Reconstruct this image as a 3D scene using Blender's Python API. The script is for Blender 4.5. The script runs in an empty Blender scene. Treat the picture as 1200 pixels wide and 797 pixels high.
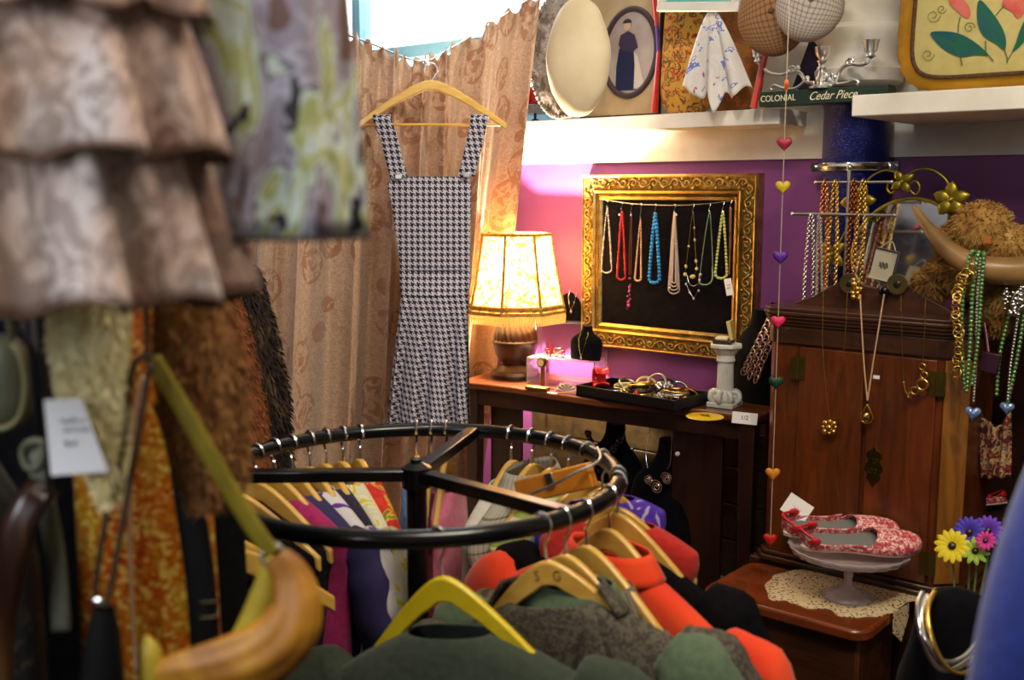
import bpy, math, random
from mathutils import Vector as V, Matrix
R = random.Random(7)
PI = math.pi
C = bpy.context.scene.collection
# ---------------------------------------------------------------- camera model
F = 1250.0
PIT = math.radians(8.03)
CP, SP = math.cos(PIT), math.sin(PIT)
H = 1.50                                   # eye height
WX, WY = 0.641, 0.7675                     # horizontal direction into the purple wall
PHI = -math.atan2(WX, WY)                  # rotation that lines x up with the wall
DW = 3.25                                  # distance of the purple wall
def ray(px, py):
    a = (px-600)/F; b = (398.5-py)/F
    return V((a, CP+b*SP, b*CP-SP))
def P(px, py, Y):
    d = ray(px, py); t = Y/d.y
    return V((d.x*t, Y, H+d.z*t))
def W(px, py, D=DW):
    d = ray(px, py); t = D/(d.x*WX+d.y*WY)
    return V((d.x*t, d.y*t, H+d.z*t))
def Z(px, py, z):
    d = ray(px, py); t = (z-H)/d.z
    return V((d.x*t, d.y*t, z))
def uw(p):                                 # wall coordinates (along, distance)
    return p.x*WY-p.y*WX, p.x*WX+p.y*WY
def fw(u, d, z):                           # back to world
    return V((u*WY+d*WX, -u*WX+d*WY, z))
def T3(p): return Matrix.Translation(V(p))
def RZ(a): return Matrix.Rotation(a, 4, 'Z')
def RX(a): return Matrix.Rotation(a, 4, 'X')
def RY(a): return Matrix.Rotation(a, 4, 'Y')
def lerp(a, b, t): return a+(b-a)*t
def interp(tab, t):
    if t <= tab[0][0]: return tab[0][1]
    for (a, b), (c, d) in zip(tab, tab[1:]):
        if t <= c: return b+(d-b)*((t-a)/(c-a))
    return tab[-1][1]
def smooth(pts, n=6, closed=False):
    pts = [V(p) for p in pts]; out = []; L = len(pts)
    rng = L if closed else L-1
    for i in range(rng):
        p1, p2 = pts[i], pts[(i+1) % L]
        p0 = pts[i-1] if (i > 0 or closed) else p1
        p3 = pts[(i+2) % L] if (i+2 < L or closed) else p2
        for k in range(n):
            t = k/n; t2 = t*t; t3 = t2*t
            out.append(0.5*((2*p1)+(-p0+p2)*t+(2*p0-5*p1+4*p2-p3)*t2+(-p0+3*p1-3*p2+p3)*t3))
    if not closed: out.append(pts[-1])
    return out
def resample(pts, step):
    out = [pts[0]]; acc = 0
    for a, b in zip(pts, pts[1:]):
        L = (b-a).length
        while acc+L >= step and L > 1e-9:
            t = (step-acc)/L; a = a.lerp(b, t); out.append(a.copy()); L = (b-a).length; acc = 0
        acc += L
    return out
# ---------------------------------------------------------------- mesh builder
class MB:
    def __init__(s, xf=None): s.v = []; s.f = []; s.mi = []; s.uv = []; s.x = xf; s.m = 0
    def add(s, vs, fs, uvs=None, x=None):
        o = len(s.v)
        for p in vs:
            p = V(p)
            if x is not None: p = x @ p
            if s.x is not None: p = s.x @ p
            s.v.append(p)
        s.uv += list(uvs) if uvs else [(0, 0)]*len(vs)
        for f in fs: s.f.append([i+o for i in f]); s.mi.append(s.m)
        return s
    def box(s, c, d, x=None):
        cx, cy, cz = c; a, b, h = d[0]/2, d[1]/2, d[2]/2
        vs = [(cx+i*a, cy+j*b, cz+k*h) for k in (-1, 1) for j in (-1, 1) for i in (-1, 1)]
        return s.add(vs, [(0, 2, 3, 1), (4, 5, 7, 6), (0, 1, 5, 4), (2, 6, 7, 3), (0, 4, 6, 2), (1, 3, 7, 5)], x=x)
    def tube(s, pts, r, n=8, closed=False, flat=1.0, x=None, up=None):
        pts = [V(p) for p in pts]; L = len(pts); vs = []; nrm = None; uvs = []; acc = 0
        for i, p in enumerate(pts):
            a = pts[i-1] if (i or closed) else p
            b = pts[(i+1) % L] if (i < L-1 or closed) else p
            t = (b-a)
            t = t.normalized() if t.length > 1e-9 else V((0, 0, 1))
            if nrm is None:
                ref = V(up) if up else (V((0, 0, 1)) if abs(t.z) < .9 else V((1, 0, 0)))
                nrm = (ref-t*ref.dot(t)).normalized()
            else:
                nrm = nrm-t*nrm.dot(t)
                nrm = nrm.normalized() if nrm.length > 1e-6 else V((0, 0, 1))
            bn = t.cross(nrm)
            rr = r[i] if isinstance(r, (list, tuple)) else r
            if i: acc += (p-pts[i-1]).length
            for k in range(n):
                q = 2*PI*k/n
                vs.append(p+nrm*(rr*math.cos(q)*flat)+bn*(rr*math.sin(q))); uvs.append((k/n, acc))
        fs = []
        for i in range(L if closed else L-1):
            j = (i+1) % L
            for k in range(n):
                m = (k+1) % n
                fs.append((i*n+k, i*n+m, j*n+m, j*n+k))
        if not closed: fs += [tuple(range(n-1, -1, -1)), tuple((L-1)*n+k for k in range(n))]
        return s.add(vs, fs, uvs, x=x)
    def lathe(s, prof, c=(0, 0, 0), n=24, x=None, rad=None, cap=True):
        vs = []; uvs = []
        for j, (r, z) in enumerate(prof):
            for k in range(n):
                q = 2*PI*k/n; f = rad(q, j/(len(prof)-1)) if rad else 1
                vs.append((c[0]+r*f*math.cos(q), c[1]+r*f*math.sin(q), c[2]+z)); uvs.append((k/n, z))
        fs = [(j*n+k, j*n+(k+1) % n, (j+1)*n+(k+1) % n, (j+1)*n+k) for j in range(len(prof)-1) for k in range(n)]
        if cap: fs += [tuple(range(n-1, -1, -1)), tuple((len(prof)-1)*n+k for k in range(n))]
        return s.add(vs, fs, uvs, x=x)
    def sphere(s, c, r, n=8, m=6, x=None):
        if not isinstance(r, (tuple, list)): r = (r, r, r)
        vs = [(c[0], c[1], c[2]-r[2])]; fs = []
        for j in range(1, m):
            a = -PI/2+PI*j/m
            for k in range(n):
                q = 2*PI*k/n
                vs.append((c[0]+r[0]*math.cos(a)*math.cos(q), c[1]+r[1]*math.cos(a)*math.sin(q), c[2]+r[2]*math.sin(a)))
        vs.append((c[0], c[1], c[2]+r[2])); e = len(vs)-1
        for k in range(n): fs.append((0, 1+(k+1) % n, 1+k))
        for j in range(m-2):
            for k in range(n): fs.append((1+j*n+k, 1+j*n+(k+1) % n, 1+(j+1)*n+(k+1) % n, 1+(j+1)*n+k))
        o = 1+(m-2)*n
        for k in range(n): fs.append((o+k, o+(k+1) % n, e))
        return s.add(vs, fs, x=x)
    def torus(s, Rr, r, x=None, n=20, m=8, c=(0, 0, 0), sc=(1, 1, 1)):
        pts = [(c[0]+Rr*sc[0]*math.cos(2*PI*k/n), c[1]+Rr*sc[1]*math.sin(2*PI*k/n), c[2]) for k in range(n)]
        return s.tube(pts, r, m, closed=True, x=x)
    def grid(s, nu, nv, fn, closeu=False, uvs=(1, 1), x=None, fuv=None):
        vs = []; uv = []
        for j in range(nv):
            for i in range(nu):
                u = i/(nu if closeu else nu-1); v = j/(nv-1)
                vs.append(fn(u, v)); uv.append(fuv(u, v) if fuv else (u*uvs[0], v*uvs[1]))
        fs = []
        for j in range(nv-1):
            for i in range(nu if closeu else nu-1):
                k = (i+1) % nu
                fs.append((j*nu+i, j*nu+k, (j+1)*nu+k, (j+1)*nu+i))
        return s.add(vs, fs, uv, x=x)
    def prism(s, poly, d, x=None, y0=0):     # outline in local xz, thickness along y
        n = len(poly)
        vs = [(a, y0-d/2, b) for a, b in poly]+[(a, y0+d/2, b) for a, b in poly]
        fs = [tuple(range(n)), tuple(range(2*n-1, n-1, -1))]+[(i, i+n, (i+1) % n+n, (i+1) % n) for i in range(n)]
        return s.add(vs, fs, x=x)
    def tufts(s, pts, L, wd, droop=.5, rnd=.5):   # little fur blades: (point, normal)
        for p, nn in pts:
            d = (nn+V((R.uniform(-rnd, rnd), R.uniform(-rnd, rnd), R.uniform(-rnd, rnd)-droop))).normalized()
            sd = d.cross(V((R.uniform(-1, 1), R.uniform(-1, 1), R.uniform(-1, 1))))
            sd = sd.normalized() if sd.length > 1e-4 else V((1, 0, 0))
            l = L*R.uniform(.6, 1.3); w = wd*R.uniform(.6, 1.3)
            b = p-nn*L*.15
            s.add([b-sd*w, b+sd*w, b+d*l*.6+sd*w*.6+V((0, 0, -l*.08)), b+d*l+V((0, 0, -l*.25)), b+d*l*.6-sd*w*.6+V((0, 0, -l*.08))], [(0, 1, 2, 3, 4)])
        return s
    def build(s, name, m, parent=None, sharp=40, bevel=0, solid=0, sub=0, origin=None):
        me = bpy.data.meshes.new(name)
        if parent is not None: inv = RM[parent].inverted(); mat4 = RM[parent]
        else:
            if origin is None: origin = s.origin()
            mat4 = T3(origin); inv = mat4.inverted()
        me.from_pydata([inv @ p for p in s.v], [], s.f)
        ul = me.uv_layers.new(name='UVMap')
        for lp in me.loops: ul.data[lp.index].uv = s.uv[lp.vertex_index]
        ms = m if isinstance(m, (list, tuple)) else [m]
        for q in ms: me.materials.append(q)
        for pl, i in zip(me.polygons, s.mi): pl.material_index = min(i, len(ms)-1); pl.use_smooth = sharp > 0
        if sharp > 0: me.set_sharp_from_angle(angle=math.radians(sharp))
        me.update()
        o = bpy.data.objects.new(name, me); C.objects.link(o)
        if parent is not None: o.parent = parent
        else: o.matrix_world = mat4
        RM[o] = mat4
        if bevel:
            b = o.modifiers.new('Bevel', 'BEVEL'); b.width = bevel; b.segments = 2; b.limit_method = 'ANGLE'; b.angle_limit = math.radians(50)
        if solid:
            b = o.modifiers.new('Solidify', 'SOLIDIFY'); b.thickness = solid; b.offset = 0
        if sub:
            b = o.modifiers.new('Subdivision', 'SUBSURF'); b.levels = sub; b.render_levels = sub
        return o
    def origin(s):
        a = [min(p[i] for p in s.v) for i in range(3)]; b = [max(p[i] for p in s.v) for i in range(3)]
        return V(((a[0]+b[0])/2, (a[1]+b[1])/2, a[2]))
RM = {}
def tag(o, label, cat=None, group=None):
    if label: o['label'] = label
    if cat: o['category'] = cat
    if group: o['group'] = group
    return o
def thing(name, label, cat, loc=(0, 0, 0), rz=0, group=None):
    o = bpy.data.objects.new(name, None); C.objects.link(o); o.empty_display_size = .05
    RM[o] = T3(loc) @ RZ(rz); o.matrix_world = RM[o]
    return tag(o, label, cat, group)
def struct(name, mb, m, **k):
    o = mb.build(name, m, **k); o['kind'] = 'structure'; return o
def dup(root, mat4, label, group=None):
    r = root.copy(); C.objects.link(r); r.matrix_world = mat4; r['label'] = label; RM[r] = mat4
    if group: r['group'] = group
    for ch in root.children:
        c = ch.copy(); C.objects.link(c); c.parent = r; RM[c] = mat4
        for g in ch.children:
            d = g.copy(); C.objects.link(d); d.parent = c; RM[d] = mat4
    return r
def text(s, size, x, ext=.0006, shear=0.0, name='lettering', m=None, parent=None, align='CENTER', sx=1.0):
    cu = bpy.data.curves.new('lettering', 'FONT'); cu.body = s; cu.size = size; cu.extrude = ext
    cu.align_x = align; cu.align_y = 'CENTER'; cu.shear = shear
    o = bpy.data.objects.new('lettering', cu); C.objects.link(o)
    dg = bpy.context.evaluated_depsgraph_get()
    me = bpy.data.meshes.new_from_object(o.evaluated_get(dg))
    mb = MB(); mb.add([(p.co.x*sx, p.co.y, p.co.z) for p in me.vertices], [tuple(f.vertices) for f in me.polygons], x=x)
    bpy.data.objects.remove(o); bpy.data.curves.remove(cu); bpy.data.meshes.remove(me)
    return mb.build(name, m, parent, sharp=0)
# ---------------------------------------------------------------- materials
def hx(h):
    c = [int(h[i:i+2], 16)/255 for i in (0, 2, 4)]
    return tuple(((v+.055)/1.055)**2.4 if v > .04045 else v/12.92 for v in c)+(1,)
class NT:
    def __init__(s, name):
        s.m = bpy.data.materials.new(name); s.m.use_nodes = True; s.t = s.m.node_tree
        s.b = s.t.nodes['Principled BSDF']
    def n(s, typ, **k):
        o = s.t.nodes.new(typ)
        for a, b in k.items():
            if a.startswith('_'): o.inputs[a[1:].replace('_', ' ')].default_value = b
            else: setattr(o, a, b)
        return o
    def l(s, a, b): s.t.links.new(a, b)
    def ma(s, op, a, b=None, c=None):
        o = s.n('ShaderNodeMath', operation=op)
        for i, q in enumerate((a, b, c)):
            if q is None: continue
            if isinstance(q, (int, float)): o.inputs[i].default_value = q
            else: s.l(q, o.inputs[i])
        return o.outputs[0]
    def coord(s, kind='Object', sc=(1, 1, 1)):
        tc = s.n('ShaderNodeTexCoord'); mp = s.n('ShaderNodeMapping'); mp.inputs['Scale'].default_value = sc
        s.l(tc.outputs[kind], mp.inputs[0]); return mp.outputs[0]
    def ramp(s, fac, stops, interp='LINEAR'):
        r = s.n('ShaderNodeValToRGB'); r.color_ramp.interpolation = interp
        e = r.color_ramp.elements
        while len(e) < len(stops): e.new(.5)
        for el, (p, c) in zip(e, stops): el.position = p; el.color = hx(c) if isinstance(c, str) else c
        s.l(fac, r.inputs[0]); return r.outputs[0]
    def noise(s, co, sc, det=4, dist=0, rough=.5):
        o = s.n('ShaderNodeTexNoise'); o.inputs['Scale'].default_value = sc; o.inputs['Detail'].default_value = det
        o.inputs['Distortion'].default_value = dist; o.inputs['Roughness'].default_value = rough
        s.l(co, o.inputs['Vector']); return o
    def vor(s, co, sc, feat='F1'):
        o = s.n('ShaderNodeTexVoronoi', feature=feat); o.inputs['Scale'].default_value = sc; s.l(co, o.inputs['Vector']); return o
    def bump(s, h, st, dist=.01):
        o = s.n('ShaderNodeBump'); o.inputs['Strength'].default_value = st; o.inputs['Distance'].default_value = dist
        s.l(h, o.inputs['Height']); s.l(o.outputs[0], s.b.inputs['Normal'])
    def mix(s, f, a, b, mode='MIX'):
        o = s.n('ShaderNodeMix', data_type='RGBA', blend_type=mode)
        for i, q in ((0, f), (6, a), (7, b)):
            if isinstance(q, (int, float)): o.inputs[i].default_value = q
            elif isinstance(q, str): o.inputs[i].default_value = hx(q)
            elif isinstance(q, tuple): o.inputs[i].default_value = q
            else: s.l(q, o.inputs[i])
        return o.outputs[2]
    def col(s, c): s.l(c, s.b.inputs['Base Color'])
def mk(name, c, r=.5, me=0, c2=None, sc=20, det=4, dist=0, lo=.35, hi=.65, bump=0, bsc=None, st=(1, 1, 1), co='Object', sheen=0, trans=0, ior=1.45, spec=None, emit=0, coat=0, alpha=1):
    t = NT(name); b = t.b
    b.inputs['Base Color'].default_value = hx(c); b.inputs['Roughness'].default_value = r; b.inputs['Metallic'].default_value = me
    b.inputs['Sheen Weight'].default_value = sheen; b.inputs['Transmission Weight'].default_value = trans; b.inputs['IOR'].default_value = ior
    b.inputs['Coat Weight'].default_value = coat; b.inputs['Alpha'].default_value = alpha
    if spec is not None: b.inputs['Specular IOR Level'].default_value = spec
    if c2 or bump:
        cc = t.coord(co, st); nz = t.noise(cc, sc, det, dist)
        if c2: t.col(t.ramp(nz.outputs['Fac'], [(lo, c), (hi, c2)]))
        if bump:
            bn = t.noise(cc, bsc, 3) if bsc else nz
            t.bump(bn.outputs['Fac'], bump)
    else:
        cc = t.coord(co, st); nz = t.noise(cc, sc, 2)
        t.l(t.ma('MULTIPLY_ADD', nz.outputs['Fac'], .16, max(0, r-.08)), b.inputs['Roughness'])
    if emit: b.inputs['Emission Color'].default_value = hx(c); b.inputs['Emission Strength'].default_value = emit
    return t.m
def wood(name, a, b, sc=1, r=.4, ax='X', coat=0, c=None):
    t = NT(name); st = {'X': (2, 14, 14), 'Y': (14, 2, 14), 'Z': (14, 14, 2)}[ax]
    cc = t.coord('Object', tuple(q*sc for q in st)); nz = t.noise(cc, 1.6, 6, 1.5, .6)
    stops = [(.3, a), (.7, b)] if not c else [(.25, a), (.55, b), (.8, c)]
    t.col(t.ramp(nz.outputs['Fac'], stops)); t.b.inputs['Roughness'].default_value = r; t.b.inputs['Coat Weight'].default_value = coat
    t.bump(nz.outputs['Fac'], .08); return t.m
def metal(name, c, r=.25, bump=0, bsc=60): return mk(name, c, r, 1, bump=bump, bsc=bsc)
def houndstooth(name, a, b, per):
    t = NT(name); tc = t.n('ShaderNodeTexCoord'); sp = t.n('ShaderNodeSeparateXYZ'); t.l(tc.outputs['UV'], sp.inputs[0])
    i = t.ma('FLOOR', t.ma('MULTIPLY_ADD', sp.outputs[0], 8/per, 800)); j = t.ma('FLOOR', t.ma('MULTIPLY_ADD', sp.outputs[1], 8/per, 800))
    top = t.ma('LESS_THAN', t.ma('MODULO', t.ma('ADD', i, j), 4), 2)
    wa = t.ma('LESS_THAN', t.ma('MODULO', i, 8), 4); we = t.ma('LESS_THAN', t.ma('MODULO', j, 8), 4)
    d = t.ma('ADD', t.ma('MULTIPLY', top, wa), t.ma('MULTIPLY', t.ma('SUBTRACT', 1, top), we))
    t.col(t.mix(d, a, b)); t.b.inputs['Roughness'].default_value = .85
    return t.m
def checks(name, base, line, per, wd=.12, line2=None):
    t = NT(name); tc = t.n('ShaderNodeTexCoord'); sp = t.n('ShaderNodeSeparateXYZ'); t.l(tc.outputs['UV'], sp.inputs[0])
    f = [t.ma('LESS_THAN', t.ma('MODULO', t.ma('MULTIPLY_ADD', sp.outputs[k], 1/per, 100), 1), wd) for k in (0, 1)]
    t.col(t.mix(t.ma('MULTIPLY', t.ma('ADD', f[0], f[1]), .6), base, line)); t.b.inputs['Roughness'].default_value = .9
    return t.m
def stripes(name, a, b, per, wd=.4, axis=1):
    t = NT(name); tc = t.n('ShaderNodeTexCoord'); sp = t.n('ShaderNodeSeparateXYZ'); t.l(tc.outputs['UV'], sp.inputs[0])
    f = t.ma('LESS_THAN', t.ma('MODULO', t.ma('MULTIPLY_ADD', sp.outputs[axis], 1/per, 100), 1), wd)
    t.col(t.mix(f, a, b)); t.b.inputs['Roughness'].default_value = .85
    return t.m
def blotch(name, stops, sc, st=(1, 1, 1), dist=1.0, r=.8, co='Object', bump=0, const=True, metal_=0):
    t = NT(name); cc = t.coord(co, st); nz = t.noise(cc, sc, 3, dist, .55)
    t.col(t.ramp(nz.outputs['Fac'], stops, 'CONSTANT' if const else 'LINEAR')); t.b.inputs['Roughness'].default_value = r
    t.b.inputs['Metallic'].default_value = metal_
    if bump: t.bump(nz.outputs['Fac'], bump)
    return t.m
M = {}
M['white_paint'] = mk('white_paint', 'e6e2d8', .45, c2='d2cdc0', sc=6)
M['white_card'] = mk('white_card', 'f0eeee', .7)
M['ink'] = mk('ink', '23232e', .6)
M['black_plastic'] = mk('black_plastic', '0c0c0e', .4)
M['black_metal'] = mk('black_metal', '08080a', .24, spec=.5)
M['chrome'] = metal('chrome', 'f2f2f4', .2)
M['silver'] = metal('silver', 'cfcfcc', .2)
M['dull_silver'] = metal('dull_silver', 'b9b7b0', .35)
M['gold'] = metal('gold', 'd6b05a', .27)
M['brass'] = metal('brass', '8a7434', .4)
M['rose_gold'] = metal('rose_gold', 'd08a5a', .28)
M['copper'] = metal('copper', '9c5a34', .3)
M['hanger_wood'] = wood('hanger_wood', 'c9983c', 'deb45a', 1, .35, 'X', .3)
M['velvet'] = mk('black_velvet', '050406', .95, spec=.12, sheen=.03, c2='0c0a10', sc=30)
M['string'] = mk('string', 'c9b79a', .8)
M['glass'] = mk('clear_glass', 'ffffff', .03, trans=1, ior=1.45)
M['acrylic'] = mk('clear_acrylic', 'f6f0f6', .08, trans=.88, ior=1.25)
M['gem'] = mk('clear_crystal', 'ffffff', .03, trans=.9, ior=1.7)
# ================================================================ SETTING
sc = bpy.context.scene
cam = bpy.data.objects.new('camera', bpy.data.cameras.new('camera')); C.objects.link(cam)
cam.location = (0, 0, H); cam.rotation_euler = (PI/2-PIT, 0, 0)
cam.data.sensor_width = 36; cam.data.lens = 37.5; cam.data.clip_start = .05
cam.data.dof.use_dof = True; cam.data.dof.focus_distance = 3.2; cam.data.dof.aperture_fstop = 3.0
sc.camera = cam
sc.view_settings.view_transform = 'Standard'; sc.view_settings.look = 'None'; sc.view_settings.exposure = .18
w = bpy.data.worlds.new('World'); sc.world = w; w.use_nodes = True
w.node_tree.nodes['Background'].inputs[0].default_value = (.86, .94, 1, 1); w.node_tree.nodes['Background'].inputs[1].default_value = 5.5
def light(name, kind, loc, to, energy, col, **k):
    d = bpy.data.lights.new(name, kind); d.energy = energy; d.color = col
    for a, b in k.items(): setattr(d, a, b)
    o = bpy.data.objects.new(name, d); C.objects.link(o); o.location = loc
    o.rotation_euler = (V(to)-V(loc)).to_track_quat('-Z', 'Y').to_euler(); return o
light('added_fill', 'AREA', (.35, 1.0, 2.66), (.35, 1.5, 0), 30, (1, .88, .72), shape='DISK', size=.9)  # added warm room fill, no fixture in view
light('added_spot', 'SPOT', (1.25, 1.35, 2.62), (1.1, 2.75, 1.25), 52, (1, .83, .6), spot_size=math.radians(62), spot_blend=.6, shadow_soft_size=.06)  # added unseen spot warming the cupboard and fur hat
light('added_spot', 'SPOT', (.2, 2.0, 2.62), (.45, 3.7, 1.75), 36, (1, .9, .76), spot_size=math.radians(66), spot_blend=.7, shadow_soft_size=.06)  # added unseen spot brightening the upper shelf and hats
light('added_spot', 'SPOT', (.75, 1.75, 2.64), (-.35, 3.4, 1.35), 62, (1, .9, .76), spot_size=math.radians(52), spot_blend=.7, shadow_soft_size=.08)  # added unseen spot from the right, gives the dress and curtain folds shading
light('added_spot', 'SPOT', (.55, .9, 2.64), (.2, 1.8, .9), 26, (1, .93, .72), spot_size=math.radians(48), spot_blend=.7, shadow_soft_size=.08)  # added unseen spot over the round rack
light('added_spot', 'SPOT', (-.35, 1.75, 2.64), (-.62, 2.6, 1.25), 30, (1, .88, .7), spot_size=math.radians(50), spot_blend=.8, shadow_soft_size=.08)  # added unseen spot to brighten the dark coats at back left
light('shop_window_daylight', 'AREA', (-1.2, .05, 1.95), (-.45, .9, 1.62), 22, (.86, .92, 1), shape='RECTANGLE', size=.7, size_y=.9)
light('upper_window_daylight', 'AREA', fw(-3.1, 3.1, 2.35), fw(-2.6, 1.5, 1.9), 14, (.85, .93, 1), shape='RECTANGLE', size=1.2, size_y=.7)

M['purple'] = mk('purple_paint', '7c4079', .5, c2='733a70', sc=5, bump=.02, bsc=90)
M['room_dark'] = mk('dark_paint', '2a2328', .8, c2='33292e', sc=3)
M['ceiling'] = mk('ceiling_paint', 'efece6', .7, c2='e6e2da', sc=3)
M['floor'] = wood('floor_boards', '241409', '3b2414', .8, .5, 'Y')
M['plank'] = wood('plank_panel', '2a2010', '4c3a1a', 1.0, .5, 'X')
M['blue_frame'] = mk('pale_blue_paint', '8fd0ee', .45, c2='a0daf4', sc=8)
XF = RZ(PHI)
def wbox(mb, u0, u1, d0, d1, z0, z1):
    mb.box(((u0+u1)/2, (d0+d1)/2, (z0+z1)/2), (u1-u0, d1-d0, z1-z0), x=XF); return mb
UL, UR, US = -4.79, 1.215, -2.50
mb = wbox(MB(), UL, UR, DW, DW+.12, 0, 1.597); struct('wall_back', mb, M['purple'], sharp=0)
mb = wbox(MB(), US, UR, DW, DW+.12, 1.74, 2.8); struct('wall_back_upper', mb, M['white_paint'], sharp=0)
mb = wbox(MB(), UL, UR, DW-.012, DW+.12, 1.597, 1.74); struct('trim_1', mb, M['white_paint'], sharp=0)
mb = MB()
for k in range(4): wbox(mb, -2.60, UR, DW-.016, DW-.001, .16+.13*k+.004, .16+.13*(k+1))
struct('trim_2', mb, M['plank'], bevel=.003)
struct('baseboard_back', wbox(MB(), UL, UR, DW-.02, DW, 0, .15), M['white_paint'], sharp=0)
struct('floor', MB().box((.7, 2.1, -.05), (5.6, 8.2, .1)), M['floor'], sharp=0)
struct('ceiling', MB().box((.7, 2.1, 2.85), (5.6, 8.2, .1)), M['ceiling'], sharp=0)
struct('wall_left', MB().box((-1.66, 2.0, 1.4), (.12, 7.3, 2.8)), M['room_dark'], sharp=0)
struct('wall_right', MB().box((3.05, .05, 1.4), (.12, 3.5, 2.8)), M['white_paint'], sharp=0)
struct('wall_front', MB().box((.7, -1.66, 1.4), (4.8, .12, 2.8)), M['white_paint'], sharp=0)
mb = MB()
for z0, z1 in ((1.74, 1.80), (2.05, 2.10), (2.72, 2.8)): wbox(mb, UL, US, DW+.01, DW+.09, z0, z1)
for u in (UL+.03, -3.62, US-.03): wbox(mb, u-.025, u+.025, DW+.015, DW+.085, 1.74, 2.8)
win = struct('window_1', mb, M['blue_frame'], sharp=0)
pane = wbox(MB(), UL+.03, US-.03, DW+.045, DW+.049, 1.78, 2.75).build('pane', M['glass'], win, sharp=0)
# white shelves on the wall
mb = wbox(MB(), -2.75, -1.49, 3.05, DW, 1.697, 1.745); o = struct('trim_3', mb, M['white_paint'], bevel=.003)
mb = wbox(MB(), -1.15, .6, 2.77, DW, 1.690, 1.745); o = struct('trim_4', mb, M['white_paint'], bevel=.003)
# round column with cast capital
M['glitter_blue'] = mk('glitter_blue', '0a0f5a', .3, .35, c2='2a3fb0', sc=160, lo=.55, hi=.75, bump=.5, bsc=220)
pc = fw(uw(W(1002, 190, 3.18))[0], 3.18, 0)
pil = thing('round_column', 'round glittery blue iron column with white moulded capital rising behind the cabinet', 'column', pc, PHI)
x = RM[pil]
MB(x).lathe([(.097, 0), (.097, 1.74), (.104, 1.76), (.104, 1.80)], n=32).build('shaft', M['glitter_blue'], pil)
MB(x).lathe([(.105, 1.80), (.125, 1.815), (.13, 1.85), (.115, 1.87), (.112, 1.90), (.125, 1.93), (.14, 1.95), (.14, 1.965), (.12, 1.98), (.12, 2.02), (.15, 2.06), (.155, 2.12), (.13, 2.14), (.13, 2.8)], n=32).build('capital', M['white_paint'], pil)
mb = MB(x).torus(.101, .011, x=T3((0, 0, 1.568)), n=32)
mb.lathe([(.099, 1.556), (.106, 1.556), (.106, 1.58), (.099, 1.58)], n=32)
for sx in (-1, 1):
    mb.box((sx*.118, 0, 1.568), (.034, .02, .028)); mb.tube([(sx*.125, -.022, 1.568), (sx*.125, .022, 1.568)], .008)
mb.build('clamp_band', M['silver'], pil)

# ================================================================ CURTAIN
def curtain_mat():
    t = NT('damask'); uv = t.coord('UV'); 
    big = t.vor(uv, 6.5, 'F1'); nz = t.noise(uv, 16, 3, 1.6)
    a = t.ma('ADD', t.ma('MULTIPLY', big.outputs['Distance'], 1.0), t.ma('MULTIPLY', nz.outputs['Fac'], .75))
    ring = t.ma('SINE', t.ma('MULTIPLY', a, 17))
    mask = t.ma('MULTIPLY', t.ma('LESS_THAN', big.outputs['Distance'], .47), t.ma('GREATER_THAN', ring, -.1))
    fine = t.noise(uv, 60, 2, 2)
    c = t.mix(t.ma('MULTIPLY', mask, .7), t.ramp(fine.outputs['Fac'], [(.35, 'cbab90'), (.65, 'ead0b4')]), 'b87c56')
    t.col(c); t.b.inputs['Roughness'].default_value = .55; t.b.inputs['Sheen Weight'].default_value = .3
    t.bump(t.ma('ADD', t.ma('MULTIPLY', mask, .5), fine.outputs['Fac']), .25, .004)
    tr = t.n('ShaderNodeBsdfTranslucent'); mx = t.n('ShaderNodeMixShader'); mx.inputs[0].default_value = .28; t.l(c, tr.inputs[0])
    t.l(t.b.outputs[0], mx.inputs[1]); t.l(tr.outputs[0], mx.inputs[2]); t.l(mx.outputs[0], t.t.nodes['Material Output'].inputs[0])
    return t.m
M['damask'] = curtain_mat()
top = [(0, P(262, 8, 3.05)), (.2, P(345, 22, 3.15)), (.42, P(425, 49, 3.35)), (.58, P(490, 73, 3.45)), (.68, P(520, 62, 3.47)), (.8, P(560, 38, 3.5)), (1, P(632, -8, 3.55))]
bot = [(0, P(262, 520, 3.1)), (.25, P(340, 500, 3.3)), (.5, P(440, 480, 3.72)), (.75, P(515, 455, 4.0)), (1, P(574, 440, 4.1))]
def itv(tab, t): return V([interp([(a, b[k]) for a, b in tab], t) for k in range(3)])
def cur(u, v):
    a = itv(top, u); b = itv(bot, u); b2 = a+(b-a)*((a.z-.02)/(a.z-b.z))
    p = a.lerp(V((b2.x, b2.y, .02)), v)
    if v > .55: p = a.lerp(V((b2.x, b2.y, .02)), v)
    ph = 2*PI*(u*8.5+.30*math.sin(u*11)); amp = .070*min(1, .30+v*2.2)
    g = math.sin(ph)+.35*math.sin(2*ph+1)+.12*math.sin(5*ph)
    p = p+V((.35, -1, 0)).normalized()*(amp*g)+V((.022*math.cos(ph+.4)*min(1, .3+v*2), 0, 0))
    hd = max(0, 1-v/.045)
    p += V((.004*math.cos(ph*4), -.016*math.sin(ph*4+1.5*math.sin(ph)), .016*math.sin(ph*2.7)))*hd
    return p
mb = MB().grid(300, 90, cur, uvs=(2.6, 2.4))
cu = mb.build('curtain', M['damask'], solid=.002, sharp=180)
tag(cu, 'long pink and beige damask curtain gathered on a sagging wire behind the dress', 'curtain')
MB().tube(smooth([q+V((0, 0, .004)) for _, q in top], 6), .003, 6).build('wire', M['dull_silver'], cu)

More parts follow.
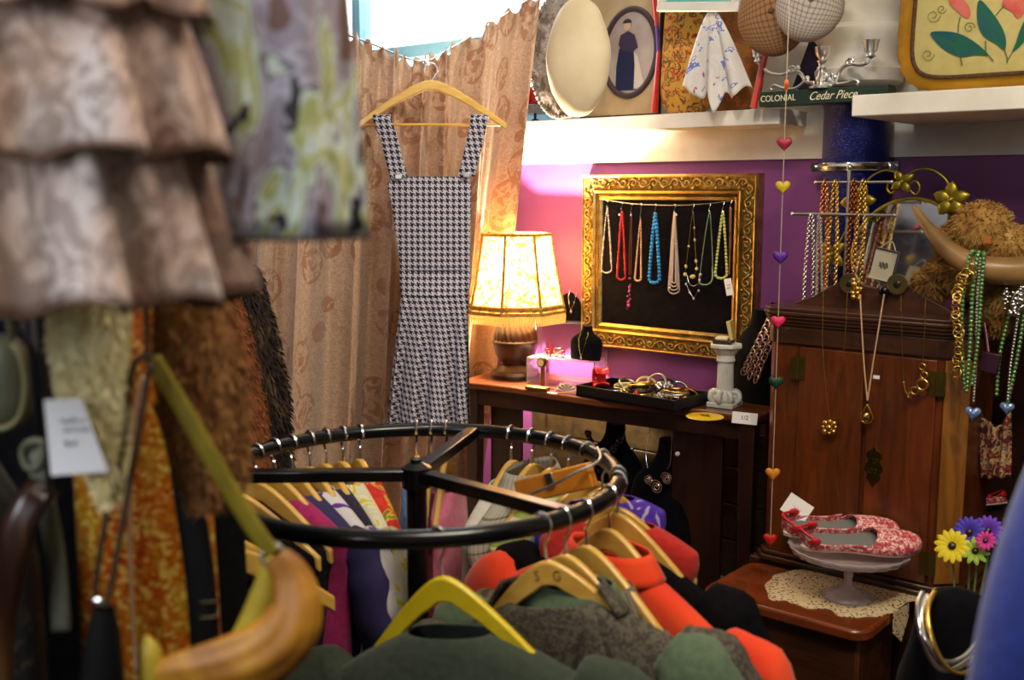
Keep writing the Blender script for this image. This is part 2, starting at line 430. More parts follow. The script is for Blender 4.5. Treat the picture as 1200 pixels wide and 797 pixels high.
# ================================================================ HANGERS
def hanger_shape(par, x, w, th=.012, hb=.036, bar=False, drop=.05, fall=.055):
    h = w/2; n = 12; up = []; lo = []
    for i in range(-n, n+1):
        a = i/n; s = abs(a)
        z = -fall*1.28*s*s/(s*.92+.36)
        t = hb*(1-.35*s)
        up.append((a*h, -drop+z)); lo.append((a*h, -drop+z-t*(1.0 if s > .12 else .9)))
    poly = up+lo[::-1]
    o = MB(x).prism(poly, th).build('shoulder_bar', M['hanger_wood'], par, bevel=.004)
    if bar:
        z = lo[1][1]; MB(x).tube([(-h*.93, 0, lo[1][1]+.004), (h*.93, 0, lo[1][1]+.004)], .0045, 8).build('trouser_bar', M['hanger_wood'], par)
    r = .02
    pts = [(r*math.cos(q), 0, r*math.sin(q)) for q in [math.radians(a) for a in range(200, -41, -20)]]
    pts += [(.006, 0, -.028), (0, 0, -.036), (0, 0, -drop-.006)]
    MB(x).tube(smooth(pts, 3), .0031, 6).build('hook', M['chrome'], par)
    return o
# ================================================================ DRESS
dh = P(505, 82, 3.36)
t = thing('clothes_hanger', 'varnished wooden hanger with trouser bar holding up the houndstooth pinafore', 'hanger', dh)
hanger_shape(t, T3(dh), .465, .014, .034, True, .030, .13)
M['hound'] = houndstooth('houndstooth', 'bdb6c0', '17141f', .0185)
t = thing('pinafore_dress', 'black and white houndstooth pinafore dress hanging in front of the curtain', 'dress', P(505, 340, 3.33))
YD = 3.33
px2m = 3.33/1240
def sheet(rows, name, par, thick, fold=0, nf=6, back=True, m=M['hound'], Yc=YD):
    # rows: (py, left px, right px)
    def fn(u, v):
        py = lerp(rows[0][0], rows[-1][0], v)
        l = interp([(a, b) for a, b, c in rows], py); r = interp([(a, c) for a, b, c in rows], py)
        q = 2*PI*u; cx, hw = (l+r)/2, (r-l)/2
        px = cx-hw*math.cos(q)
        p = P(px, py, Yc); f = v**.8
        yy = -math.sin(q)*(thick*(.35+.65*v)) + (fold*f*math.sin(nf*q+.6)+fold*.5*f*math.sin((nf*2-1)*q+2) if fold else 0)
        return p+V((0, yy, 0))
    def fu(u, v):
        py = lerp(rows[0][0], rows[-1][0], v); l = interp([(a, b) for a, b, c in rows], py); r = interp([(a, c) for a, b, c in rows], py)
        p = P((l+r)/2-(r-l)/2*math.cos(2*PI*u), py, Yc); k = 1+.35*v*(1 if fold else 0)
        return ((p.x)*k+(5 if u > .5 else 0), p.z)
    nv = 26
    o = MB().grid(96, nv, fn, closeu=True, fuv=fu).build(name, m, par, sharp=180)
    return o
sheet([(207, 467, 548), (213, 453, 552), (240, 459, 552), (290, 466, 551), (316, 469, 551)], 'bib', t, .02)
sheet([(315, 468, 552), (331, 468, 551), (346, 470, 548.5)], 'waistband', t, .032)
sheet([(345, 470, 549), (380, 466, 549), (430, 460, 550), (480, 455, 551), (497, 453, 551.5)], 'skirt', t, .075, .030, 9)
for a in ([(447, 137, 11.5), (457, 168, 11), (468, 210, 9)], [(562, 137, 11), (556, 168, 10), (546, 208, 9)]):
    cen = smooth([P(px, py, YD-.028+.012*i) for i, (px, py, hw) in enumerate(a)], 8)
    h = 9.5*px2m
    def sf(u, v, cen=cen):
        k = v*(len(cen)-1); i = min(int(k), len(cen)-2); p = cen[i].lerp(cen[i+1], k-i)
        return p+V(((u-.5)*2*h*1.05, 0, (u-.5)*.006))
    def sfu(u, v, cen=cen): p = sf(u, v, cen); return (p.x+.7*p.z*.2, p.z)
    mb = MB().grid(7, 20, sf, fuv=sfu)
    p0 = cen[0]
    mb.grid(7, 5, lambda u, v: p0+V(((u-.5)*2*h*1.05, v*.05, .008*math.sin(v*PI))), fuv=lambda u, v: (u*2*h, v*.05))
    st = mb.build('strap', M['hound'], t, solid=.003, sharp=180)
    pb = P(*((467, 207) if a[0][0] < 500 else (547, 205)), YD-.022)
    mb = MB().box(pb, (.022, .004, .016)); mb.build('slider', M['dull_silver'], st, bevel=.002)

# ================================================================ SIDE TABLE
M['table_wood'] = wood('table_wood', '3a1a0c', '7a3f1d', 1, .28, 'X', .4)
M['dark_wood'] = wood('dark_wood', '1c0d07', '351a0e', 1, .4, 'Z', .1)
FL, FR = Z(553, 449, .82), Z(889, 490, .82)
ex = (FR-FL).normalized(); ey = V((-ex.y, ex.x, 0)); ta = math.atan2(ex.y, ex.x)
FL = FL-ex*.09; TL = (FR-FL).length; TD = .33
t = thing('console_table', 'narrow dark wood console table with shaped front against the purple wall', 'table', (FL.x, FL.y, 0), ta)
x = RM[t]
def front(s): return -.012*math.sin(s*PI)*0+(.018*math.sin(s*2*PI*1.5))
poly = [(TL*s/24, front(s/24)) for s in range(25)]+[(TL, TD), (0, TD)]
poly[0] = (.02, .02); poly[24] = (TL-.012, .008)
mb = MB(x @ RX(PI/2)); mb.prism([(a, b) for a, b in poly], .026, y0=0)
mb2 = MB(x); n = len(poly)
vs = [(a, b, .795) for a, b in poly]+[(a, b, .82) for a, b in poly]
mb2.add(vs, [tuple(range(n-1, -1, -1)), tuple(range(n, 2*n))]+[(i, (i+1) % n, (i+1) % n+n, i+n) for i in range(n)])
mb2.build('table_top', M['table_wood'], t, bevel=.006)
MB(x).box((TL/2, .05, .765), (TL-.10, .02, .06)).build('apron', M['dark_wood'], t, bevel=.003)
MB(x).box((TL/2, TD-.03, .765), (TL-.10, .02, .06)).build('apron', M['dark_wood'], t, bevel=.003)
for a, b in ((.06, .06), (.06, TD-.04), (TL-.05, .06), (TL-.05, TD-.04)):
    mb = MB(x); mb.add([(a+i*q, b+j*q, z) for z, q in ((0, .016), (.4, .021), (.795, .026)) for i, j in ((-1, -1), (1, -1), (1, 1), (-1, 1))],
       [(3, 2, 1, 0), (8, 9, 10, 11)]+[(l*4+k, l*4+(k+1) % 4, l*4+4+(k+1) % 4, l*4+4+k) for l in (0, 1) for k in range(4)])
    mb.build('leg', M['dark_wood'], t, bevel=.003)
MB(x).box((TL*.80, .09, .39), (.17, .02, .78)).build('end_panel', M['dark_wood'], t, bevel=.003)
MB(x).box((TL*.15, .10, .39), (.13, .02, .78)).build('end_panel', M['dark_wood'], t, bevel=.003)

# ================================================================ TABLE LAMP
M['turned_wood'] = wood('turned_wood', '1a0c06', '40210e', 1, .35, 'Z', .3)
lp = Z(604, 441, .821)
t = thing('table_lamp', 'lit table lamp with fringed floral shade and carved wooden ball base', 'lamp', lp)
x = RM[t]
MB(x).lathe([(.0, 0), (.088, 0), (.090, .012), (.082, .024), (.068, .03), (.058, .042), (.046, .05)], n=32).build('foot', M['turned_wood'], t, sharp=30)
mb = MB(x); mb.lathe([(.04, .045), (.06, .058), (.074, .085), (.080, .115), (.084, .122), (.084, .132), (.080, .138)], n=32); mb.build('ball_base', M['turned_wood'], t, sharp=30)
bb = mb
mb = MB(x)
def sw(u, v):
    q = 2*PI*u; a = v*PI/2*.92; r = .08*math.cos(a); z = .135+.095*math.sin(a)
    g = 1+.022*math.sin(22*q+9*v)
    return V((r*g*math.cos(q), r*g*math.sin(q), z))
mb.grid(160, 18, sw, closeu=True); mb.build('swirl_top', M['turned_wood'], t, sharp=180)
mb = MB(x); mb.tube([(0, 0, .24), (0, 0, .33)], .009, 10); mb.build('stem', M['brass'], t)
mb = MB(x); mb.sphere((0, 0, .335), .028, 14, 10); bulb = mb
def shade_mat():
    t = NT('shade_fabric'); co = t.coord('Object'); nz = t.noise(co, 13, 3, 3)
    c = t.ramp(nz.outputs['Fac'], [(.0, '9c8454'), (.50, '98804c'), (.53, '7a420e'), (.56, '542a0a'), (.585, '2c3614'), (.61, '987c46')])
    d = t.n('ShaderNodeBsdfDiffuse'); tr = t.n('ShaderNodeBsdfTranslucent'); mx = t.n('ShaderNodeMixShader'); mx.inputs[0].default_value = .42
    t.l(c, d.inputs[0]); t.l(c, tr.inputs[0]); t.l(d.outputs[0], mx.inputs[1]); t.l(tr.outputs[0], mx.inputs[2])
    t.l(mx.outputs[0], t.t.nodes['Material Output'].inputs[0]); return t.m
M['shade'] = shade_mat(); M['gold_braid'] = mk('gold_braid', 'b98a3a', .6, c2='8c6322', sc=60)
def fr_mat():
    t = NT('fringe'); d = t.n('ShaderNodeBsdfDiffuse'); tr = t.n('ShaderNodeBsdfTranslucent'); mx = t.n('ShaderNodeMixShader')
    d.inputs[0].default_value = tr.inputs[0].default_value = hx('b49c6c'); mx.inputs[0].default_value = .5
    t.l(d.outputs[0], mx.inputs[1]); t.l(tr.outputs[0], mx.inputs[2]); t.l(mx.outputs[0], t.t.nodes['Material Output'].inputs[0]); return t.m
M['fringe'] = fr_mat()
zt, zb = .52, .245
def oct_(k, r): q = 2*PI*k/8+PI/8+.12; return r*math.cos(q), r*math.sin(q)
def shp(u, v):
    k = u*8; i = int(k) % 8; f = k-int(k); r = lerp(.132, .172, v)+.012*v*v
    a = oct_(i, r); b = oct_(i+1, r); s = 1-.03*math.sin(f*PI)*0
    return V((lerp(a[0], b[0], f)*s, lerp(a[1], b[1], f)*s, lerp(zt, zb, v)))
sh = MB(x).grid(64, 14, shp, closeu=True).build('lamp_shade', M['shade'], t, sharp=20)
mb = MB(x)
for k in range(8):
    mb.tube([shp(k/8+.0001, v)*1.0 for v in (0, .33, .66, 1)], .0052, 6)
for v, r in ((0, .006), (.93, .0075), (1, .006)): mb.tube([shp(k/32, v) for k in range(32)], r, 6, closed=True)
mb.build('braid_trim', M['gold_braid'], sh)
mb = MB(x)
for k in range(150):
    p = shp(k/150, 1.0); mb.tube([p, p*1.01+V((0, 0, -.02)), p*1.005+V((0, 0, -.042))], [.003, .0042, .0022], 5)
mb.build('fringe', M['fringe'], sh)
M['bulb'] = mk('bulb_glass', 'ffd9a0', .4, emit=30)
bulb.build('bulb', M['bulb'], t)
light('lamp_bulb', 'POINT', lp+V((0, 0, .415)), lp, 135, (1, .82, .60), shadow_soft_size=.014)
# ================================================================ GILT FRAME WITH NECKLACES
M['gilt'] = mk('gilt', '9c8448', .36, 1, c2='bea668', sc=30, bump=.2, bsc=70)
M['gilt_dark'] = mk('gilt_ground', '6e5526', .45, .9, c2='9a7c40', sc=60, bump=.5, bsc=120)
A = W(678, 206.5, 3.2); B_ = W(690, 405, 3.2); Cc = W(886, 425, 3.2); Dd = W(888, 206, 3.2)
u0, u1 = uw(A)[0]+.012, uw(Dd)[0]; z0, z1 = uw(Cc)[1]*0+.925, 1.553
t = thing('picture_frame', 'ornate gilt picture frame with black velvet backing hung with necklaces', 'frame', fw((u0+u1)/2, 3.22, z0), PHI)
x = RM[t]; fw_, fh = u1-u0, z1-z0
def ringp(ins, z, dd):
    a, b = -fw_/2+ins, fw_/2-ins
    return [V((a, dd, ins)), V((b, dd, ins)), V((b, dd, fh-ins)), V((a, dd, fh-ins))]
def mould(prof, mat_, name):
    mb = MB(x); vs = []; 
    for ins, dd in prof: vs += ringp(ins, 0, dd)
    fs = [(j*4+k, j*4+(k+1) % 4, (j+1)*4+(k+1) % 4, (j+1)*4+k) for j in range(len(prof)-1) for k in range(4)]
    mb.add(vs, fs); return mb
mb = mould([(0, .028), (0, -.012), (.006, -.02), (.010, -.018)], 0, '')
for pr in ([(.052, -.012), (.058, -.024), (.066, -.02), (.070, -.008)], [(.074, -.006), (.078, -.012), (.088, -.006), (.092, .004), (.092, .02)]):
    q = mould(pr, 0, ''); mb.add([x.inverted() @ v for v in q.v], q.f)
per = ringp(.072, 0, -.007)
for k in range(4):
    for p in resample([per[k], per[(k+1) % 4]], .0095): mb.sphere(p, .0034, 6, 4)
mb.build('moulding', M['gilt'], t, sharp=35)
mould([(.010, -.016), (.030, -.014), (.052, -.012)], 0, '').build('ornament_band', M['gilt_dark'], t)
mb = MB(x)
per = ringp(.031, 0, -.017)
for k in range(4):
    a, b = per[k], per[(k+1) % 4]; L = (b-a).length; nC = int(L/.042); d = (b-a)/L; nn = V((-d.z, 0, d.x))
    for i in range(nC):
        c = a+d*((i+.5)*L/nC); s = 1 if i % 2 else -1
        pts = []
        for j in range(16):
            q = j/15*PI*2.3; r = .017*(1-j/15*.78)
            pts.append(c+d*(r*math.cos(q)-.002)+nn*s*(r*math.sin(q)*.95)+V((0, -.001-.003*j/15, 0)))
        pts.insert(0, c+d*.03-nn*s*.012)
        mb.tube(pts, [.0012]+[.0034*(1-.4*j/15) for j in range(16)], 5)
        mb.sphere(c-nn*s*.016+d*.016, (.006, .003, .006), 6, 4)
mb.build('scroll_ornament', M['gilt'], t, sharp=180)
mb = MB(x).box((0, .004, fh/2), (fw_-.15, .012, fh-.15))
M['crushed_velvet'] = mk('crushed_velvet', '030204', .9, c2='0d0a12', sc=22, dist=1.5, sheen=.04, spec=.1, bump=.5, bsc=18)
mb.build('velvet_backing', M['crushed_velvet'], t)
DB = 3.185                                                     # plane the necklaces hang in
zx = lambda X, Y: (690+X/5.315, 220+Y/5.315)
def wp(X, Y, d=DB): return W(*zx(X, Y), d)
wire = [(68, 70), (207, 92), (330, 104), (530, 110), (650, 106), (755, 98), (838, 88), (908, 76)]
wpts = smooth([wp(*q, DB+.004) for q in wire], 5)
o = MB().tube(wpts, .0012, 5).build('hanging_wire', M['dull_silver']); tag(o, 'thin sagging wire strung across the top of the gilt frame', 'wire')
def s_hook(par, X, Y, h=40, m=None):
    a = wp(X, Y); s = (wp(X, Y+100)-a).length/100
    pts = []
    for j in range(14):
        q = math.radians(200-j*22); pts.append((8*math.cos(q), -8*math.sin(q)+2))
    pts = [(8*math.cos(math.radians(q)), 6-8*math.sin(math.radians(q))) for q in range(180, -30, -20)]+[(2, 16), (-1, h*.6), (-5, h*.75), (-3, h*.95), (4, h*.9)]
    ex_ = V((WY, -WX, 0))
    P3 = [a+ex_*(px*s)+V((0, 0, -py*s)) for px, py in pts]
    MB().tube(smooth(P3, 3), .0011, 5).build('hook', M['silver'], par)
def drop_path(X, y0, y1, hw, X1=None, sk=0):
    X1 = X1 if X1 is not None else X
    L = []
    for i in range(13):
        s = i/12; yy = y0+(y1-hw*.8-y0)*s; L.append((lerp(X, X1, s), yy, hw*s**.75))
    lft = [(c-h, y) for c, y, h in L]; rgt = [(c+h, y) for c, y, h in L]
    arc = [(X1-hw*math.cos(q), y1-hw*.8+hw*.8*math.sin(q)) for q in [PI*k/8 for k in range(1, 8)]]
    return lft+arc+rgt[::-1]
FR_G = 'necklaces hung inside the gilt frame'
def bead_necklace(label, X, y0, y1, hw, r, step, m, X1=None, hook=(0, 0), rnd=0, shape=1.0, strands=1, hk=40, vary=False, flatr=1.0):
    mb = MB(); first = None
    for sidx in range(strands):
        off = sidx*6-(strands-1)*3
        path = [wp(a, b, DB-.002*sidx) for a, b in drop_path(X+off*.3, y0+sidx*2, y1-sidx*22 if strands > 1 else y1, hw-sidx*8 if strands > 1 else hw, X1)]
        path = resample(smooth(path, 3), step)
        mb.tube(path, .0008, 4)
        L = len(path)
        for i, p in enumerate(path):
            if i+1 < L: d = (path[i+1]-p)
            k = (1-.35*abs(i/(L-1)-.5)*2) if vary else 1
            rr = r*k*(1+R.uniform(-rnd, rnd))
            xm = T3(p) @ d.to_track_quat('Z', 'Y').to_matrix().to_4x4()
            mb.sphere((0, 0, 0), (rr, rr*flatr, rr*shape), 8, 6, x=xm)
    o = mb.build('necklace', m, sharp=180); tag(o, label, 'necklace', FR_G)
    s_hook(o, *hook, h=hk); return o
g = lambda n, c, **k: mk(n, c, k.pop('r', .2), coat=k.pop('coat', .3), **k)
M['b_clear'] = mk('crystal_bead', 'cfc6c2', .12, .3, spec=.8); M['b_red'] = g('red_bead', 'b3121f'); M['b_pearl'] = g('gold_pearl', 'd8a884', r=.25, me=.2)
M['b_blue'] = g('blue_bead', '1c86cf'); M['b_sil'] = g('silver_pearl', 'b7a9a0', r=.25, me=.5); M['b_lime'] = g('lime_bead', 'b9bd6a')
M['b_amber'] = g('pale_amber', 'c6b46c'); M['b_green'] = g('green_bead', '4c7a68'); M['b_pink'] = g('magenta_bead', 'c72f8a'); M['b_brown'] = g('brown_cord', '6a3326', r=.6)
def tagcard(name, c, w, h, rot, par=None, label=None, plane='wall', lines=0, hole=False):
    rz = PHI if plane == 'wall' else 0
    x = T3(c) @ RZ(rz) @ RY(rot)
    o = MB(x).box((0, 0, 0), (w, .0012, h)).build(name, M['white_card'], par, sharp=0)
    if label: o['label'] = label
    if lines:
        mb = MB(x)
        for k in range(lines):
            pts = [(-w*.25+w*.5*i/9, -.0012, h*(.12-.18*k)+R.uniform(-.04, .04)*h) for i in range(10)]
            mb.tube(pts, h*.012, 4)
        mb.build('handwriting', M['ink'], o)
    return o
n1 = bead_necklace('clear crystal bead necklace, leftmost in the gilt frame', 115, 130, 530, 32, .0035, .0085, M['b_clear'], 110, (113, 82), .3, 1.2)
n2 = bead_necklace('red bead necklace with small white tag in the gilt frame', 207, 150, 573, 26, .0048, .006, M['b_red'], 203, (205, 96), .25, .8)
tagcard('price_tag', wp(190, 168, DB-.008), .007, .006, .4, n2, 'white tag')
mb = MB()
for dx in (-4, 4): mb.tube([wp(265+dx*.5, 170), wp(258+dx*1.6, 400), wp(256+dx*1.3, 545)], .0014, 5)
n3 = mb.build('necklace', M['b_brown']); tag(n3, 'thin brown cord necklace with dangling magenta pendant in the gilt frame', 'necklace', FR_G); s_hook(n3, 265, 102, 60)
mb = MB()
for i in range(34):
    y = R.uniform(600, 740); c = lerp(265, 243, (y-600)/140); mb.sphere(wp(c+R.uniform(-14, 14)*(1 if y < 690 else .5), y), R.uniform(.002, .004), 6, 5)
mb.build('pendant', M['b_pink'], n3)['label'] = 'magenta bead cluster'
MB().sphere(wp(256, 565), .005, 8, 6).torus(.004, .0011, x=T3(wp(240, 752)) @ RX(PI/2), n=12, m=5).build('bead', M['copper'], n3)
MB().sphere(wp(263, 172), .0045, 8, 6).build('clasp_pearl', M['b_sil'], n3)
n4 = bead_necklace('graduated golden pearl necklace between brown cord and blue beads', 322, 200, 580, 19, .0044, .0082, M['b_pearl'], 306, (325, 100), 0, 1, vary=True, hk=95)
n5 = bead_necklace('chunky bright blue bead necklace in the gilt frame', 414, 165, 592, 33, .0068, .0128, M['b_blue'], 408, (415, 104), .08, 1.0, hk=60)
n6 = bead_necklace('triple strand silver pearl necklace in the middle of the gilt frame', 536, 155, 660, 34, .0032, .0058, M['b_sil'], 530, (536, 106), .1, 1, strands=4, hk=50)
tagcard('price_tag', wp(545, 168, DB-.012), .004, .007, -.3, n6, 'white tag'); MB().sphere(wp(506, 625, DB-.008), (.006, .004, .005), 8, 6).build('clasp', M['silver'], n6)
# amber and chain
mb = MB(); L_ = [(648, 150), (636, 230), (622, 360), (606, 490), (600, 540), (645, 556), (672, 505), (668, 455), (660, 325), (655, 220), (652, 150)]
mb.tube(smooth([wp(*q) for q in L_], 4), .001, 5)
n7 = mb.build('necklace', M['brass']); tag(n7, 'fine brass necklace set with oval amber beads in the gilt frame', 'necklace', FR_G); s_hook(n7, 651, 104, 50)
mb = MB()
for X, Y, rx, rz in ((622, 365, .004, .005), (605, 490, .005, .007), (600, 540, .0075, .0065), (646, 554, .011, .0075), (672, 505, .0058, .006), (668, 457, .005, .007), (660, 326, .004, .006), (657, 250, .003, .004)):
    MB().sphere((0, 0, 0), (rx, .005, rz), 10, 7, x=T3(wp(X, Y, DB-.004)) @ RZ(PHI) @ RY(-.2)).build('amber_bead', M['b_amber'], n7)
mb = MB(); mb.tube(smooth([wp(*q, DB-.003) for q in ((612, 545), (625, 595), (655, 612), (690, 590), (700, 545))], 4), .001, 5)
mb.tube([wp(*q, DB-.003) for q in ((612, 560), (607, 600), (628, 650), (652, 690), (682, 645), (690, 595))], .0008, 5)
n75 = mb.build('necklace', M['silver']); tag(n75, 'short silver chain with crystal drops hanging below the amber necklace', 'necklace', FR_G)
mb = MB()
for q in ((606, 600), (628, 652), (653, 690), (684, 642), (697, 540), (690, 575)): MB().sphere(wp(*q, DB-.005), (.004, .003, .005), 6, 4).build('crystal_drop', M['b_clear'], n75)
mb = MB(); L_ = [(752, 150), (738, 215), (718, 350), (698, 500), (690, 590), (735, 604), (768, 575), (772, 500), (768, 350), (760, 215), (756, 150)]
pth = resample(smooth([wp(*q) for q in L_], 6), .0045)
mb.tube(pth, .0008, 4)
for i, p in enumerate(pth): mb.sphere(p, .0020 if i < len(pth)*.4 or i > len(pth)*.65 else .0034, 6, 5)
n8 = mb.build('necklace', M['b_green']); tag(n8, 'thin green bead necklace left of the lime beads in the gilt frame', 'necklace', FR_G); s_hook(n8, 753, 98, 50)
n9 = bead_necklace('lime green oval bead necklace in the gilt frame', 835, 155, 565, 36, .0050, .0118, M['b_lime'], 824, (838, 90), .05, 1.25, hk=58)
mb = MB()
for dx in (-4, 4): mb.tube([wp(883+dx, 125), wp(880+dx, 350), wp(874+dx*.6, 540)], .0012, 5)
n10 = mb.build('necklace', M['rose_gold']); tag(n10, 'fine pink chain with white price tag, rightmost in the gilt frame', 'necklace', FR_G); s_hook(n10, 886, 80, 48)
tagcard('price_tag', wp(872, 618, DB-.022), .026, .056, -.22, n10, 'white tag', lines=2)
# ================================================================ ON THE CONSOLE TABLE
TZ = .8205
def tz(px, py, dz=0): return Z(px, py, TZ)+V((0, 0, dz))
# clear acrylic riser steps
def riser(label, a, b, h, dep, zb):
    # a,b: world feet left/right front ; top plate with two side plates
    d = (b-a); L = d.length; rz = math.atan2(d.y, d.x)
    t = thing('acrylic_riser', label, 'display stand', (a.x, a.y, zb), rz); x = RM[t]
    MB(x).box((L/2, dep/2, h-.0025), (L, dep, .005)).build('top_plate', M['acrylic'], t, sharp=0)
    for q in (.0025, L-.0025): MB(x).box((q, dep/2, (h-.005)/2), (.005, dep, h-.005)).build('side_plate', M['acrylic'], t, sharp=0)
    return t
a = tz(617, 449); b = tz(697, 455)
r1 = riser('low clear acrylic riser on the console table carrying small red trinkets', a, b, .093, .10, TZ)
a2 = tz(627, 433); b2 = tz(711, 438)
r2 = riser('taller clear acrylic riser behind the low one on the console table', a2, b2, .185, .07, TZ)
def bust(label, base, h, wd, rz, name='jewellery_bust', m='velvet', group=None, lean=.22):
    t = thing(name, label, 'bust', base, rz, group); x = RM[t]
    mb = MB(x)
    prof = [(0, .46), (.12, .48), (.3, .5), (.5, .5), (.62, .46), (.72, .34), (.8, .2), (.9, .15), (1, .14)]
    def fn(u, v):
        q = 2*PI*u; k = v*1.0; hw = interp(prof, k)*wd; th = hw*(.34 if k < .7 else .34+.5*(k-.7)/.3)
        return V((hw*math.cos(q), th*math.sin(q)+lean*h*k*.5, h*k))
    mb.grid(28, 24, fn, closeu=True); mb.add([fn(i/28, 0) for i in range(28)], [tuple(range(27, -1, -1))]); mb.add([fn(i/28, 1) for i in range(28)], [tuple(range(28))])
    mb.build('bust_form', M[m], t, sharp=60); return t
def bust_chain(par, label, base, h, wd, rz, low, m, r=.0012, pend=None, wn=.2, lean=.22, name='necklace', group=None):
    x = T3(base) @ RZ(rz); k0 = .86
    pts = []
    for i in range(17):
        s = i/16*2-1; k = lerp(low, k0, abs(s)**1.15)
        xx = s*wd*wn*(1-.45*abs(s)**3)
        pts.append(x @ V((xx, -wd*.36*(.5 if k < .55 else .44 if k < .75 else .25)*1.0+lean*h*k*.5-.006, h*k)))
    mb = MB().tube(smooth(pts, 3), r, 5)
    o = mb.build(name, M[m]); tag(o, label, 'necklace', group)
    if pend: MB().sphere(pts[8]+V((0, -.003, -pend)), (pend*.7, pend*.45, pend), 8, 6).build('pendant', M['b_clear'], o)
    return o
b1 = tz(664, 433)
base = V((b1.x, b1.y, TZ+.186)); base = W(672, 391, uw(b2)[1]+.02); base.z = TZ+.186
bust('small black velvet bust with fine silver chain on the taller acrylic riser', base, .135, .125, PHI+.2)
bust_chain(None, 'fine silver chain with drop on the upper small velvet bust', base, .135, .125, PHI+.2, .3, 'silver', .0011, .006)
base = W(686, 410, uw(b)[1]+.015); base.z = TZ+.094
bust('small black velvet bust with gold chain on the low acrylic riser', base, .115, .13, PHI+.05)
bust_chain(None, 'fine gold chain worn by the lower small velvet bust', base, .115, .13, PHI+.05, .12, 'gold', .0012, .005)
# trinkets on low riser
def on_riser(px, py): p = W(px, py, uw((a+b)/2)[1]+.03); p.z = TZ+.094; return p
for i, (px, s, lab) in enumerate(((640, .010, 'red glass and gold ring nearest the lamp on the low acrylic riser'), (652, .012, 'red and white bead ring second from the lamp on the low acrylic riser'), (660, .009, 'small red trinket ring beside the little card on the low acrylic riser'))):
    p = on_riser(px, 410)
    o = MB().torus(s, .0022, x=T3(p+V((0, 0, s+.002))) @ RZ(.5*i) @ RX(PI/2), n=16, m=6).build('ring', M['gold']); tag(o, lab, 'ring', 'rings on the acrylic riser')
    mb = MB()
    for k in range(5): mb.sphere(p+V((R.uniform(-.006, .006), -.004, 2*s+.001+R.uniform(0, .004))), .0045, 7, 5)
    mb.build('stones', M['b_red'], o)
p = on_riser(654, 404); o = MB(T3(p+V((0, .004, .022))) @ RZ(PHI) @ RY(-.5)).box((0, 0, 0), (.034, .012, .014)).build('gift_box', M['dull_silver'], bevel=.002); tag(o, 'tiny silver box propped on the low acrylic riser', 'box')
p = on_riser(645, 410); o = MB(T3(p)).lathe([(.004, 0), (.004, .03), (.0028, .032), (.0028, .05)], n=10).build('lipstick_tube', M['b_red']); tag(o, 'slim red tube standing on the low acrylic riser', 'tube')
# watch
p = tz(636, 452)
t = thing('brass_watch', 'old brass watch on stiff strap standing upright before the acrylic riser', 'watch', p, PHI); x = RM[t]
MB(x).box((0, 0, .036), (.017, .006, .072)).build('strap', M['brass'], t, bevel=.002)
o = MB(x).lathe([(0, -.005), (.018, -.005), (.019, .0), (.018, .005), (.014, .006), (0, .006)], n=20, x=T3((0, -.006, .083)) @ RX(PI/2)).build('watch_case', M['brass'], t, sharp=30)
MB(x).lathe([(0, .0061), (.0125, .0061), (.0125, .0068), (0, .0068)], n=18, x=T3((0, -.006, .083)) @ RX(PI/2)).build('dial', mk('dial_cream', 'cbb98a', .5), o)
p = tz(640, 457); o = MB(T3(p+V((-.03, 0, .006))) @ RZ(ta)).box((0, 0, 0), (.085, .03, .012)).build('jewel_case', M['brass'], bevel=.003); tag(o, 'flat bronze spectacle case lying at the table edge before the watch', 'case')
# shell
p = tz(663, 460); mb = MB()
def shell(u, v):
    q = PI*u; r = .034*v*(1+.05*math.sin(14*q)); return p+V((-r*math.cos(q), -.012*v+.006*math.sin(14*q)*v, .004+.9*r*math.sin(q)))
mb.grid(40, 8, shell); o = mb.build('scallop_shell', mk('shell', 'd8b49c', .45, c2='e8d4c4', sc=40), solid=.003); tag(o, 'pale pink scallop shell on the table beside the black tray', 'shell')
# tray
c0, c1, c2 = tz(675, 464), tz(790, 484), tz(832, 468)
ex_ = (c1-c0); L = ex_.length; rz = math.atan2(ex_.y, ex_.x); dp = .20
t = thing('jewellery_tray', 'black tray heaped with bangles and rings on the console table', 'tray', c0, rz); x = RM[t]
MB(x).box((L/2, dp/2, .004), (L, dp, .008)).build('tray_base', M['velvet'], t, sharp=0)
for c, d in (((L/2, .004, .019), (L, .008, .038)), ((L/2, dp-.004, .019), (L, .008, .038)), ((.004, dp/2, .019), (.008, dp-.016, .038)), ((L-.004, dp/2, .019), (.008, dp-.016, .038))):
    MB(x).box(c, d).build('tray_side', M['black_plastic'], t, bevel=.0015)
GB = 'jewellery heaped in the black tray'
def tr(a, b, z=.012): return x @ V((a*L, b*dp, z))
bang = [(.30, .30, .034, .004, 'silver', 0, 'broad silver bangle lying flat at the front left of the black tray'), (.33, .42, .03, .003, 'silver', .012, 'second silver bangle stacked on the broad one in the tray'),
 (.52, .40, .038, .006, 'gold', 0, 'wide gold bangle at the bottom of the dark stack mid tray'), (.52, .40, .038, .006, 'black_plastic', .014, 'black bangle in the middle of the stack in the tray'), (.52, .40, .038, .006, 'gold', .028, 'gold bangle on top of the dark stack mid tray'),
 (.20, .80, .032, .007, 'b_amber', 0, 'amber bangle at the back left of the black tray'), (.40, .86, .03, .006, 'brass', 0, 'brass bangle at the back middle of the black tray'),
 (.80, .55, .04, .004, 'brass', 0, 'brass hoop bangle at the right of the black tray'), (.82, .58, .036, .0045, 'dull_silver', .010, 'grey metal bangle stacked on the brass hoop in the tray'), (.80, .60, .038, .004, 'gold', .02, 'thin gold bangle topmost on the right pile in the tray'),
 (.66, .22, .033, .003, 'silver', 0, 'polished silver bangle at the front right of the tray'), (.88, .30, .028, .003, 'silver', 0, 'small silver bangle by the front right corner of the tray')]
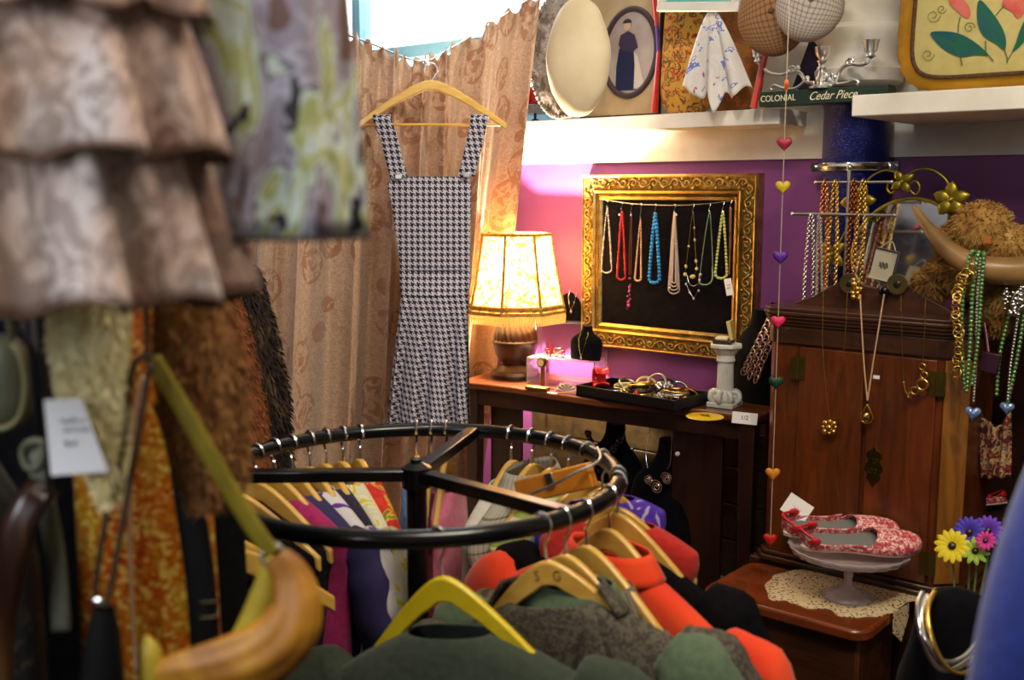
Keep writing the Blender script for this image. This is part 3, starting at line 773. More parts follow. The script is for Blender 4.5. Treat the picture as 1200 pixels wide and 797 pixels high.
for (p_, q_, r_, th_, m_, dz, lab) in bang:
    o = MB().torus(r_, th_, x=T3(tr(p_, q_, .016+dz*1.15+th_)) @ RX(R.uniform(-.14, .14)) @ RY(R.uniform(-.12, .12)), n=28, m=8, sc=(1, .9, 1)).build('bangle', M[m_], sharp=180); tag(o, lab, 'bangle', GB)
for i, (p_, q_, r_, m_, lab) in enumerate(((.64, .62, .014, 'silver', 'large silver bead brooch rising from the middle of the tray'), (.68, .74, .012, 'dull_silver', 'grey metal bead cluster at the back of the tray'), (.60, .78, .012, 'b_clear', 'clear stone cluster at the back of the tray'), (.43, .20, .011, 'gold', 'gold knot brooch at the front of the tray'), (.57, .16, .009, 'b_red', 'pink red stone brooch at the front middle of the tray'), (.75, .30, .009, 'b_sil', 'pearl cluster brooch at the right front of the tray'))):
    mb = MB()
    for k in range(9):
        q = k*2.4; rr = r_*.9*math.sqrt(k/9)
        mb.sphere(tr(p_, q_, .022+.016*(1-k/9)+(.018 if i < 3 else 0))+V((rr*1.4*math.cos(q), rr*1.4*math.sin(q), 0)), r_*.62, 7, 5)
    o = mb.build('brooch', M[m_], sharp=180); tag(o, lab, 'brooch', GB)
for (p_, q_, lab) in ((.72, .44, 'silver chain bracelet coiled on the tray'), (.36, .62, 'gold chain bracelet coiled at the left of the tray')):
    mb = MB()
    for k in range(40):
        q = k*.42; r_ = .012+.0007*k
        mb.torus(.004, .001, x=T3(tr(p_, q_, .018+R.uniform(0, .012)))@T3((r_*math.cos(q), r_*math.sin(q), 0))@RZ(q+PI/2)@RX(PI/2*(k % 2)), n=8, m=4, sc=(1.3, .8, 1))
    o = mb.build('bracelet', M['silver' if 'silver' in lab else 'gold'], sharp=180); tag(o, lab, 'bracelet', GB)
for i, (p_, q_, r_, th_, m_, tl, lab) in enumerate(((.58, .66, .036, .004, 'dull_silver', 1.1, 'grey bangle tilted upright behind the dark stack in the tray'), (.66, .70, .034, .005, 'black_plastic', .8, 'black bangle leaning in the middle of the tray'), (.74, .78, .036, .004, 'silver', .6, 'silver bangle leaning at the back right of the tray'), (.46, .72, .033, .005, 'b_amber', .7, 'amber bangle leaning behind the dark stack in the tray'), (.90, .66, .032, .004, 'copper', .5, 'copper bangle leaning at the right side of the tray'), (.30, .66, .034, .0045, 'dull_silver', .5, 'grey bangle leaning at the left of the tray'))):
    o = MB().torus(r_, th_, x=T3(tr(p_, q_, .014+r_*math.sin(tl)+th_)) @ RZ(rz+.3*i) @ RX(tl), n=28, m=8).build('bangle', M[m_], sharp=180); tag(o, lab, 'bangle', GB)
mb = MB()
for k in range(26): mb.sphere(tr(R.uniform(.25, .95), R.uniform(.12, .85), .012+R.uniform(.003, .016)), R.uniform(.004, .0075), 6, 5)
o = mb.build('loose_beads', M['brass'], sharp=180); tag(o, 'loose brass beads and studs scattered over the bottom of the tray', 'beads'); o['kind'] = 'stuff'
# red cuff
p = tz(704, 462); cz = .03
def cuff(u, v):
    q = .5+u*(2*PI-1.0); r = .027+.008*(2*abs(v-.5))**2
    return V((r*math.cos(q), (v-.5)*.046, r*math.sin(q)))
o = MB(T3(p+V((0, 0, .058))) @ RZ(PHI-.75)).grid(36, 9, cuff).build('cuff_bracelet', M['b_red'] if False else mk('red_plastic', 'd8201c', .18, coat=.5), solid=.004, sharp=180); tag(o, 'glossy red cuff bracelet standing on the left end of the black tray', 'bracelet')
# little plaster column
p = tz(849, 476)
M['plaster'] = mk('plaster', 'cfd0c8', .6, c2='bfc0b6', sc=30)
t = thing('plaster_column', 'small white fluted plaster column on the right of the console table', 'column', p, ta); x = RM[t]; k_ = 3.2/1240
MB(x).box((0, 0, .008), (.088, .088, .016)).build('plinth', M['plaster'], t, bevel=.003)
mb = MB(x)
for q in range(8):
    a_ = q*PI/4; mb.torus(.016, .008, x=T3((.034*math.cos(a_), .034*math.sin(a_), .032)) @ RZ(a_) @ RX(PI/2), n=14, m=7)
    mb.sphere((.034*math.cos(a_), .034*math.sin(a_), .032), .01, 8, 6)
mb.lathe([(.04, .016), (.038, .03), (.03, .045), (.027, .055)], n=24); mb.build('scroll_base', M['plaster'], t, sharp=180)
MB(x).lathe([(.027, .05), (.0255, .1), (.0245, .145)], n=80, rad=lambda q, v: 1-.055*(1 if math.sin(20*q) > .2 else 0)).build('fluted_shaft', M['plaster'], t, sharp=30)
MB(x).lathe([(.028, .143), (.03, .148), (.028, .154), (.028, .165), (.034, .172), (.04, .182), (.044, .186)], n=32).build('capital', M['plaster'], t, sharp=40)
mb = MB(x); mb.lathe([(.046, .185), (.052, .19), (.052, .2), (.046, .2)], n=8); mb.build('abacus', M['plaster'], t, sharp=20, bevel=.002)
tp = p+V((0, 0, .2005))
t = thing('ring_box', 'small open ring box standing on the white plaster column', 'box', tp, ta+.15); x = RM[t]
MB(x).box((-.008, 0, .006), (.058, .05, .012)).build('box_base', M['turned_wood'], t, bevel=.002)
MB(x).box((.02, 0, .040), (.012, .05, .062), x=T3((.004, 0, 0)) @ RY(-.22)).build('box_lid', M['b_amber'], t, bevel=.003)
MB(x).box((-.012, 0, .016), (.04, .04, .009)).build('cushion', mk('ivory_cloth', 'd8cda8', .8), t, bevel=.003)
# yellow disc and tag on table
p = tz(826, 489)
t = thing('painted_disc', 'round yellow painted disc lying on the table before the tray', 'disc', p, ta); x = RM[t]
MB(x).lathe([(0, 0), (.054, 0), (.057, .002), (.054, .004), (0, .004)], n=32).build('disc', mk('yellow_enamel', 'd8b21c', .3), t, sharp=40)
mb = MB(x)
for dx, dy, r_ in ((-.012, .008, .008), (.0, .002, .011), (.012, -.002, .006), (.004, .012, .006)): mb.sphere((dx, dy, .0045), (r_, r_*.7, .0014), 10, 5)
mb.build('painted_flower', mk('flower_brown', '5a3420', .5), t)
p = tz(872, 497)
t = thing('price_card', 'white half pound price card standing at the right end of the table', 'card', p, ta+.1); x = RM[t]
MB(x).box((0, 0, .017), (.075, .002, .034), x=RX(-.25)).build('card', M['white_card'], t, sharp=0)
tx = text('1/2', .018, x @ RX(-.25) @ T3((0, -.0013, .018)) @ RX(PI/2), m=M['ink'], parent=t, name='price_writing')
# chain bust between table and cabinet
p = fw(-1.56, 3.14, TZ)
bp = W(884, 460, 3.10); bp.z = TZ
bust('tall black velvet bust with silver link necklace at the end of the table', bp, .30, .19, PHI-.2, lean=.1)
o_pts = []
mb = MB()
for (ax, ay, bx, by, bow) in ((903, 372, 872, 436, 10), (906, 380, 878, 442, 12), (908, 392, 886, 444, 10)):
    Pp = resample(smooth([W(ax, ay, 3.0), W((ax+bx)/2-bow*.3, (ay+by)/2+bow*.5, 2.985), W(bx, by, 2.98)], 8), .0125)
    for k, q in enumerate(Pp):
        d = (Pp[min(k+1, len(Pp)-1)]-Pp[max(k-1, 0)]).normalized()
        mb.torus(.0125, .0022, x=T3(q) @ d.to_track_quat('X', 'Z').to_matrix().to_4x4() @ RX(.9 if k % 2 else PI/2+.8), n=14, m=5, sc=(1.15, .8, 1))
o = mb.build('necklace', metal('rose_silver', 'd8b8a8', .2), sharp=180); tag(o, 'chunky pinkish silver link necklace draped over the tall black bust', 'necklace')
# ================================================================ UNDER THE TABLE
def floor_stand(label, px, py, d, h, wd):
    p = W(px, py, d); p.z = 0.0
    t = thing('display_plinth', label, 'plinth', p, PHI); MB(RM[t]).box((0, 0, h/2), (wd, .12, h)).build('plinth_block', M['dark_wood'], t, bevel=.004); return p
p = floor_stand('dark wooden plinth under the table, left of the two holding busts', 714, 560, 3.0, .36, .2)
q_ = V((p.x, p.y, .361)); bust('black bust with sparkling beads under the table, left one', q_, .33, .25, PHI)
mb = MB()
for (lo_, wn) in ((.62, .26), (.52, .3)):
    for i in range(26):
        s = i/25*2-1; k = lerp(lo_, .9, abs(s)**1.2); mb.sphere(T3(q_) @ RZ(PHI) @ V((s*.25*wn, -.052-.01+.1*(k-.6)*(-1 if k < .6 else 1), .33*k)), .0065 if i % 3 else .010, 7, 5)
o = mb.build('necklace', mk('jet_bead', '0b0b12', .06, spec=.8)); tag(o, 'sparkling jet black bead necklace on the left bust under the table', 'necklace')
mb = MB()
for px_, py_, r_ in ((706, 452, .013), (697, 468, .011), (692, 473, .009), (727, 461, .01)): mb.sphere(W(px_, py_, 2.93), (r_, r_*.5, r_*1.2), 8, 5)
mb.build('crystal_stones', M['silver'], o)
o2 = MB().tube(smooth([W(737, 470, 2.92), W(734, 500, 2.92), W(728, 520, 2.92)], 5), .0012, 5).build('earring', M['gold']); tag(o2, 'long gold thread earring dangling beside the left bust under the table', 'earring')
MB().sphere(W(741, 526, 2.92), (.008, .004, .006), 8, 6).build('tab', M['silver'], o2)
p = floor_stand('dark wooden plinth under the table, right of the two holding busts', 776, 600, 2.95, .30, .2)
q_ = V((p.x, p.y, .301)); bust('black bust with silver spiral necklace under the table, right one', q_, .38, .27, PHI)
mb = MB()
for px_, py_, r_, tn in ((759, 562, .017, 2.3), (769, 571, .025, 2.6), (781, 561, .022, 2.6)):
    c = W(px_, py_, 2.875); pts = [c+V((WY*rr*math.cos(a_), -WX*rr*math.cos(a_), rr*math.sin(a_))) for a_, rr in [(j*.35, r_*(.12+.88*j/(tn*18))) for j in range(int(tn*18))]]
    mb.tube(pts, .0021, 5)
ch = MB().tube(smooth([W(759, 548, 2.88), W(757, 530, 2.89), W(762, 500, 2.93)], 4), .0014, 5).tube(smooth([W(782, 550, 2.88), W(786, 540, 2.89), W(788, 505, 2.93)], 4), .0014, 5)
o = ch.build('necklace', M['silver']); tag(o, 'silver wire necklace with three spirals on the right bust under the table', 'necklace'); mb.build('spiral_pendants', M['rose_gold'] if False else metal('pale_silver', 'f4e6e0', .3), o)
mb = MB().sphere(W(794, 532, 2.87), (.008, .005, .008), 8, 6); mb.build('clasp_tag', M['white_card'], o)
# ================================================================ UPPER SHELF
SZ = 1.746
def on_shelf(px, D): p = W(px, 135, D); p.z = SZ; return p
# red toy radio
p = on_shelf(620, 3.13)
t = thing('red_projector', 'small red box with round lens and grey base on shelf end by curtain', 'projector', p, PHI); x = RM[t]
MB(x).prism([(-.06, .062), (.06, .062), (.045, .125), (-.045, .125)], .09).build('red_case', mk('red_enamel', 'c01c26', .3), t, bevel=.006)
MB(x).box((0, 0, .046), (.125, .1, .032)).build('grey_base', mk('grey_enamel', '8a8e98', .4), t, bevel=.005)
for sx in (-1, 1): MB(x).lathe([(.013, .0), (.013, .008), (.005, .01), (.005, .03)], c=(sx*.045, -.02, 0), n=12).build('foot', M['black_plastic'], t)
o = MB(x).lathe([(.024, 0), (.024, .01), (.018, .012), (.018, .004)], n=20, x=T3((-.008, -.045, .092)) @ RX(PI/2)).build('lens_ring', M['silver'], t)
MB(x).lathe([(0, .0), (.018, .0), (.017, .006), (0, .01)], n=16, x=T3((-.008, -.045, .092)) @ RX(PI/2)).build('lens', mk('lens_glass', '141c3a', .1), o)
# hats hanging from the ceiling
M['knit_grey'] = blotch('grey_knit', [(0, '6e6358'), (.45, '8f8780'), (.6, 'a8a09c'), (.7, '5c5450')], 40, dist=.4, r=.95, bump=.8)
M['felt_cream'] = mk('cream_felt', 'cbb892', .9, c2='d6c6a4', sc=8, sheen=.3, bump=.05, bsc=60)
def hat_disc(name, label, px, py, D, wpx, hpx, depth, tilt, m, lumps=0, brim=True):
    c = W(px, py, D); k = c.y/1243
    a, b = wpx/2*k, hpx/2*k
    t = thing(name, label, 'hat', c, tilt); x = RM[t]
    def fn(u, v):
        q = 2*PI*u; vv = v*PI
        r = math.sin(vv)**.8 if math.sin(vv) > 0 else 0
        y = -depth*math.cos(vv)*(1 if v < .5 else .55)
        g = 1+lumps*math.sin(9*q)*math.sin(5*vv)
        ex = 1-.10*math.sin(q)*(1 if math.sin(q) > 0 else -.4)
        return V((a*r*math.cos(q)*g*ex, y, b*r*math.sin(q)*g))
    o = MB(x).grid(56, 26, fn, closeu=True).build('crown', m, t, sharp=180)
    return t, x, a, b, c
t, x, a, b, c = hat_disc('knitted_hat', 'slouchy grey knitted hat hanging behind the cream beret', 658, 66, 2.93, 74, 138, .05, PHI*.6, M['knit_grey'], .05)
mb = MB(); pts = [V((.97*a*math.cos(q), -.01, .97*b*math.sin(q))) for q in [2*PI*i/60 for i in range(60)]]
for i, p in enumerate(pts): mb.sphere(x @ p, (.011, .014, .011), 6, 4)
mb.build('crochet_edge', M['knit_grey'], t)
MB(x).tube([(0, 0, b-.01), (0, 0, 2.8-c.z)], .0015, 5).build('hanging_cord', M['string'], t)
t, x, a, b, c = hat_disc('cream_beret', 'plain cream felt beret hanging on a cord before the grey knitted hat', 678, 67, 2.82, 79, 134, .06, PHI*.7, M['felt_cream'], .012)
MB(x).tube([(0, 0, b-.01), (0, 0, 2.8-c.z)], .0015, 5).build('hanging_cord', M['string'], t)
MB(x).box((0, -.01, b+.004), (.03, .014, .03)).build('black_clip', M['black_plastic'], t, bevel=.003)
# portrait
def leaning(px0, px1, py_top, D, lean, name, label, cat):
    p0 = on_shelf(px0, D); p1 = on_shelf(px1, D); Lw = (p1-p0).length; pt = W((px0+px1)/2, py_top, D)
    t = thing(name, label, cat, (p0+p1)/2, PHI); return t, RM[t] @ RX(lean), Lw, pt.z-SZ
t, x, Lw, hh = leaning(684, 772, -14, 3.13, -.05, 'oval_portrait', 'framed portrait with oval opening showing a woman in long blue dress', 'picture')
MB(x).box((0, .0, hh/2), (Lw, .014, hh)).build('mount_board', mk('beige_mount', 'b9a480', .7, c2='a89068', sc=12), t, sharp=0)
mb = MB(x)
for c_, d_ in (((0, -.004, .004), (Lw+.008, .024, .008)), ((0, -.004, hh), (Lw+.008, .024, .01)), ((-Lw/2, -.004, hh/2), (.008, .024, hh)), ((Lw/2, -.004, hh/2), (.006, .024, hh))): mb.box(c_, d_)
mb.build('outer_frame', M['dark_wood'], t, sharp=0)
oc = V((.035*Lw/.3, -.012, hh*.50)); ow, oh = Lw*.345, hh*.335
MB(x).torus(1, .0, n=4) if False else None
mb = MB(x); mb.tube([(oc.x+ow*math.cos(q), oc.y, oc.z+oh*math.sin(q)) for q in [2*PI*i/40 for i in range(40)]], .010, 8, closed=True); mb.build('oval_frame', mk('dark_oval', '40343c', .35), t, sharp=180)
n = 40; vs = [(oc.x, oc.y+.003, oc.z)]+[(oc.x+ow*math.cos(2*PI*i/n), oc.y+.003, oc.z+oh*math.sin(2*PI*i/n)) for i in range(n)]
ph = MB(x).add(vs, [(0, 1+(i+1) % n, 1+i) for i in range(n)]).build('photograph', mk('photo_grey', '9a8f8c', .4, c2='b8aea8', sc=6), t, sharp=0)
def flat(poly, m, nm, y=.0): 
    k = len(poly); return MB(x).add([(oc.x+ow*a, oc.y+.001+y, oc.z+oh*b) for a, b in poly], [tuple(range(k))]).build(nm, m, ph, sharp=0)
flat([(-.5, -.86), (.28, -.88), (.2, -.2), (.1, .15), (-.15, .2), (-.42, .1), (-.5, -.3)], mk('photo_blue', '16204a', .5), 'painted_dress')
flat([(-.38, .42), (-.1, .5), (.15, .4), (.3, .1), (.1, .0), (-.3, .05), (-.45, .2)], mk('photo_violet', '3a2c4c', .5), 'painted_bodice', -.0006)
flat([(.15, .0), (.3, -.1), (.6, -.8), (.2, -.85), (.2, -.3)], mk('photo_white', 'cfc6c0', .5), 'painted_apron', -.0006)
flat([(-.14+.13*math.cos(q), .62+.12*math.sin(q)) for q in [2*PI*i/14 for i in range(14)]], mk('photo_skin', 'c8a890', .5), 'painted_face', -.0006)
flat([(-.14+.17*math.cos(q), .68+.1*math.sin(q)) for q in [PI*i/8 for i in range(9)]], mk('photo_hair', '3c2c28', .5), 'painted_hair', -.0012)
# red rods
M['red_lacquer'] = mk('red_lacquer', 'b01c14', .3, coat=.4); M['violet'] = mk('violet_paint', '4b2a78', .5)
t = thing('red_umbrella', 'slim furled red umbrella with violet band standing between portrait and tapestry', 'umbrella', on_shelf(767, 3.06)); x = RM[t] 
q0 = W(767, 132, 3.06); q1 = W(772, 60, 3.06); q2 = W(765, -40, 3.06)
MB().tube(smooth([q0, q0.lerp(q1, .4), q1], 4), [.012-.006*i/8 for i in range(9)], 8).build('furled_canopy', M['red_lacquer'], t)
MB().tube([q1, q1.lerp(q2, .3)], .006, 8).build('violet_band', M['violet'], t)
MB().tube([q1.lerp(q2, .3), q2], [.007, .015], 8).build('furled_top', M['red_lacquer'], t)
# tapestry bags
def tapestry(name, base):
    st = [(0, base), (.47, base), (.5, 'b8541c'), (.54, '8a2c18'), (.56, '3f5a3c'), (.60, base), (.66, '6a6a3a'), (.70, 'c08a2c')]
    return blotch(name, st, 26, dist=1.6, r=.9, bump=.2)
M['tap1'] = tapestry('yellow_tapestry', 'c99a3c'); M['tap2'] = tapestry('brown_tapestry', '8a5c22')
def cushion(name, label, cat, px0, px1, py0, py1, D, thick, m, lean=-.08, scal=0):
    p0 = W(px0, py1, D); p1 = W(px1, py1, D); Lw = (p1-p0).length; hh = W((px0+px1)/2, py0, D).z-p0.z
    c = (p0+p1)/2; c.z = min(p0.z, p1.z); c.z = SZ if abs(c.z-SZ) < .06 else c.z
    t = thing(name, label, cat, c, PHI); x = RM[t] @ RX(lean)
    def fn(u, v):
        q = 2*PI*u; cx, cz = math.cos(q), math.sin(q)
        e = .42; X = math.copysign(abs(cx)**e, cx); Zz = math.copysign(abs(cz)**e, cz)
        vv = v*PI; r = math.sin(vv)**.55 if 0 < v < 1 else 0
        g = 1+scal*math.sin(26*q)*(r**4)
        return V((Lw/2*X*r*g, -math.cos(vv)*thick*(1-.15*r), hh/2+hh/2*Zz*r*g))
    o = MB(x).grid(72, 22, fn, closeu=True).build('cushion_cover', m, t, sharp=180)
    return t, x, Lw, hh
cushion('tapestry_cushion', 'yellow tapestry cushion with small red flowers next to the portrait', 'cushion', 773, 838, -40, 121, 3.12, .04, M['tap1'])
cushion('tapestry_bag', 'darker brown gold tapestry bag behind the white handkerchief', 'bag', 828, 892, -30, 122, 3.10, .035, M['tap2'])
# handkerchief
M['hanky'] = blotch('printed_cotton', [(0, 'a84a7a'), (.32, 'cfcac4'), (.5, 'd4d0cc'), (.54, '6a7ab8'), (.58, 'd6d0cc'), (.63, '8a94c4'), (.66, 'd2cdc6')], 13, dist=1.4, r=.9)
hp = W(833, 12, 2.98)
def hk(u, v):
    s = (u-.5)*2; px = 835+s*lerp(5, 40, v**.8)+4*v; py = lerp(14, 104+24*(1-abs(s)**.7)*(.4+.6*abs(math.sin(5*u*PI))), v)
    p = W(px, py, 2.97); f = .018*v*math.sin(u*PI*5.5); return p+V((-WX*f, -WY*f, .014*v*math.sin(u*PI*7)))
mb = MB().grid(60, 24, hk); t = mb.build('handkerchief', M['hanky'], solid=.0015, sharp=180); tag(t, 'white printed handkerchief pinched at top and hanging before the tapestries', 'handkerchief')
# white framed picture at top
t = thing('white_picture', 'white framed picture with turquoise print hanging at the top above the handkerchief', 'picture', W(818, 8, 2.95), PHI); x = RM[t] @ RY(.10) @ T3((0, 0, 0)); k = 3.2/1243
wd, ht = .285, .30
for c_, d_ in (((0, 0, .0), (wd, .02, .028)), ((0, 0, ht), (wd, .02, .028)), ((-wd/2+.014, 0, ht/2), (.028, .02, ht-.028)), ((wd/2-.014, 0, ht/2), (.028, .02, ht-.028))):
    MB(x).box(c_, d_).build('frame_side', M['white_paint'], t, bevel=.002)
MB(x).box((0, .004, ht/2), (wd-.05, .006, ht-.02)).build('print', mk('turquoise_print', '5aa0a0', .4, c2='88c0b4', sc=8), t, sharp=0)
for sx in (-1, 1): MB().tube([x @ V((sx*.1, 0, ht)), V(((x @ V((sx*.1, 0, ht))).x, (x @ V((sx*.1, 0, ht))).y, 2.8))], .001, 4).build('hanging_cord', M['string'], t)
# rod right of tapestry, dark box
t = MB().tube([W(883, 127, 3.0), W(897, 60, 3.0), W(902, 30, 3.0)], .011, 8).build('red_stick', mk('orange_red', 'b8301a', .4)); tag(t, 'orange red stick leaning on the shelf right of the tapestry bag', 'stick')
t = MB(T3(W(952, 95, 3.15)) @ RZ(PHI) @ RY(.35)).box((0, 0, .06), (.085, .06, .19)).build('purple_box', mk('dark_purple_card', '1e1230', .6), bevel=.003); tag(t, 'tilted dark purple box behind the silver candelabra', 'box')
# flat caps
def cap_mat(name, a_, b_, p_): return checks(name, a_, b_, p_, .3)
def flat_cap(label, px, py, D, wpx, hpx, m, rot):
    c = W(px, py, D); k = c.y/1243; a, b = wpx/2*k, hpx/2*k
    t = thing('flat_cap', label, 'cap', c, PHI*.4, 'flat caps hung above the candelabra'); x = RM[t] @ RY(rot)
    def fn(u, v):
        q = 2*PI*u; vv = v*PI; r = abs(math.sin(vv))**.75
        zz = math.sin(q); g = 1-.18*max(0, zz)*abs(math.cos(q))
        return V((a*r*math.cos(q)*g, -.05*math.cos(vv)*(1 if v < .5 else .7), b*r*zz))
    MB(x).grid(56, 24, fn, closeu=True, fuv=lambda u, v: (.20*v*math.cos(2*PI*u), .2*v*math.sin(2*PI*u))).build('crown', m, t, sharp=180)
    def pk(u, v):
        q = PI*(1+u); r = lerp(.8, 1.08, v); return V((a*r*math.cos(q)*.95, -.03-.045*v+.02*math.cos(q)**2, b*r*math.sin(q)))
    MB(x).sphere((0, -.052, b*.05), (.009, .005, .009), 10, 6).build('button', m, t)
    MB(x).tube([(0, 0, b*.95), (0, 0, b*.95+.35)], .0015, 5).build('hanging_cord', M['string'], t)
    return t
M['tweed_brown'] = cap_mat('brown_tweed', '8a6440', '5a3c20', .0075); M['tweed_grey'] = cap_mat('grey_check', 'a49a90', '6e625a', .0075)
flat_cap('brown tweed flat cap hanging left above the silver candelabra', 905, 18, 2.90, 78, 92, M['tweed_brown'], -.25)
flat_cap('grey checked flat cap hanging in front of the brown tweed cap', 950, 4, 2.84, 76, 86, M['tweed_grey'], .3)
# sign block
a = W(888, 126, 3.0); b = W(1036, 111.5, 3.0)
DS = 2.985
p0, p1 = W(889, 125, DS), W(1040, 112, DS); Lw = (p1-p0).length; hs = .043
t = thing('sign_block', 'dark green boxed sign reading COLONIAL Cedar Piece bridging the two white shelves', 'sign', V(((p0.x+p1.x)/2, (p0.y+p1.y)/2, SZ)), PHI); x = RM[t]
MB(x).box((0, .03, hs/2), (Lw, .06, hs)).build('sign_board', mk('dark_green', '17281f', .45, c2='1e3226', sc=10), t, bevel=.002)
M['cream_letter'] = mk('cream_letter', 'd8cfae', .5)
text('COLONIAL', .026, x @ T3((-Lw/2+.062, -.0008, hs*.50)) @ RX(PI/2), m=M['cream_letter'], parent=t, name='lettering', sx=.86)
text('Cedar Piece', .034, x @ T3((.035, -.0008, hs*.5)) @ RX(PI/2), shear=.45, m=M['cream_letter'], parent=t, name='script_lettering', sx=.86)
# candelabra
cb = W(962, 109, 3.0); cb.z = SZ+hs+.0005
t = thing('candelabra', 'small three armed silver candelabra standing on the green sign', 'candelabra', cb, PHI); x = RM[t]
kk = cb.y/1243; M['silver'], keep_silver = metal('bright_silver', 'f4f4f2', .3), M['silver']
def q3(px, py): 
    w_ = W(px, py, uw(cb)[1]); return RM[t].inverted() @ w_
MB(x).lathe([(.034, 0), (.035, .006), (.02, .011), (.012, .014), (.014, .022), (.018, .03), (.012, .038), (.009, .05), (.014, .058), (.009, .066), (.011, .072), (.016, .078), (.008, .082), (.012, .086), (.02, .096), (.022, .118), (.018, .118)], n=20).build('centre_stem', M['silver'], t, sharp=40)
for sgn, pts, cup in ((-1, [(955, 97), (945, 96), (938, 86), (928, 84), (915, 88), (902, 86), (893, 79), (889, 72)], (889, 72)), (1, [(965, 98), (978, 98), (985, 82), (996, 75), (1008, 76), (1016, 73), (1020, 66)], (1020, 66))):
    L_ = smooth([q3(*q) for q in pts], 5); arm = MB(x).tube(L_, .0058, 8)
    cc = q3(*pts[3]); 
    for rr, cx in ((.012, 0), ):
        arm.tube([(cc.x+rr*(1-j/22)*math.cos(j*.5), cc.y-.002, cc.z+.004+rr*(1-j/22)*math.sin(j*.5)) for j in range(20)], .004, 6)
    o = arm.build('arm', M['silver'], t, sharp=180)
    c_ = q3(*cup); MB(x).lathe([(.007, -.006), (.015, .0), (.010, .008), (.018, .014), (.021, .034), (.024, .044), (.019, .044), (.014, .02)], c=tuple(c_), n=18).build('candle_cup', M['silver'], o, sharp=40)
for pts in ([(905, 106), (903, 103), (908, 100), (916, 103), (930, 104), (940, 98), (944, 92)], [(1004, 100), (1006, 96), (1000, 94), (992, 97), (980, 98), (972, 92), (976, 86)]): MB(x).tube(smooth([q3(*q) for q in pts], 5), .0046, 7).build('scroll', M['silver'], t, sharp=180)
for px, py in ((946, 92), (968, 88), (935, 80), (978, 90)): MB(x).sphere(q3(px, py), .0085, 8, 6).build('boss', M['silver'], t, sharp=180)
M['silver'] = keep_silver
# painted cushion
M['mustard'] = mk('mustard_cotton', 'b8861a', .85, c2='a5760f', sc=14, bump=.1)
t, x, Lw, hh = cushion('tulip_cushion', 'mustard cushion with painted red tulips and green leaves on the right shelf', 'cushion', 1047, 1312, -142, 112, 2.88, .06, M['mustard'], -.1, .012)
M['linen'] = mk('painted_linen', 'b5a868', .9, c2='beb274', sc=30)
kx = Lw/(1268-1047)
pc_ = RM[t].inverted()
def cq(px, py, y=-.062):
    d = W(px, py, 2.82); l = x.inverted() @ d; return V((l.x, y, l.z))
def bul(p): 
    return p
n = 48; c0_ = cq(1180, -15); hw_, hh_ = abs(cq(1064, 50).x-c0_.x), abs(cq(1180, 84).z-c0_.z)
def rr_(q, s=1): 
    cx, cz = math.cos(q), math.sin(q); return V((c0_.x+hw_*s*math.copysign(abs(cx)**.3, cx), 0, c0_.z+hh_*s*math.copysign(abs(cz)**.3, cz)))
def yb(l):                                                  # depth of the bulging cover
    a_ = min(1, abs(l.x)/(Lw/2)); b_ = min(1, abs(l.z-hh/2)/(hh/2)); m_ = (a_**4.5+b_**4.5)**(1/4.5); m_ = min(.995, m_)
    vv = math.asin(m_**(1/.55)) if m_ < 1 else PI/2; return -math.cos(vv)*.06*(1-.15*m_)
vs = []; nr = 8
for j in range(nr+1):
    for i in range(n):
        l = rr_(2*PI*i/n, max(.001, j/nr)); vs.append((l.x, yb(l)-.003, l.z))
pn = MB(x).add(vs, [(j*n+i, j*n+n+i, j*n+n+(i+1) % n, j*n+(i+1) % n) for j in range(nr) for i in range(n)]).build('linen_panel', M['linen'], t, sharp=180)
def on(l, e=.005): return V((l.x, yb(l)-e, l.z))
MB(x).tube([on(rr_(2*PI*i/96)) for i in range(96)], .0055, 7, closed=True).build('brown_braid', mk('brown_braid', '3c2413', .8, c2='5a3a20', sc=120), t, sharp=180)
def leaf(pts, m, nm):
    L_ = [cq(*q) for q in pts]; c_ = sum(L_, V())/len(L_); sm = smooth([V((q.x, 0, q.z)) for q in L_], 5, True); k = len(sm)
    vs = [on(c_, .0062)]+[on(q, .0058) for q in sm]; MB(x).add(vs, [(0, 1+i, 1+(i+1) % k) for i in range(k)]).build(nm, m, pn, sharp=0)
M['leaf'] = mk('painted_leaf', '0d5c38', .7, c2='0b4a5e', sc=14); M['tulip'] = mk('painted_tulip', 'b8321e', .7, c2='c8685c', sc=16)
leaf([(1087, 37), (1105, 35), (1125, 39), (1143, 50), (1156, 63), (1140, 63), (1122, 65), (1102, 55)], M['leaf'], 'painted_leaf')
leaf([(1145, -2), (1160, 12), (1172, 30), (1177, 45), (1175, 57), (1165, 50), (1150, 40), (1143, 22)], M['leaf'], 'painted_leaf')
leaf([(1206, 10), (1212, 30), (1198, 48), (1184, 60), (1188, 50), (1195, 30)], M['leaf'], 'painted_leaf')
leaf([(1108, -12), (1125, -4), (1134, 8), (1134, 19), (1127, 18), (1118, 10), (1110, 2)], M['tulip'], 'painted_tulip')
leaf([(1172, 4), (1180, -12), (1200, -20), (1215, -8), (1206, 4), (1192, 20), (1184, 12)], M['tulip'], 'painted_tulip')
sg_ = mk('stem_green', '4a5a2c', .7)
for pts in ([(1123, 18), (1121, 28), (1121, 37)], [(1123, 64), (1125, 75)], [(1156, 63), (1162, 70)], [(1153, 46), (1153, 62)], [(1165, 16), (1175, 4)], [(1175, 56), (1178, 66), (1178, 72)], [(1184, 60), (1178, 70)]):
    L_ = [cq(*q) for q in pts]; MB(x).tube([on(q, .0062) for q in L_], .0012, 4).build('painted_stem', sg_, pn)
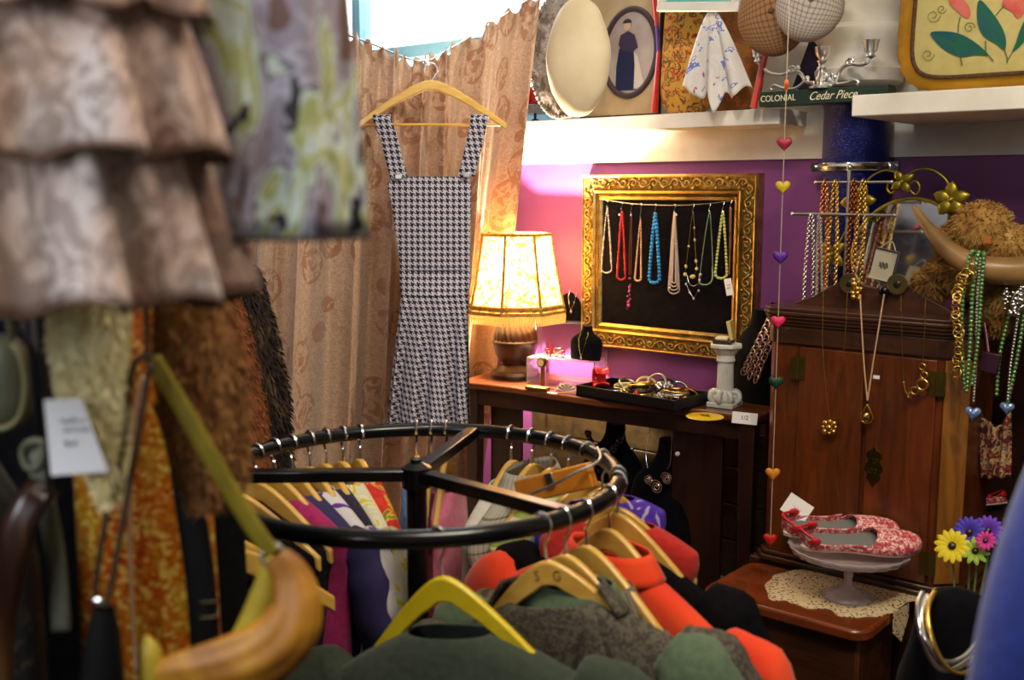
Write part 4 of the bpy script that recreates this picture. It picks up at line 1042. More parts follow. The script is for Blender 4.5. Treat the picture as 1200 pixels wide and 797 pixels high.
for cx, cy, r_, s_ in ((1090, 16, 9, 1), (1134, 31, 7, -1), (1084, 62, 8, 1), (1100, 8, 6, 1)):
    MB(x).tube([on(cq(cx+r_*(1-j/24)*math.cos(s_*j*.45), cy+r_*(1-j/24)*math.sin(s_*j*.45)), .006) for j in range(20)], .0007, 4).build('painted_curl', sg_, pn)
# ================================================================ LOW TABLE, CUPBOARD
M['oak'] = wood('oak_dark', '341606', '642d0c', 1, .34, 'Z', .25, '7a3e14')
M['oak_rail'] = wood('oak_rail', '2a1409', '4e2a14', 1, .4, 'X', .2)
M['oak_lit'] = wood('oak_lit', '6b3e12', '9a6420', 1, .36, 'Z', .3)  # cupboard oak with the golden light on the canted corner put into its colour
M['red_wood'] = wood('red_wood', '54220c', '863e18', 1, .25, 'X', .5)
LT = .455
def ltz(px, py): return Z(px, py, LT)
LO = fw(-1.125, 2.385, 0)
t = thing('low_table', 'low reddish wooden table with rounded corner under the cupboard and doily', 'table', LO, PHI); x = RM[t]
def rounded(w_, d0, d1, r):
    pts = []
    for cx, cy, a0 in ((w_/2-r, d0+r, -90), (w_/2-r, d1-r, 0), (-w_/2+r, d1-r, 90), (-w_/2+r, d0+r, 180)):
        for k in range(7): q = math.radians(a0+15*k); pts.append((cx+r*math.cos(q), cy+r*math.sin(q)))
    return pts
def slab(mb, poly, z0, z1):
    n = len(poly); mb.add([(a, b, z0) for a, b in poly]+[(a, b, z1) for a, b in poly], [tuple(range(n-1, -1, -1)), tuple(range(n, 2*n))]+[(i, (i+1) % n, (i+1) % n+n, i+n) for i in range(n)]); return mb
LW = .45
slab(MB(x), rounded(LW, 0, .295, .045), LT-.03, LT).build('table_top', M['red_wood'], t, bevel=.007)
MB(x).box((0, .150, (LT-.03)/2), (LW-.06, .24, LT-.031)).build('case', M['oak_rail'], t, bevel=.004)
for sx in (-1, 1): MB(x).box((sx*(LW/2-.045), .055, (LT-.03)/2), (.035, .035, LT-.031)).build('corner_post', M['oak'], t, bevel=.004)
# chest that carries the cupboard
t = thing('wooden_chest', 'plain dark chest behind the low table with the oak cupboard on top', 'chest', fw(-1.075, 2.70, 0), PHI)
MB(RM[t]).box((0, .15, LT/2), (.60, .27, LT-.0005)).build('chest_body', M['oak_rail'], t, bevel=.004)
# cupboard
CD = 2.72; CU0, CU1 = -1.322, -.862; cw = CU1-CU0; CZ = LT+.001
t = thing('oak_cupboard', 'dark oak two door cupboard with brass hinges standing behind the cake stand', 'cupboard', fw((CU0+CU1)/2, CD, CZ), PHI); x = RM[t]
cc = .055; dep = .265
def plan(g): 
    return [(-cw/2-g*.4, -g), (cw/2+g*.4, -g), (cw/2+cc+g, cc-g*.4), (cw/2+cc+g, dep), (-cw/2-.02-g, dep), (-cw/2-.02-g, .02)]
def zz(py, px=1000): return W(px, py, CD).z-CZ
zt_ = zz(366); 
slab(MB(x), plan(-.004), .02, zt_-.05).build('carcass', M['oak'], t, bevel=.003)
mb = slab(MB(x), plan(.022), 0, .016); slab(mb, plan(.012), .016, .03); mb.build('base_moulding', M['oak_rail'], t, bevel=.004)
mb = slab(MB(x), plan(.004), zt_-.10, zt_-.05); mb.build('frieze', M['oak_rail'], t, bevel=.003)
mb = MB(x)
for gg, a, b in ((.008, .05, .040), (.014, .040, .030), (.019, .030, .020), (.024, .020, .010), (.02, .010, 0)): slab(mb, plan(gg), zt_-a, zt_-b)
mb.build('cornice', M['oak_rail'], t, bevel=.0025)
GY = .10
xi = x.inverted()
ped = [(905, 368), (925, 358), (940, 352), (955, 347), (970, 338), (985, 331), (1000, 329), (1012, 334), (1028, 338), (1042, 332), (1058, 331), (1072, 338), (1085, 348), (1105, 358), (1125, 372)]
pl = [(xi @ W(a, b, CD+GY)) for a, b in ped]
poly = [(p.x, p.z) for p in pl]+[(pl[-1].x, zt_-.001), (pl[0].x, zt_-.001)]
MB(x).prism(poly, .018, y0=GY).build('gallery_board', M['oak_rail'], t, bevel=.003)
def xl(px, py=520): return (xi @ W(px, py, CD)).x
zd0, zd1 = .035, zt_-.105
for a, b, nm in ((935, 1010, 'door'), (1016, 1094, 'door')):
    x0, x1 = xl(a), xl(b)
    d = MB(x).box(((x0+x1)/2, .0, (zd0+zd1)/2), (x1-x0, .02, zd1-zd0)).build(nm, M['oak'], t, bevel=.002)
    hxp = x0-.004 if a < 1000 else x1+.004
    for hz in (zz(438), zz(640)):
        mb = MB(x)
        for s in (-1, 1): mb.box((hxp+s*.012, -.0115, hz), (.017, .003, .062))
        mb.tube([(hxp, -.013, hz-.031), (hxp, -.013, hz+.031)], .0035, 8); mb.build('hinge', mk('old_brass', '5e5024', .45, .85), d)
# pierced escutcheon
xe, ze = xl(1027), zz(541)
mb = MB(x); pts = [(0, .055), (.008, .042), (.018, .038), (.022, .026), (.013, .014), (.022, .004), (.024, -.012), (.014, -.022), (.02, -.032), (.008, -.044), (0, -.058)]
out = [(xe+a, ze+b) for a, b in pts]+[(xe-a, ze+b) for a, b in pts[-2:0:-1]]
mb.prism(out, .003, y0=-.0115)
for s in (-1, 1):
    mb.tube([(xe+s*(.004+.009*(1-j/16)*math.cos(j*.5)), -.0135, ze+.012+.010*(1-j/16)*math.sin(j*.5)) for j in range(15)], .0015, 5)
    mb.tube([(xe+s*(.007+.009*(1-j/16)*math.cos(j*.5)), -.0135, ze-.012-.010*(1-j/16)*math.sin(j*.5)) for j in range(15)], .0015, 5)
mb.build('escutcheon', mk('escutcheon_brass', '4a3d18', .35, .9), t, bevel=.001)
cl = V((cw/2+cc/2, cc/2, 0)); rot = T3(cl) @ RZ(PI/4)
MB(x).box((0, -.002, (zd0+zd1)/2), (.068, .008, zd1-zd0), x=rot).build('canted_stile', M['oak_lit'], t, bevel=.002)
# necklaces in front of the cupboard
ND = 2.690
def npth(pts, D=ND, n=6): return smooth([W(a, b, D) for a, b in pts], n)
t1 = MB().tube(npth([(965, 340), (964, 400), (967, 445), (972, 490)]), .0010, 5).tube(npth([(993, 342), (990, 400), (983, 445), (973, 490)]), .0010, 5)
o = t1.build('necklace', M['gold']); tag(o, 'fine gold chain with gold flower pendant, leftmost on the cupboard doors', 'necklace', 'necklaces hanging over the cupboard doors')
mb = MB()
for k in range(9): mb.sphere(W(972+7*math.cos(k*.8), 501+7*math.sin(k*.8), ND-.004), .0085 if k % 2 else .006, 7, 5)
mb.sphere(W(972, 501, ND-.008), .009, 8, 6); mb.build('flower_pendant', M['gold'], o, sharp=180)
mb = MB()
for a, b in (((1008, 346), (1012, 420)), ((1036, 346), (1024, 420))):
    pth = resample(npth([a, b, (1016.5, 470)]), .0036)
    for q in pth: mb.sphere(q, .0026, 5, 4)
o = mb.build('necklace', mk('cream_chain', 'd6b48a', .35, .3), sharp=180); tag(o, 'cream double chain with teardrop locket over the middle of the cupboard', 'necklace', 'necklaces hanging over the cupboard doors')
mb = MB(); tp = [(1016, 474), (1010, 486), (1010, 493), (1016, 496), (1022, 493), (1022, 486)]
mb.tube(npth(tp+[tp[0]], ND-.003), .0025, 6); mb.sphere(W(1016, 489, ND-.004), (.011, .006, .013), 10, 7); mb.build('teardrop_pendant', M['gold'], o, sharp=180)
MB(T3(W(1027, 442, ND-.003)) @ RZ(PHI)).box((0, 0, 0), (.017, .001, .009)).build('price_tag', M['white_card'], o, sharp=0)
t1 = MB().tube(npth([(1056, 346), (1057, 400), (1059, 445), (1062, 462)]), .0012, 5).tube(npth([(1085, 350), (1083, 395), (1081, 425)]), .0016, 5)
o = t1.build('necklace', M['brass']); tag(o, 'gold necklace with linked rings at one side, right on the cupboard doors', 'necklace', 'necklaces hanging over the cupboard doors')
mb = MB()
for px, py, r_ in ((1081, 430, .009), (1083, 440, .010), (1081, 451, .016), (1072, 458, .011), (1066, 463, .007)): mb.torus(r_*.85, r_*.24, x=T3(W(px, py, ND-.004)) @ RZ(PHI) @ RX(PI/2), n=20, m=7)
mb.tube(npth([(1059, 447), (1061, 458), (1065, 464)]), .003, 6); mb.build('linked_rings', M['gold'], o, sharp=180)
# brooch discs on the gallery
for i, (px, py, lab) in enumerate(((995, 332, 'round brass disc clip with dark centre on the left hump of the cupboard gallery'), (1051, 333, 'round brass disc clip with dark centre on the right hump of the cupboard gallery'))):
    t = thing('disc_clip', lab, 'clip', W(px, py, CD+.07), PHI, 'disc clips on the cupboard gallery'); x_ = RM[t]
    MB(x_).lathe([(.0, .006), (.012, .006), (.014, .0), (.022, 0), (.027, .006), (.027, .012), (0, .012)], n=28, x=RX(PI/2) @ T3((0, 0, -.012))).build('disc', metal('aged_brass', '9a8a58', .35), t, sharp=40)
    MB(x_).sphere((0, .002, 0), (.012, .006, .012), 12, 8).build('dark_centre', mk('dark_glass', '2a2418', .15), t)
    if i == 0:
        mb = MB(x_)
        for k in range(14): mb.sphere((R.uniform(.012, .035), -.004, R.uniform(-.045, .01)), R.uniform(.005, .009), 6, 5)
        mb.build('gold_cluster', M['gold'], t, sharp=180)
    else: MB(x_).sphere((-.032, -.004, -.022), (.014, .009, .016), 10, 8).build('black_stone', mk('jet', '060608', .1), t)
# chain stand
CTZ = CZ+zt_
st = W(990, 330, 2.90); st.z = CTZ
t = thing('chain_stand', 'silver T bar stand with two bars of hanging chains on the cupboard', 'display stand', st, PHI); x = RM[t]; xi2 = x.inverted()
def lx(px, py, D=2.90): return xi2 @ W(px, py, D)
MB(x).lathe([(0, 0), (.05, 0), (.05, .006), (.01, .01), (0, .01)], n=24).build('base', M['dull_silver'], t, sharp=40)
tp = lx(990, 196); MB(x).tube([(0, 0, .008), (0, 0, tp.z)], .0055, 10).sphere((0, 0, tp.z), .009, 10, 7).build('pole', M['dull_silver'], t)
for (pa, pb, D, rr) in (((956, 214), (1045, 213), 2.90, .004), ((929, 251), (1048, 252), 2.89, .0045)):
    a, b = lx(*pa, D), lx(*pb, D); a.z = b.z = (a.z+b.z)/2
    m_ = MB(x).tube([a, b], rr, 8); m_.sphere(a, rr*1.5, 8, 6); m_.sphere(b, rr*1.5, 8, 6); m_.build('bar', M['dull_silver'], t)
def chain(label, px, py0, py1, D, m, lw, gap, dpx=0):
    mb = MB()
    for s in (-1, 1):
        pts = resample([W(px+s*gap*.35, py0, D), W(px+s*gap+dpx*.5, (py0+py1)/2, D), W(px+s*gap*1.1+dpx, py1, D)], lw*1.25)
        for k, q in enumerate(pts):
            d = (pts[min(k+1, len(pts)-1)]-pts[max(k-1, 0)]).normalized()
            mb.torus(lw*.95, lw*.33, x=T3(q) @ d.to_track_quat('X', 'Z').to_matrix().to_4x4() @ RX(.55 if k % 2 else -.55), n=9, m=5, sc=(1.2, .8, 1))
    top = W(px, py0, D); mb.torus(.009, lw*.4, x=T3(top+V((0, 0, .002))) @ RZ(PHI+PI/2) @ RX(PI/2), n=12, m=5)
    o = mb.build('chain', M[m], sharp=180); tag(o, label, 'chain', 'chains hung on the T bar stand'); return o
chain('silver chain, leftmost on the lower bar of the stand', 951, 254, 356, 2.885, 'silver', .0058, 4.5, -4)
chain('grey silver chain next to the leftmost chain on the lower bar', 960, 256, 352, 2.885, 'dull_silver', .0045, 3, 0)
chain('rose gold chain, leftmost on the upper bar of the stand', 967, 215, 346, 2.895, 'rose_gold', .0068, 4.5, -5)
chain('yellow gold chain second from the left on the upper bar', 979, 215, 344, 2.895, 'gold', .0062, 5, -6)
chain('dark copper chain third from the left on the upper bar', 1001, 214, 345, 2.895, 'copper', .0068, 4, -5)
chain('bright gold chain, rightmost on the upper bar of the stand', 1012, 214, 330, 2.890, 'gold', .0062, 4.5, -8)
# mirror with gilded leaves
mc = W(1062, 296, 2.98); mr = .150
t = thing('leaf_mirror', 'round mirror in green gold metal frame with leaves and flowers behind the horned hat', 'mirror', V((mc.x, mc.y, CTZ)), PHI); x = RM[t]; mz = mc.z-CTZ
xm = T3((0, 0, mz)) @ RX(PI/2-.24)
mt = mk('mirror_glass', 'f2f2f4', .02, 1)
MB(x).lathe([(0, 0), (mr, 0), (mr, .004), (0, .004)], n=48, x=xm).build('mirror_plate', mt, t, sharp=30)
M['green_gold'] = mk('green_gold', '8e7f28', .35, .75, c2='a8932f', sc=30)
mb = MB(x).torus(mr+.002, .0065, x=xm, n=56, m=8)
mb.build('rim', M['green_gold'], t, sharp=180)
MB(x).tube([(0, .01, mz-mr), (0, .03, .004)], .006, 8).lathe([(0, 0), (.06, 0), (.055, .006), (0, .008)], n=24, c=(0, .02, 0)).build('foot', M['green_gold'], t)
def flower(cpx, cpy, r_, nn, nm, a0=0):
    c = x.inverted() @ W(cpx, cpy, 2.965); mb = MB(x)
    for k in range(nn):
        q = a0+2*PI*k/nn
        def pet(u, v, q=q):
            l = v*r_; w_ = r_*.34*math.sin(min(1, v*1.02)*PI)**.7 if 0 < v < 1 else 0
            s = (u-.5)*2
            return V((c.x+l*math.cos(q)-s*w_*math.sin(q), c.y-.004-.10*r_*math.sin(v*PI)+abs(s)*.003-.012*v*0, c.z+l*math.sin(q)+s*w_*math.cos(q)))
        mb.grid(5, 8, pet)
    mb.sphere((c.x, c.y-.006, c.z), r_*.16, 8, 6)
    mb.build(nm, M['green_gold'], t, solid=.0015, sharp=180)
flower(1058, 213, .036, 4, 'leaf_flower', .6); flower(1115, 234, .050, 5, 'leaf_flower', .3); flower(1006, 236, .052, 6, 'leaf_flower', .1); flower(976, 298, .046, 4, 'leaf_flower', .8); flower(1128, 300, .04, 5, 'leaf_flower', 0)
def mp(a, b): return x.inverted() @ W(a, b, 2.97)
for pts in ([(1010, 222), (1020, 208), (1036, 200), (1050, 203), (1058, 213)], [(1058, 213), (1072, 200), (1092, 199), (1108, 210), (1114, 222)], [(1058, 213), (1046, 226), (1040, 222), (1042, 214), (1050, 217)], [(1058, 213), (1072, 228), (1078, 220), (1073, 212), (1066, 216)], [(1006, 250), (992, 270), (980, 292)]):
    MB(x).tube(smooth([mp(*q) for q in pts], 6), .003, 6).build('scroll_stem', M['green_gold'], t, sharp=180)
# hung framed tag
c = W(1036, 311, 2.84); t = thing('framed_card', 'tilted clear framed card with small dark motif before the round mirror', 'card', c, PHI); x = RM[t] @ RY(.2)
MB(x).box((0, 0, 0), (.066, .006, .088)).build('clear_case', mk('case_plastic', 'b8b09a', .2, alpha=1), t, bevel=.002)
mb = MB(x)
for c_, d_ in (((0, -.004, .042), (.068, .004, .004)), ((0, -.004, -.042), (.068, .004, .004)), ((.032, -.004, 0), (.004, .004, .084)), ((-.032, -.004, 0), (.004, .004, .084))): mb.box(c_, d_)
mb.build('rim', M['silver'], t, sharp=0)
mb = MB(x)
for k in range(3): mb.tube([(-.012+.024*j/12, -.0042, .004*math.sin(j*1.3+k)+.005*(k-1)) for j in range(13)], .0011, 4)
mb.build('motif', M['ink'], t)
MB(x).tube(smooth([V((-.02, 0, .046)), V((0, .01, .066)), V((.02, 0, .046))], 6), .0012, 5).build('wire_loop', M['dull_silver'], t)
MB(x).tube([(0, .004, -.04), (0, .006, -.1)], .002, 6).build('easel_leg', M['dull_silver'], t)
# ================================================================ FUR HAT WITH HORNS
M['fur_tan'] = blotch('fur_tan', [(.3, '6a4416'), (.45, '9a7034'), (.6, 'a88444'), (.75, 'c2aa70')], 11, dist=.8, r=.95, const=False)
HD = 2.83
hb_ = W(1140, 372, HD+.04); 
t = thing('horned_fur_hat', 'tan fur hat with long curved horns sitting on the right of the cupboard', 'hat', V((hb_.x, hb_.y, CTZ)), PHI); x = RM[t]
lobes = [((1150, 268), .085, .07, .075), ((1122, 285), .06, .06, .06), ((1183, 290), .07, .06, .06), ((1150, 325), .10, .08, .06), ((1090, 335), .052, .05, .05), ((1078, 350), .035, .04, .035), ((1180, 352), .07, .06, .055), ((1165, 375), .05, .05, .035), ((1210, 330), .07, .06, .09), ((1105, 318), .045, .05, .045)]
mb = MB(); pts = []
for (pp_, a, b, c_) in lobes:
    c = W(*pp_, HD+.03); mb.sphere(c, (a*.9, b*.9, c_*.9), 18, 12)
    for k in range(1900):
        n_ = V((R.gauss(0, 1), R.gauss(0, 1), R.gauss(0, 1))).normalized()
        if n_.y > .5: continue
        pts.append((c+V((n_.x*a*.9, n_.y*b*.9, n_.z*c_*.9)), n_))
mb.tufts(pts, .016, .0017, .3, .6)
mb.build('fur_body', M['fur_tan'], t, sharp=180)
M['horn'] = blotch('horn', [(.2, '4a3422'), (.5, '86663e'), (.75, 'a8824a')], 6, st=(1, 1, 1), dist=.3, r=.35, const=False)
hp_ = smooth([W(a, b, d) for a, b, d in ((1215, 316, HD-.02), (1180, 318, HD-.06), (1150, 314, HD-.085), (1125, 303, HD-.09), (1103, 285, HD-.085), (1086, 264, HD-.07), (1070, 241, HD-.05))], 8)
nn = len(hp_); MB().tube(hp_, [interp([(0, .036), (.25, .034), (.5, .027), (.75, .018), (.93, .0095), (1, .004)], i/(nn-1)) for i in range(nn)], 16).build('horn', M['horn'], t, sharp=180)
hp2 = smooth([W(a, b, d) for a, b, d in ((1215, 316, HD+.03), (1260, 310, HD+.0), (1295, 290, HD), (1318, 250, HD+.02))], 8); nn = len(hp2)
MB().tube(hp2, [lerp(.036, .005, i/(nn-1)) for i in range(nn)], 14).build('horn', M['horn'], t, sharp=180)
mb = MB(); MB().box((0, 0, 0), (.001,)*3)
o = MB(T3(W(1157, 281, HD-.05)) @ RZ(PHI)).box((0, 0, 0), (.018, .002, .018)).build('small_label', mk('orange_label', 'a86428', .7), t, sharp=0)
# bead strings over the horn
M['b_mint'] = g('mint_pearl', '6f9a5c', r=.2, me=.55)
def beadstring(label, pts, D, r_, m, grp='bead strings hung on the horns'):
    pth = resample(smooth([W(a, b, D+dd) for a, b, dd in pts], 8), r_*1.85); mb = MB().tube(pth, r_*.25, 4)
    for q in pth: mb.sphere(q, r_, 7, 5)
    o = mb.build('bead_string', M[m], sharp=180); return tag(o, label, 'beads', grp)
beadstring('mint green bead string, left one looped over the front horn', [(1131, 455, 0), (1127, 400, 0), (1129, 340, 0), (1137, 299, .0), (1143, 296, .035), (1146, 300, .06)], HD-.135, .0058, 'b_mint')
beadstring('mint green bead string, middle one looped over the front horn', [(1133, 458, -.004), (1137, 400, -.004), (1140, 340, -.004), (1146, 299, .0), (1149, 298, .04)], HD-.135, .0058, 'b_mint')
beadstring('mint green bead string, right one looped over the front horn', [(1139, 450, -.008), (1146, 400, 0), (1150, 340, 0), (1153, 301, 0), (1154, 298, .04)], HD-.135, .0055, 'b_mint')
o = beadstring('dull bronze bead string carrying a blue crystal heart on the front horn', [(1141, 470, .006), (1144, 420, .006), (1145, 360, .006), (1149, 301, .006)], HD-.135, .0042, 'dull_silver')
def heart(px, py, D, s, m, par=None, nm='heart_pendant', th=.5):
    pts = []
    for k in range(28):
        q = 2*PI*k/28; pts.append((s*.062*16*math.sin(q)**3, s*.062*(13*math.cos(q)-5*math.cos(2*q)-2*math.cos(3*q)-math.cos(4*q))))
    mb = MB(T3(W(px, py, D)) @ RZ(PHI)); vs = []; L_ = ((.0, -1), (.55, -.85), (.88, -.5), (1, 0), (.88, .5), (.55, .85), (0, 1))
    n = len(pts); fs = []
    for j, (f, d) in enumerate(L_): vs += [(a*f, d*s*th, b*f) for a, b in pts]
    for j in range(len(L_)-1): fs += [(j*n+i, j*n+(i+1) % n, (j+1)*n+(i+1) % n, (j+1)*n+i) for i in range(n)]
    mb.add(vs, fs); return mb.build(nm, m, par, sharp=180)
M['blue_crystal'] = mk('blue_crystal', '8aa6d8', .05, .5, spec=1)
heart(1140, 484, HD-.137, .020, M['blue_crystal'], o)
mb = MB(); gp = npth([(1137, 315), (1128, 325), (1122, 345), (1120, 370), (1124, 395), (1122, 420), (1120, 440)], HD-.15); gp = resample(gp, .011)
for k, q in enumerate(gp):
    r_ = .0095 if k % 3 else .0125; mb.torus(r_, .0018, x=T3(q) @ RZ(PHI+R.uniform(-.4, .4)) @ RX(PI/2+R.uniform(-.5, .5)), n=16, m=6)
mb.torus(.016, .002, x=T3(W(1121, 437, HD-.15)) @ RZ(PHI+.5) @ RX(PI/2), n=18, m=6, sc=(.7, 1, 1))
mb.torus(.017, .002, x=T3(W(1133, 325, HD-.15)) @ RZ(PHI) @ RX(PI/2), n=18, m=6)
o = mb.build('chain', M['gold'], sharp=180); tag(o, 'gold chain of round links hanging left of the mint beads on the front horn', 'chain')
beadstring('mint green bead string at the right edge, left strand under the fur hat', [(1168, 462, 0), (1171, 420, 0), (1180, 380, 0), (1192, 345, .0)], HD-.04, .0058, 'b_mint')
beadstring('mint green bead string at the right edge, right strand under the fur hat', [(1180, 475, 0), (1190, 430, 0), (1197, 390, 0), (1203, 345, 0)], HD-.04, .0058, 'b_mint')
o = beadstring('silver grey bead string carrying a blue crystal heart at the right edge', [(1181, 468, 0), (1184, 430, 0), (1190, 390, 0), (1197, 345, .0)], HD-.045, .0045, 'dull_silver'); heart(1180, 478, HD-.045, .018, M['blue_crystal'], o)
mb = MB()
for k in range(46): mb.sphere(W(1176+R.uniform(0, 28), 335+R.uniform(0, 34), HD-.06), R.uniform(.004, .008), 6, 5)
o = mb.build('diamante_necklace', M['silver'], sharp=180); tag(o, 'bunched sparkling silver diamante necklace hanging below the right horn', 'necklace')
t = thing('gift_tag_box', 'dark plum card tag on pink ribbon beside the cupboard corner', 'tag', W(1160, 425, HD-.06), PHI); x = RM[t]
MB(x @ RY(.12)).box((0, 0, .0), (.044, .012, .05)).build('card_box', mk('plum_card', '34182c', .4), t, bevel=.002)
MB().tube(npth([(1158, 412), (1156, 395), (1153, 378)], HD-.06), .005, 6, flat=.3).build('ribbon', mk('pink_ribbon', 'c88a92', .5), t)
# ================================================================ CAKE STAND, SHOES, DOILY
M['lace'] = None
def lace_mat():
    t = NT('crochet_lace'); uv = t.coord('Object'); v1 = t.vor(uv, 105, 'F1'); v2 = t.noise(uv, 22, 2, .5)
    f = t.ma('MULTIPLY', t.ma('LESS_THAN', v1.outputs['Distance'], .33), t.ma('GREATER_THAN', v2.outputs['Fac'], .38))
    t.col(t.mix(f, 'c9b48c', '4a2c14')); t.b.inputs['Roughness'].default_value = .9; t.bump(v1.outputs['Distance'], .4, .003); return t.m
M['lace'] = lace_mat()
dc = ltz(990, 700)
op = [(897, 690), (905, 677), (925, 670), (960, 668), (1000, 672), (1060, 681), (1100, 690), (1092, 700), (1060, 708), (1052, 716), (1035, 722), (1010, 724), (985, 723), (970, 714), (950, 714), (930, 708), (918, 704), (905, 704)]
wpt = [ltz(*q) for q in op]; sm = smooth(wpt, 5, True); cen = ltz(985, 697)
rim = []
for i, q in enumerate(sm):
    d = (q-cen); rim.append(cen+d*(1+.018*math.sin(i*1.26)))
n = len(rim); vs = [cen+V((0, 0, .0012))]
for f in (.35, .7, 1): vs += [cen+(q-cen)*f+V((0, 0, .0012)) for q in rim]
fs = [(0, 1+i, 1+(i+1) % n) for i in range(n)]
for j in (0, 1): fs += [(1+j*n+i, 1+(j+1)*n+i, 1+(j+1)*n+(i+1) % n, 1+j*n+(i+1) % n) for i in range(n)]
o = MB().add(vs, fs).build('crochet_doily', M['lace'], solid=.0015, sharp=180); tag(o, 'cream crochet doily with scalloped edge spread on the low table', 'doily')
dr = [ltz(1044, 718), ltz(1062, 707)]
a_, b_ = dr[0]+V((.004, -.006, 0)), dr[1]+V((.004, -.006, 0))
MB().add([a_+V((0, 0, .002)), b_+V((0, 0, .002)), b_+V((.0, -.004, -.03)), (a_+b_)/2+V((.002, -.006, -.085)), a_+V((0, -.004, -.05))], [(0, 1, 2, 3, 4)]).build('hanging_point', M['lace'], o, solid=.0015, sharp=0)
cs = ltz(993, 700)+V((0, 0, .0022)); ck = cs.y/1215
t = thing('cake_stand', 'cut glass footed cake stand on the doily carrying floral shoes', 'cake stand', cs); x = RM[t]
hp = (W(996, 648, uw(cs)[1]).z-cs.z)
M['cut_glass'] = mk('cut_glass', 'f4e4e6', .10, trans=.7, ior=1.5, bump=.4, bsc=70)
MB(x).lathe([(0, .0), (.066, 0), (.068, .004), (.05, .012), (.025, .022), (.012, .034), (.010, .05), (.013, .06), (.010, .07), (.012, hp-.02), (.03, hp-.008), (.0, hp-.006)], n=32).build('foot_and_stem', M['cut_glass'], t, sharp=180)
PR = 71*ck
MB(x).lathe([(0, hp-.008), (PR*.6, hp-.006), (PR*.93, hp-.0), (PR, hp+.018), (PR*.985, hp+.020), (PR*.9, hp+.006), (PR*.5, hp), (0, hp)], n=72, rad=lambda q, v: 1+.018*math.sin(24*q)*(1 if .25 < v < .75 else 0)).build('plate', M['cut_glass'], t, sharp=180)
M['shoe_print'] = blotch('shoe_print', [(0, 'a82c36'), (.40, 'c2484c'), (.47, 'd07c78'), (.54, 'ecdcd6'), (.60, 'c04450'), (.70, 'dcb8b0')], 85, dist=.3, r=.7)
M['insole'] = mk('grey_insole', '6e706c', .8); M['sole'] = mk('pale_sole', 'd8c4b4', .7); M['red_satin'] = mk('red_satin', 'c01420', .35)
def shoe(label, heel, toe, wd, pr=M['shoe_print'], nm='floral_shoe', cat='shoe', grp=None, k=1.0, roll=.42):
    d = toe-heel; L_ = d.length; rz = math.atan2(d.y, d.x); t = thing(nm, label, cat, heel, rz, grp); x = RM[t] @ RY(-math.asin(max(-1, min(1, d.z/L_)))) @ T3((0, 0, wd*math.sin(roll)*.9)) @ RX(roll)
    def hw(s): return wd*interp([(0, .45), (.05, .62), (.2, .72), (.4, .68), (.62, .95), (.78, 1.0), (.9, .8), (.97, .45), (1, .12)], s)
    def outline(s, h): return h
    n = 36
    sm_ = [(L_*s, -hw(s)) for s in [i/(n-1) for i in range(n)]]+[(L_*s, hw(s)) for s in [1-i/(n-1) for i in range(n)]]
    slab(MB(x), sm_, 0, .007*k).build('sole', M['sole'], t, sharp=40)
    slab(MB(x), [(L_*.03+a*.94, b*.88) for a, b in sm_], .0075*k, .0095*k).build('insole', M['insole'], t, sharp=40)
    mb = MB(x)
    def toe_(u, v):                                         # vamp over the toes
        s = lerp(.60+.10*(1-abs(2*u-1)**2)*-1*0, 1.0, v); s0 = .62-.14*abs(2*u-1)**2; s = lerp(s0, 1.0, v); q = PI*u; w_ = hw(s)*1.04
        hgt = (.026*k)*(1-.35*v)*(1 if v < .8 else math.sqrt(max(0, 1-((v-.8)/.2)**2))*.75+.25)
        return V((L_*s, -w_*math.cos(q), .006*k+hgt*math.sin(q)**.8))
    mb.grid(24, 14, toe_)
    def wall_(u, v):                                        # sides and heel
        s_ = abs(2*u-1); side = -1 if u < .5 else 1; s = .52*s_**1.4; s = max(s, .0)
        w_ = hw(max(.0, s))*1.03 if s > .02 else hw(.02)*s_/.02*.5
        q = (u-.5)*2; 
        X = L_*.52*(abs(q)**1.6); Y = math.copysign(hw(.52*abs(q)**1.6)*1.03*min(1, abs(q)*3.2), q)
        top = (.030*k)*(1-.55*abs(math.sin(abs(q)*PI*.75)))
        return V((X-.004*(1-abs(q)), Y, .005*k+v*top))
    mb.grid(40, 5, wall_)
    up = mb.build('upper', pr, t, solid=.002, sharp=180)
    mb = MB(x); c = V((L_*.60, 0, .042*k))
    for s in (-1, 1): mb.sphere((c.x-.0*s, c.y+s*.012*k, c.z), (.006*k, .013*k, .006*k), 8, 6)
    mb.sphere(c, .006*k, 8, 6)
    pp = [V((L_*.52, hw(.52)*1.0*s_, .026*k)) for s_ in (-1, 1)]
    mb = MB(x)
    for s_ in (-1, 1):
        mb.sphere((L_*.10, s_*hw(.1)*1.15, .026*k), (.011*k, .005*k, .009*k), 8, 6)
    mb.tube(smooth([V((L_*.10, -hw(.1)*1.1, .030*k)), V((-.004, 0, .038*k)), V((L_*.10, hw(.1)*1.1, .030*k))], 6), .003*k, 6)
    mb.build('heel_ribbon', M['red_satin'], t, sharp=180); return t
zp = cs.z+hp+.0215; gsh = 'pair of floral shoes on the cake stand'
shoe('red and white floral flat shoe at the back of the cake stand', Z(917, 628, zp+.001), Z(1054, 632, zp+.004), .042, grp=gsh, k=1.35)
shoe('red and white floral flat shoe at the front of the cake stand', Z(938, 644, zp+.0), Z(1080, 648, zp+.004), .042, grp=gsh, k=1.35)
o = MB(T3(W(934, 596, uw(cs)[1]-.0)) @ RZ(PHI+.3) @ RX(-.3) @ RY(.5)).box((0, 0, 0), (.070, .0012, .055)).build('price_card', M['white_card'], sharp=0); tag(o, 'white price card tucked behind the heels of the floral shoes', 'card')
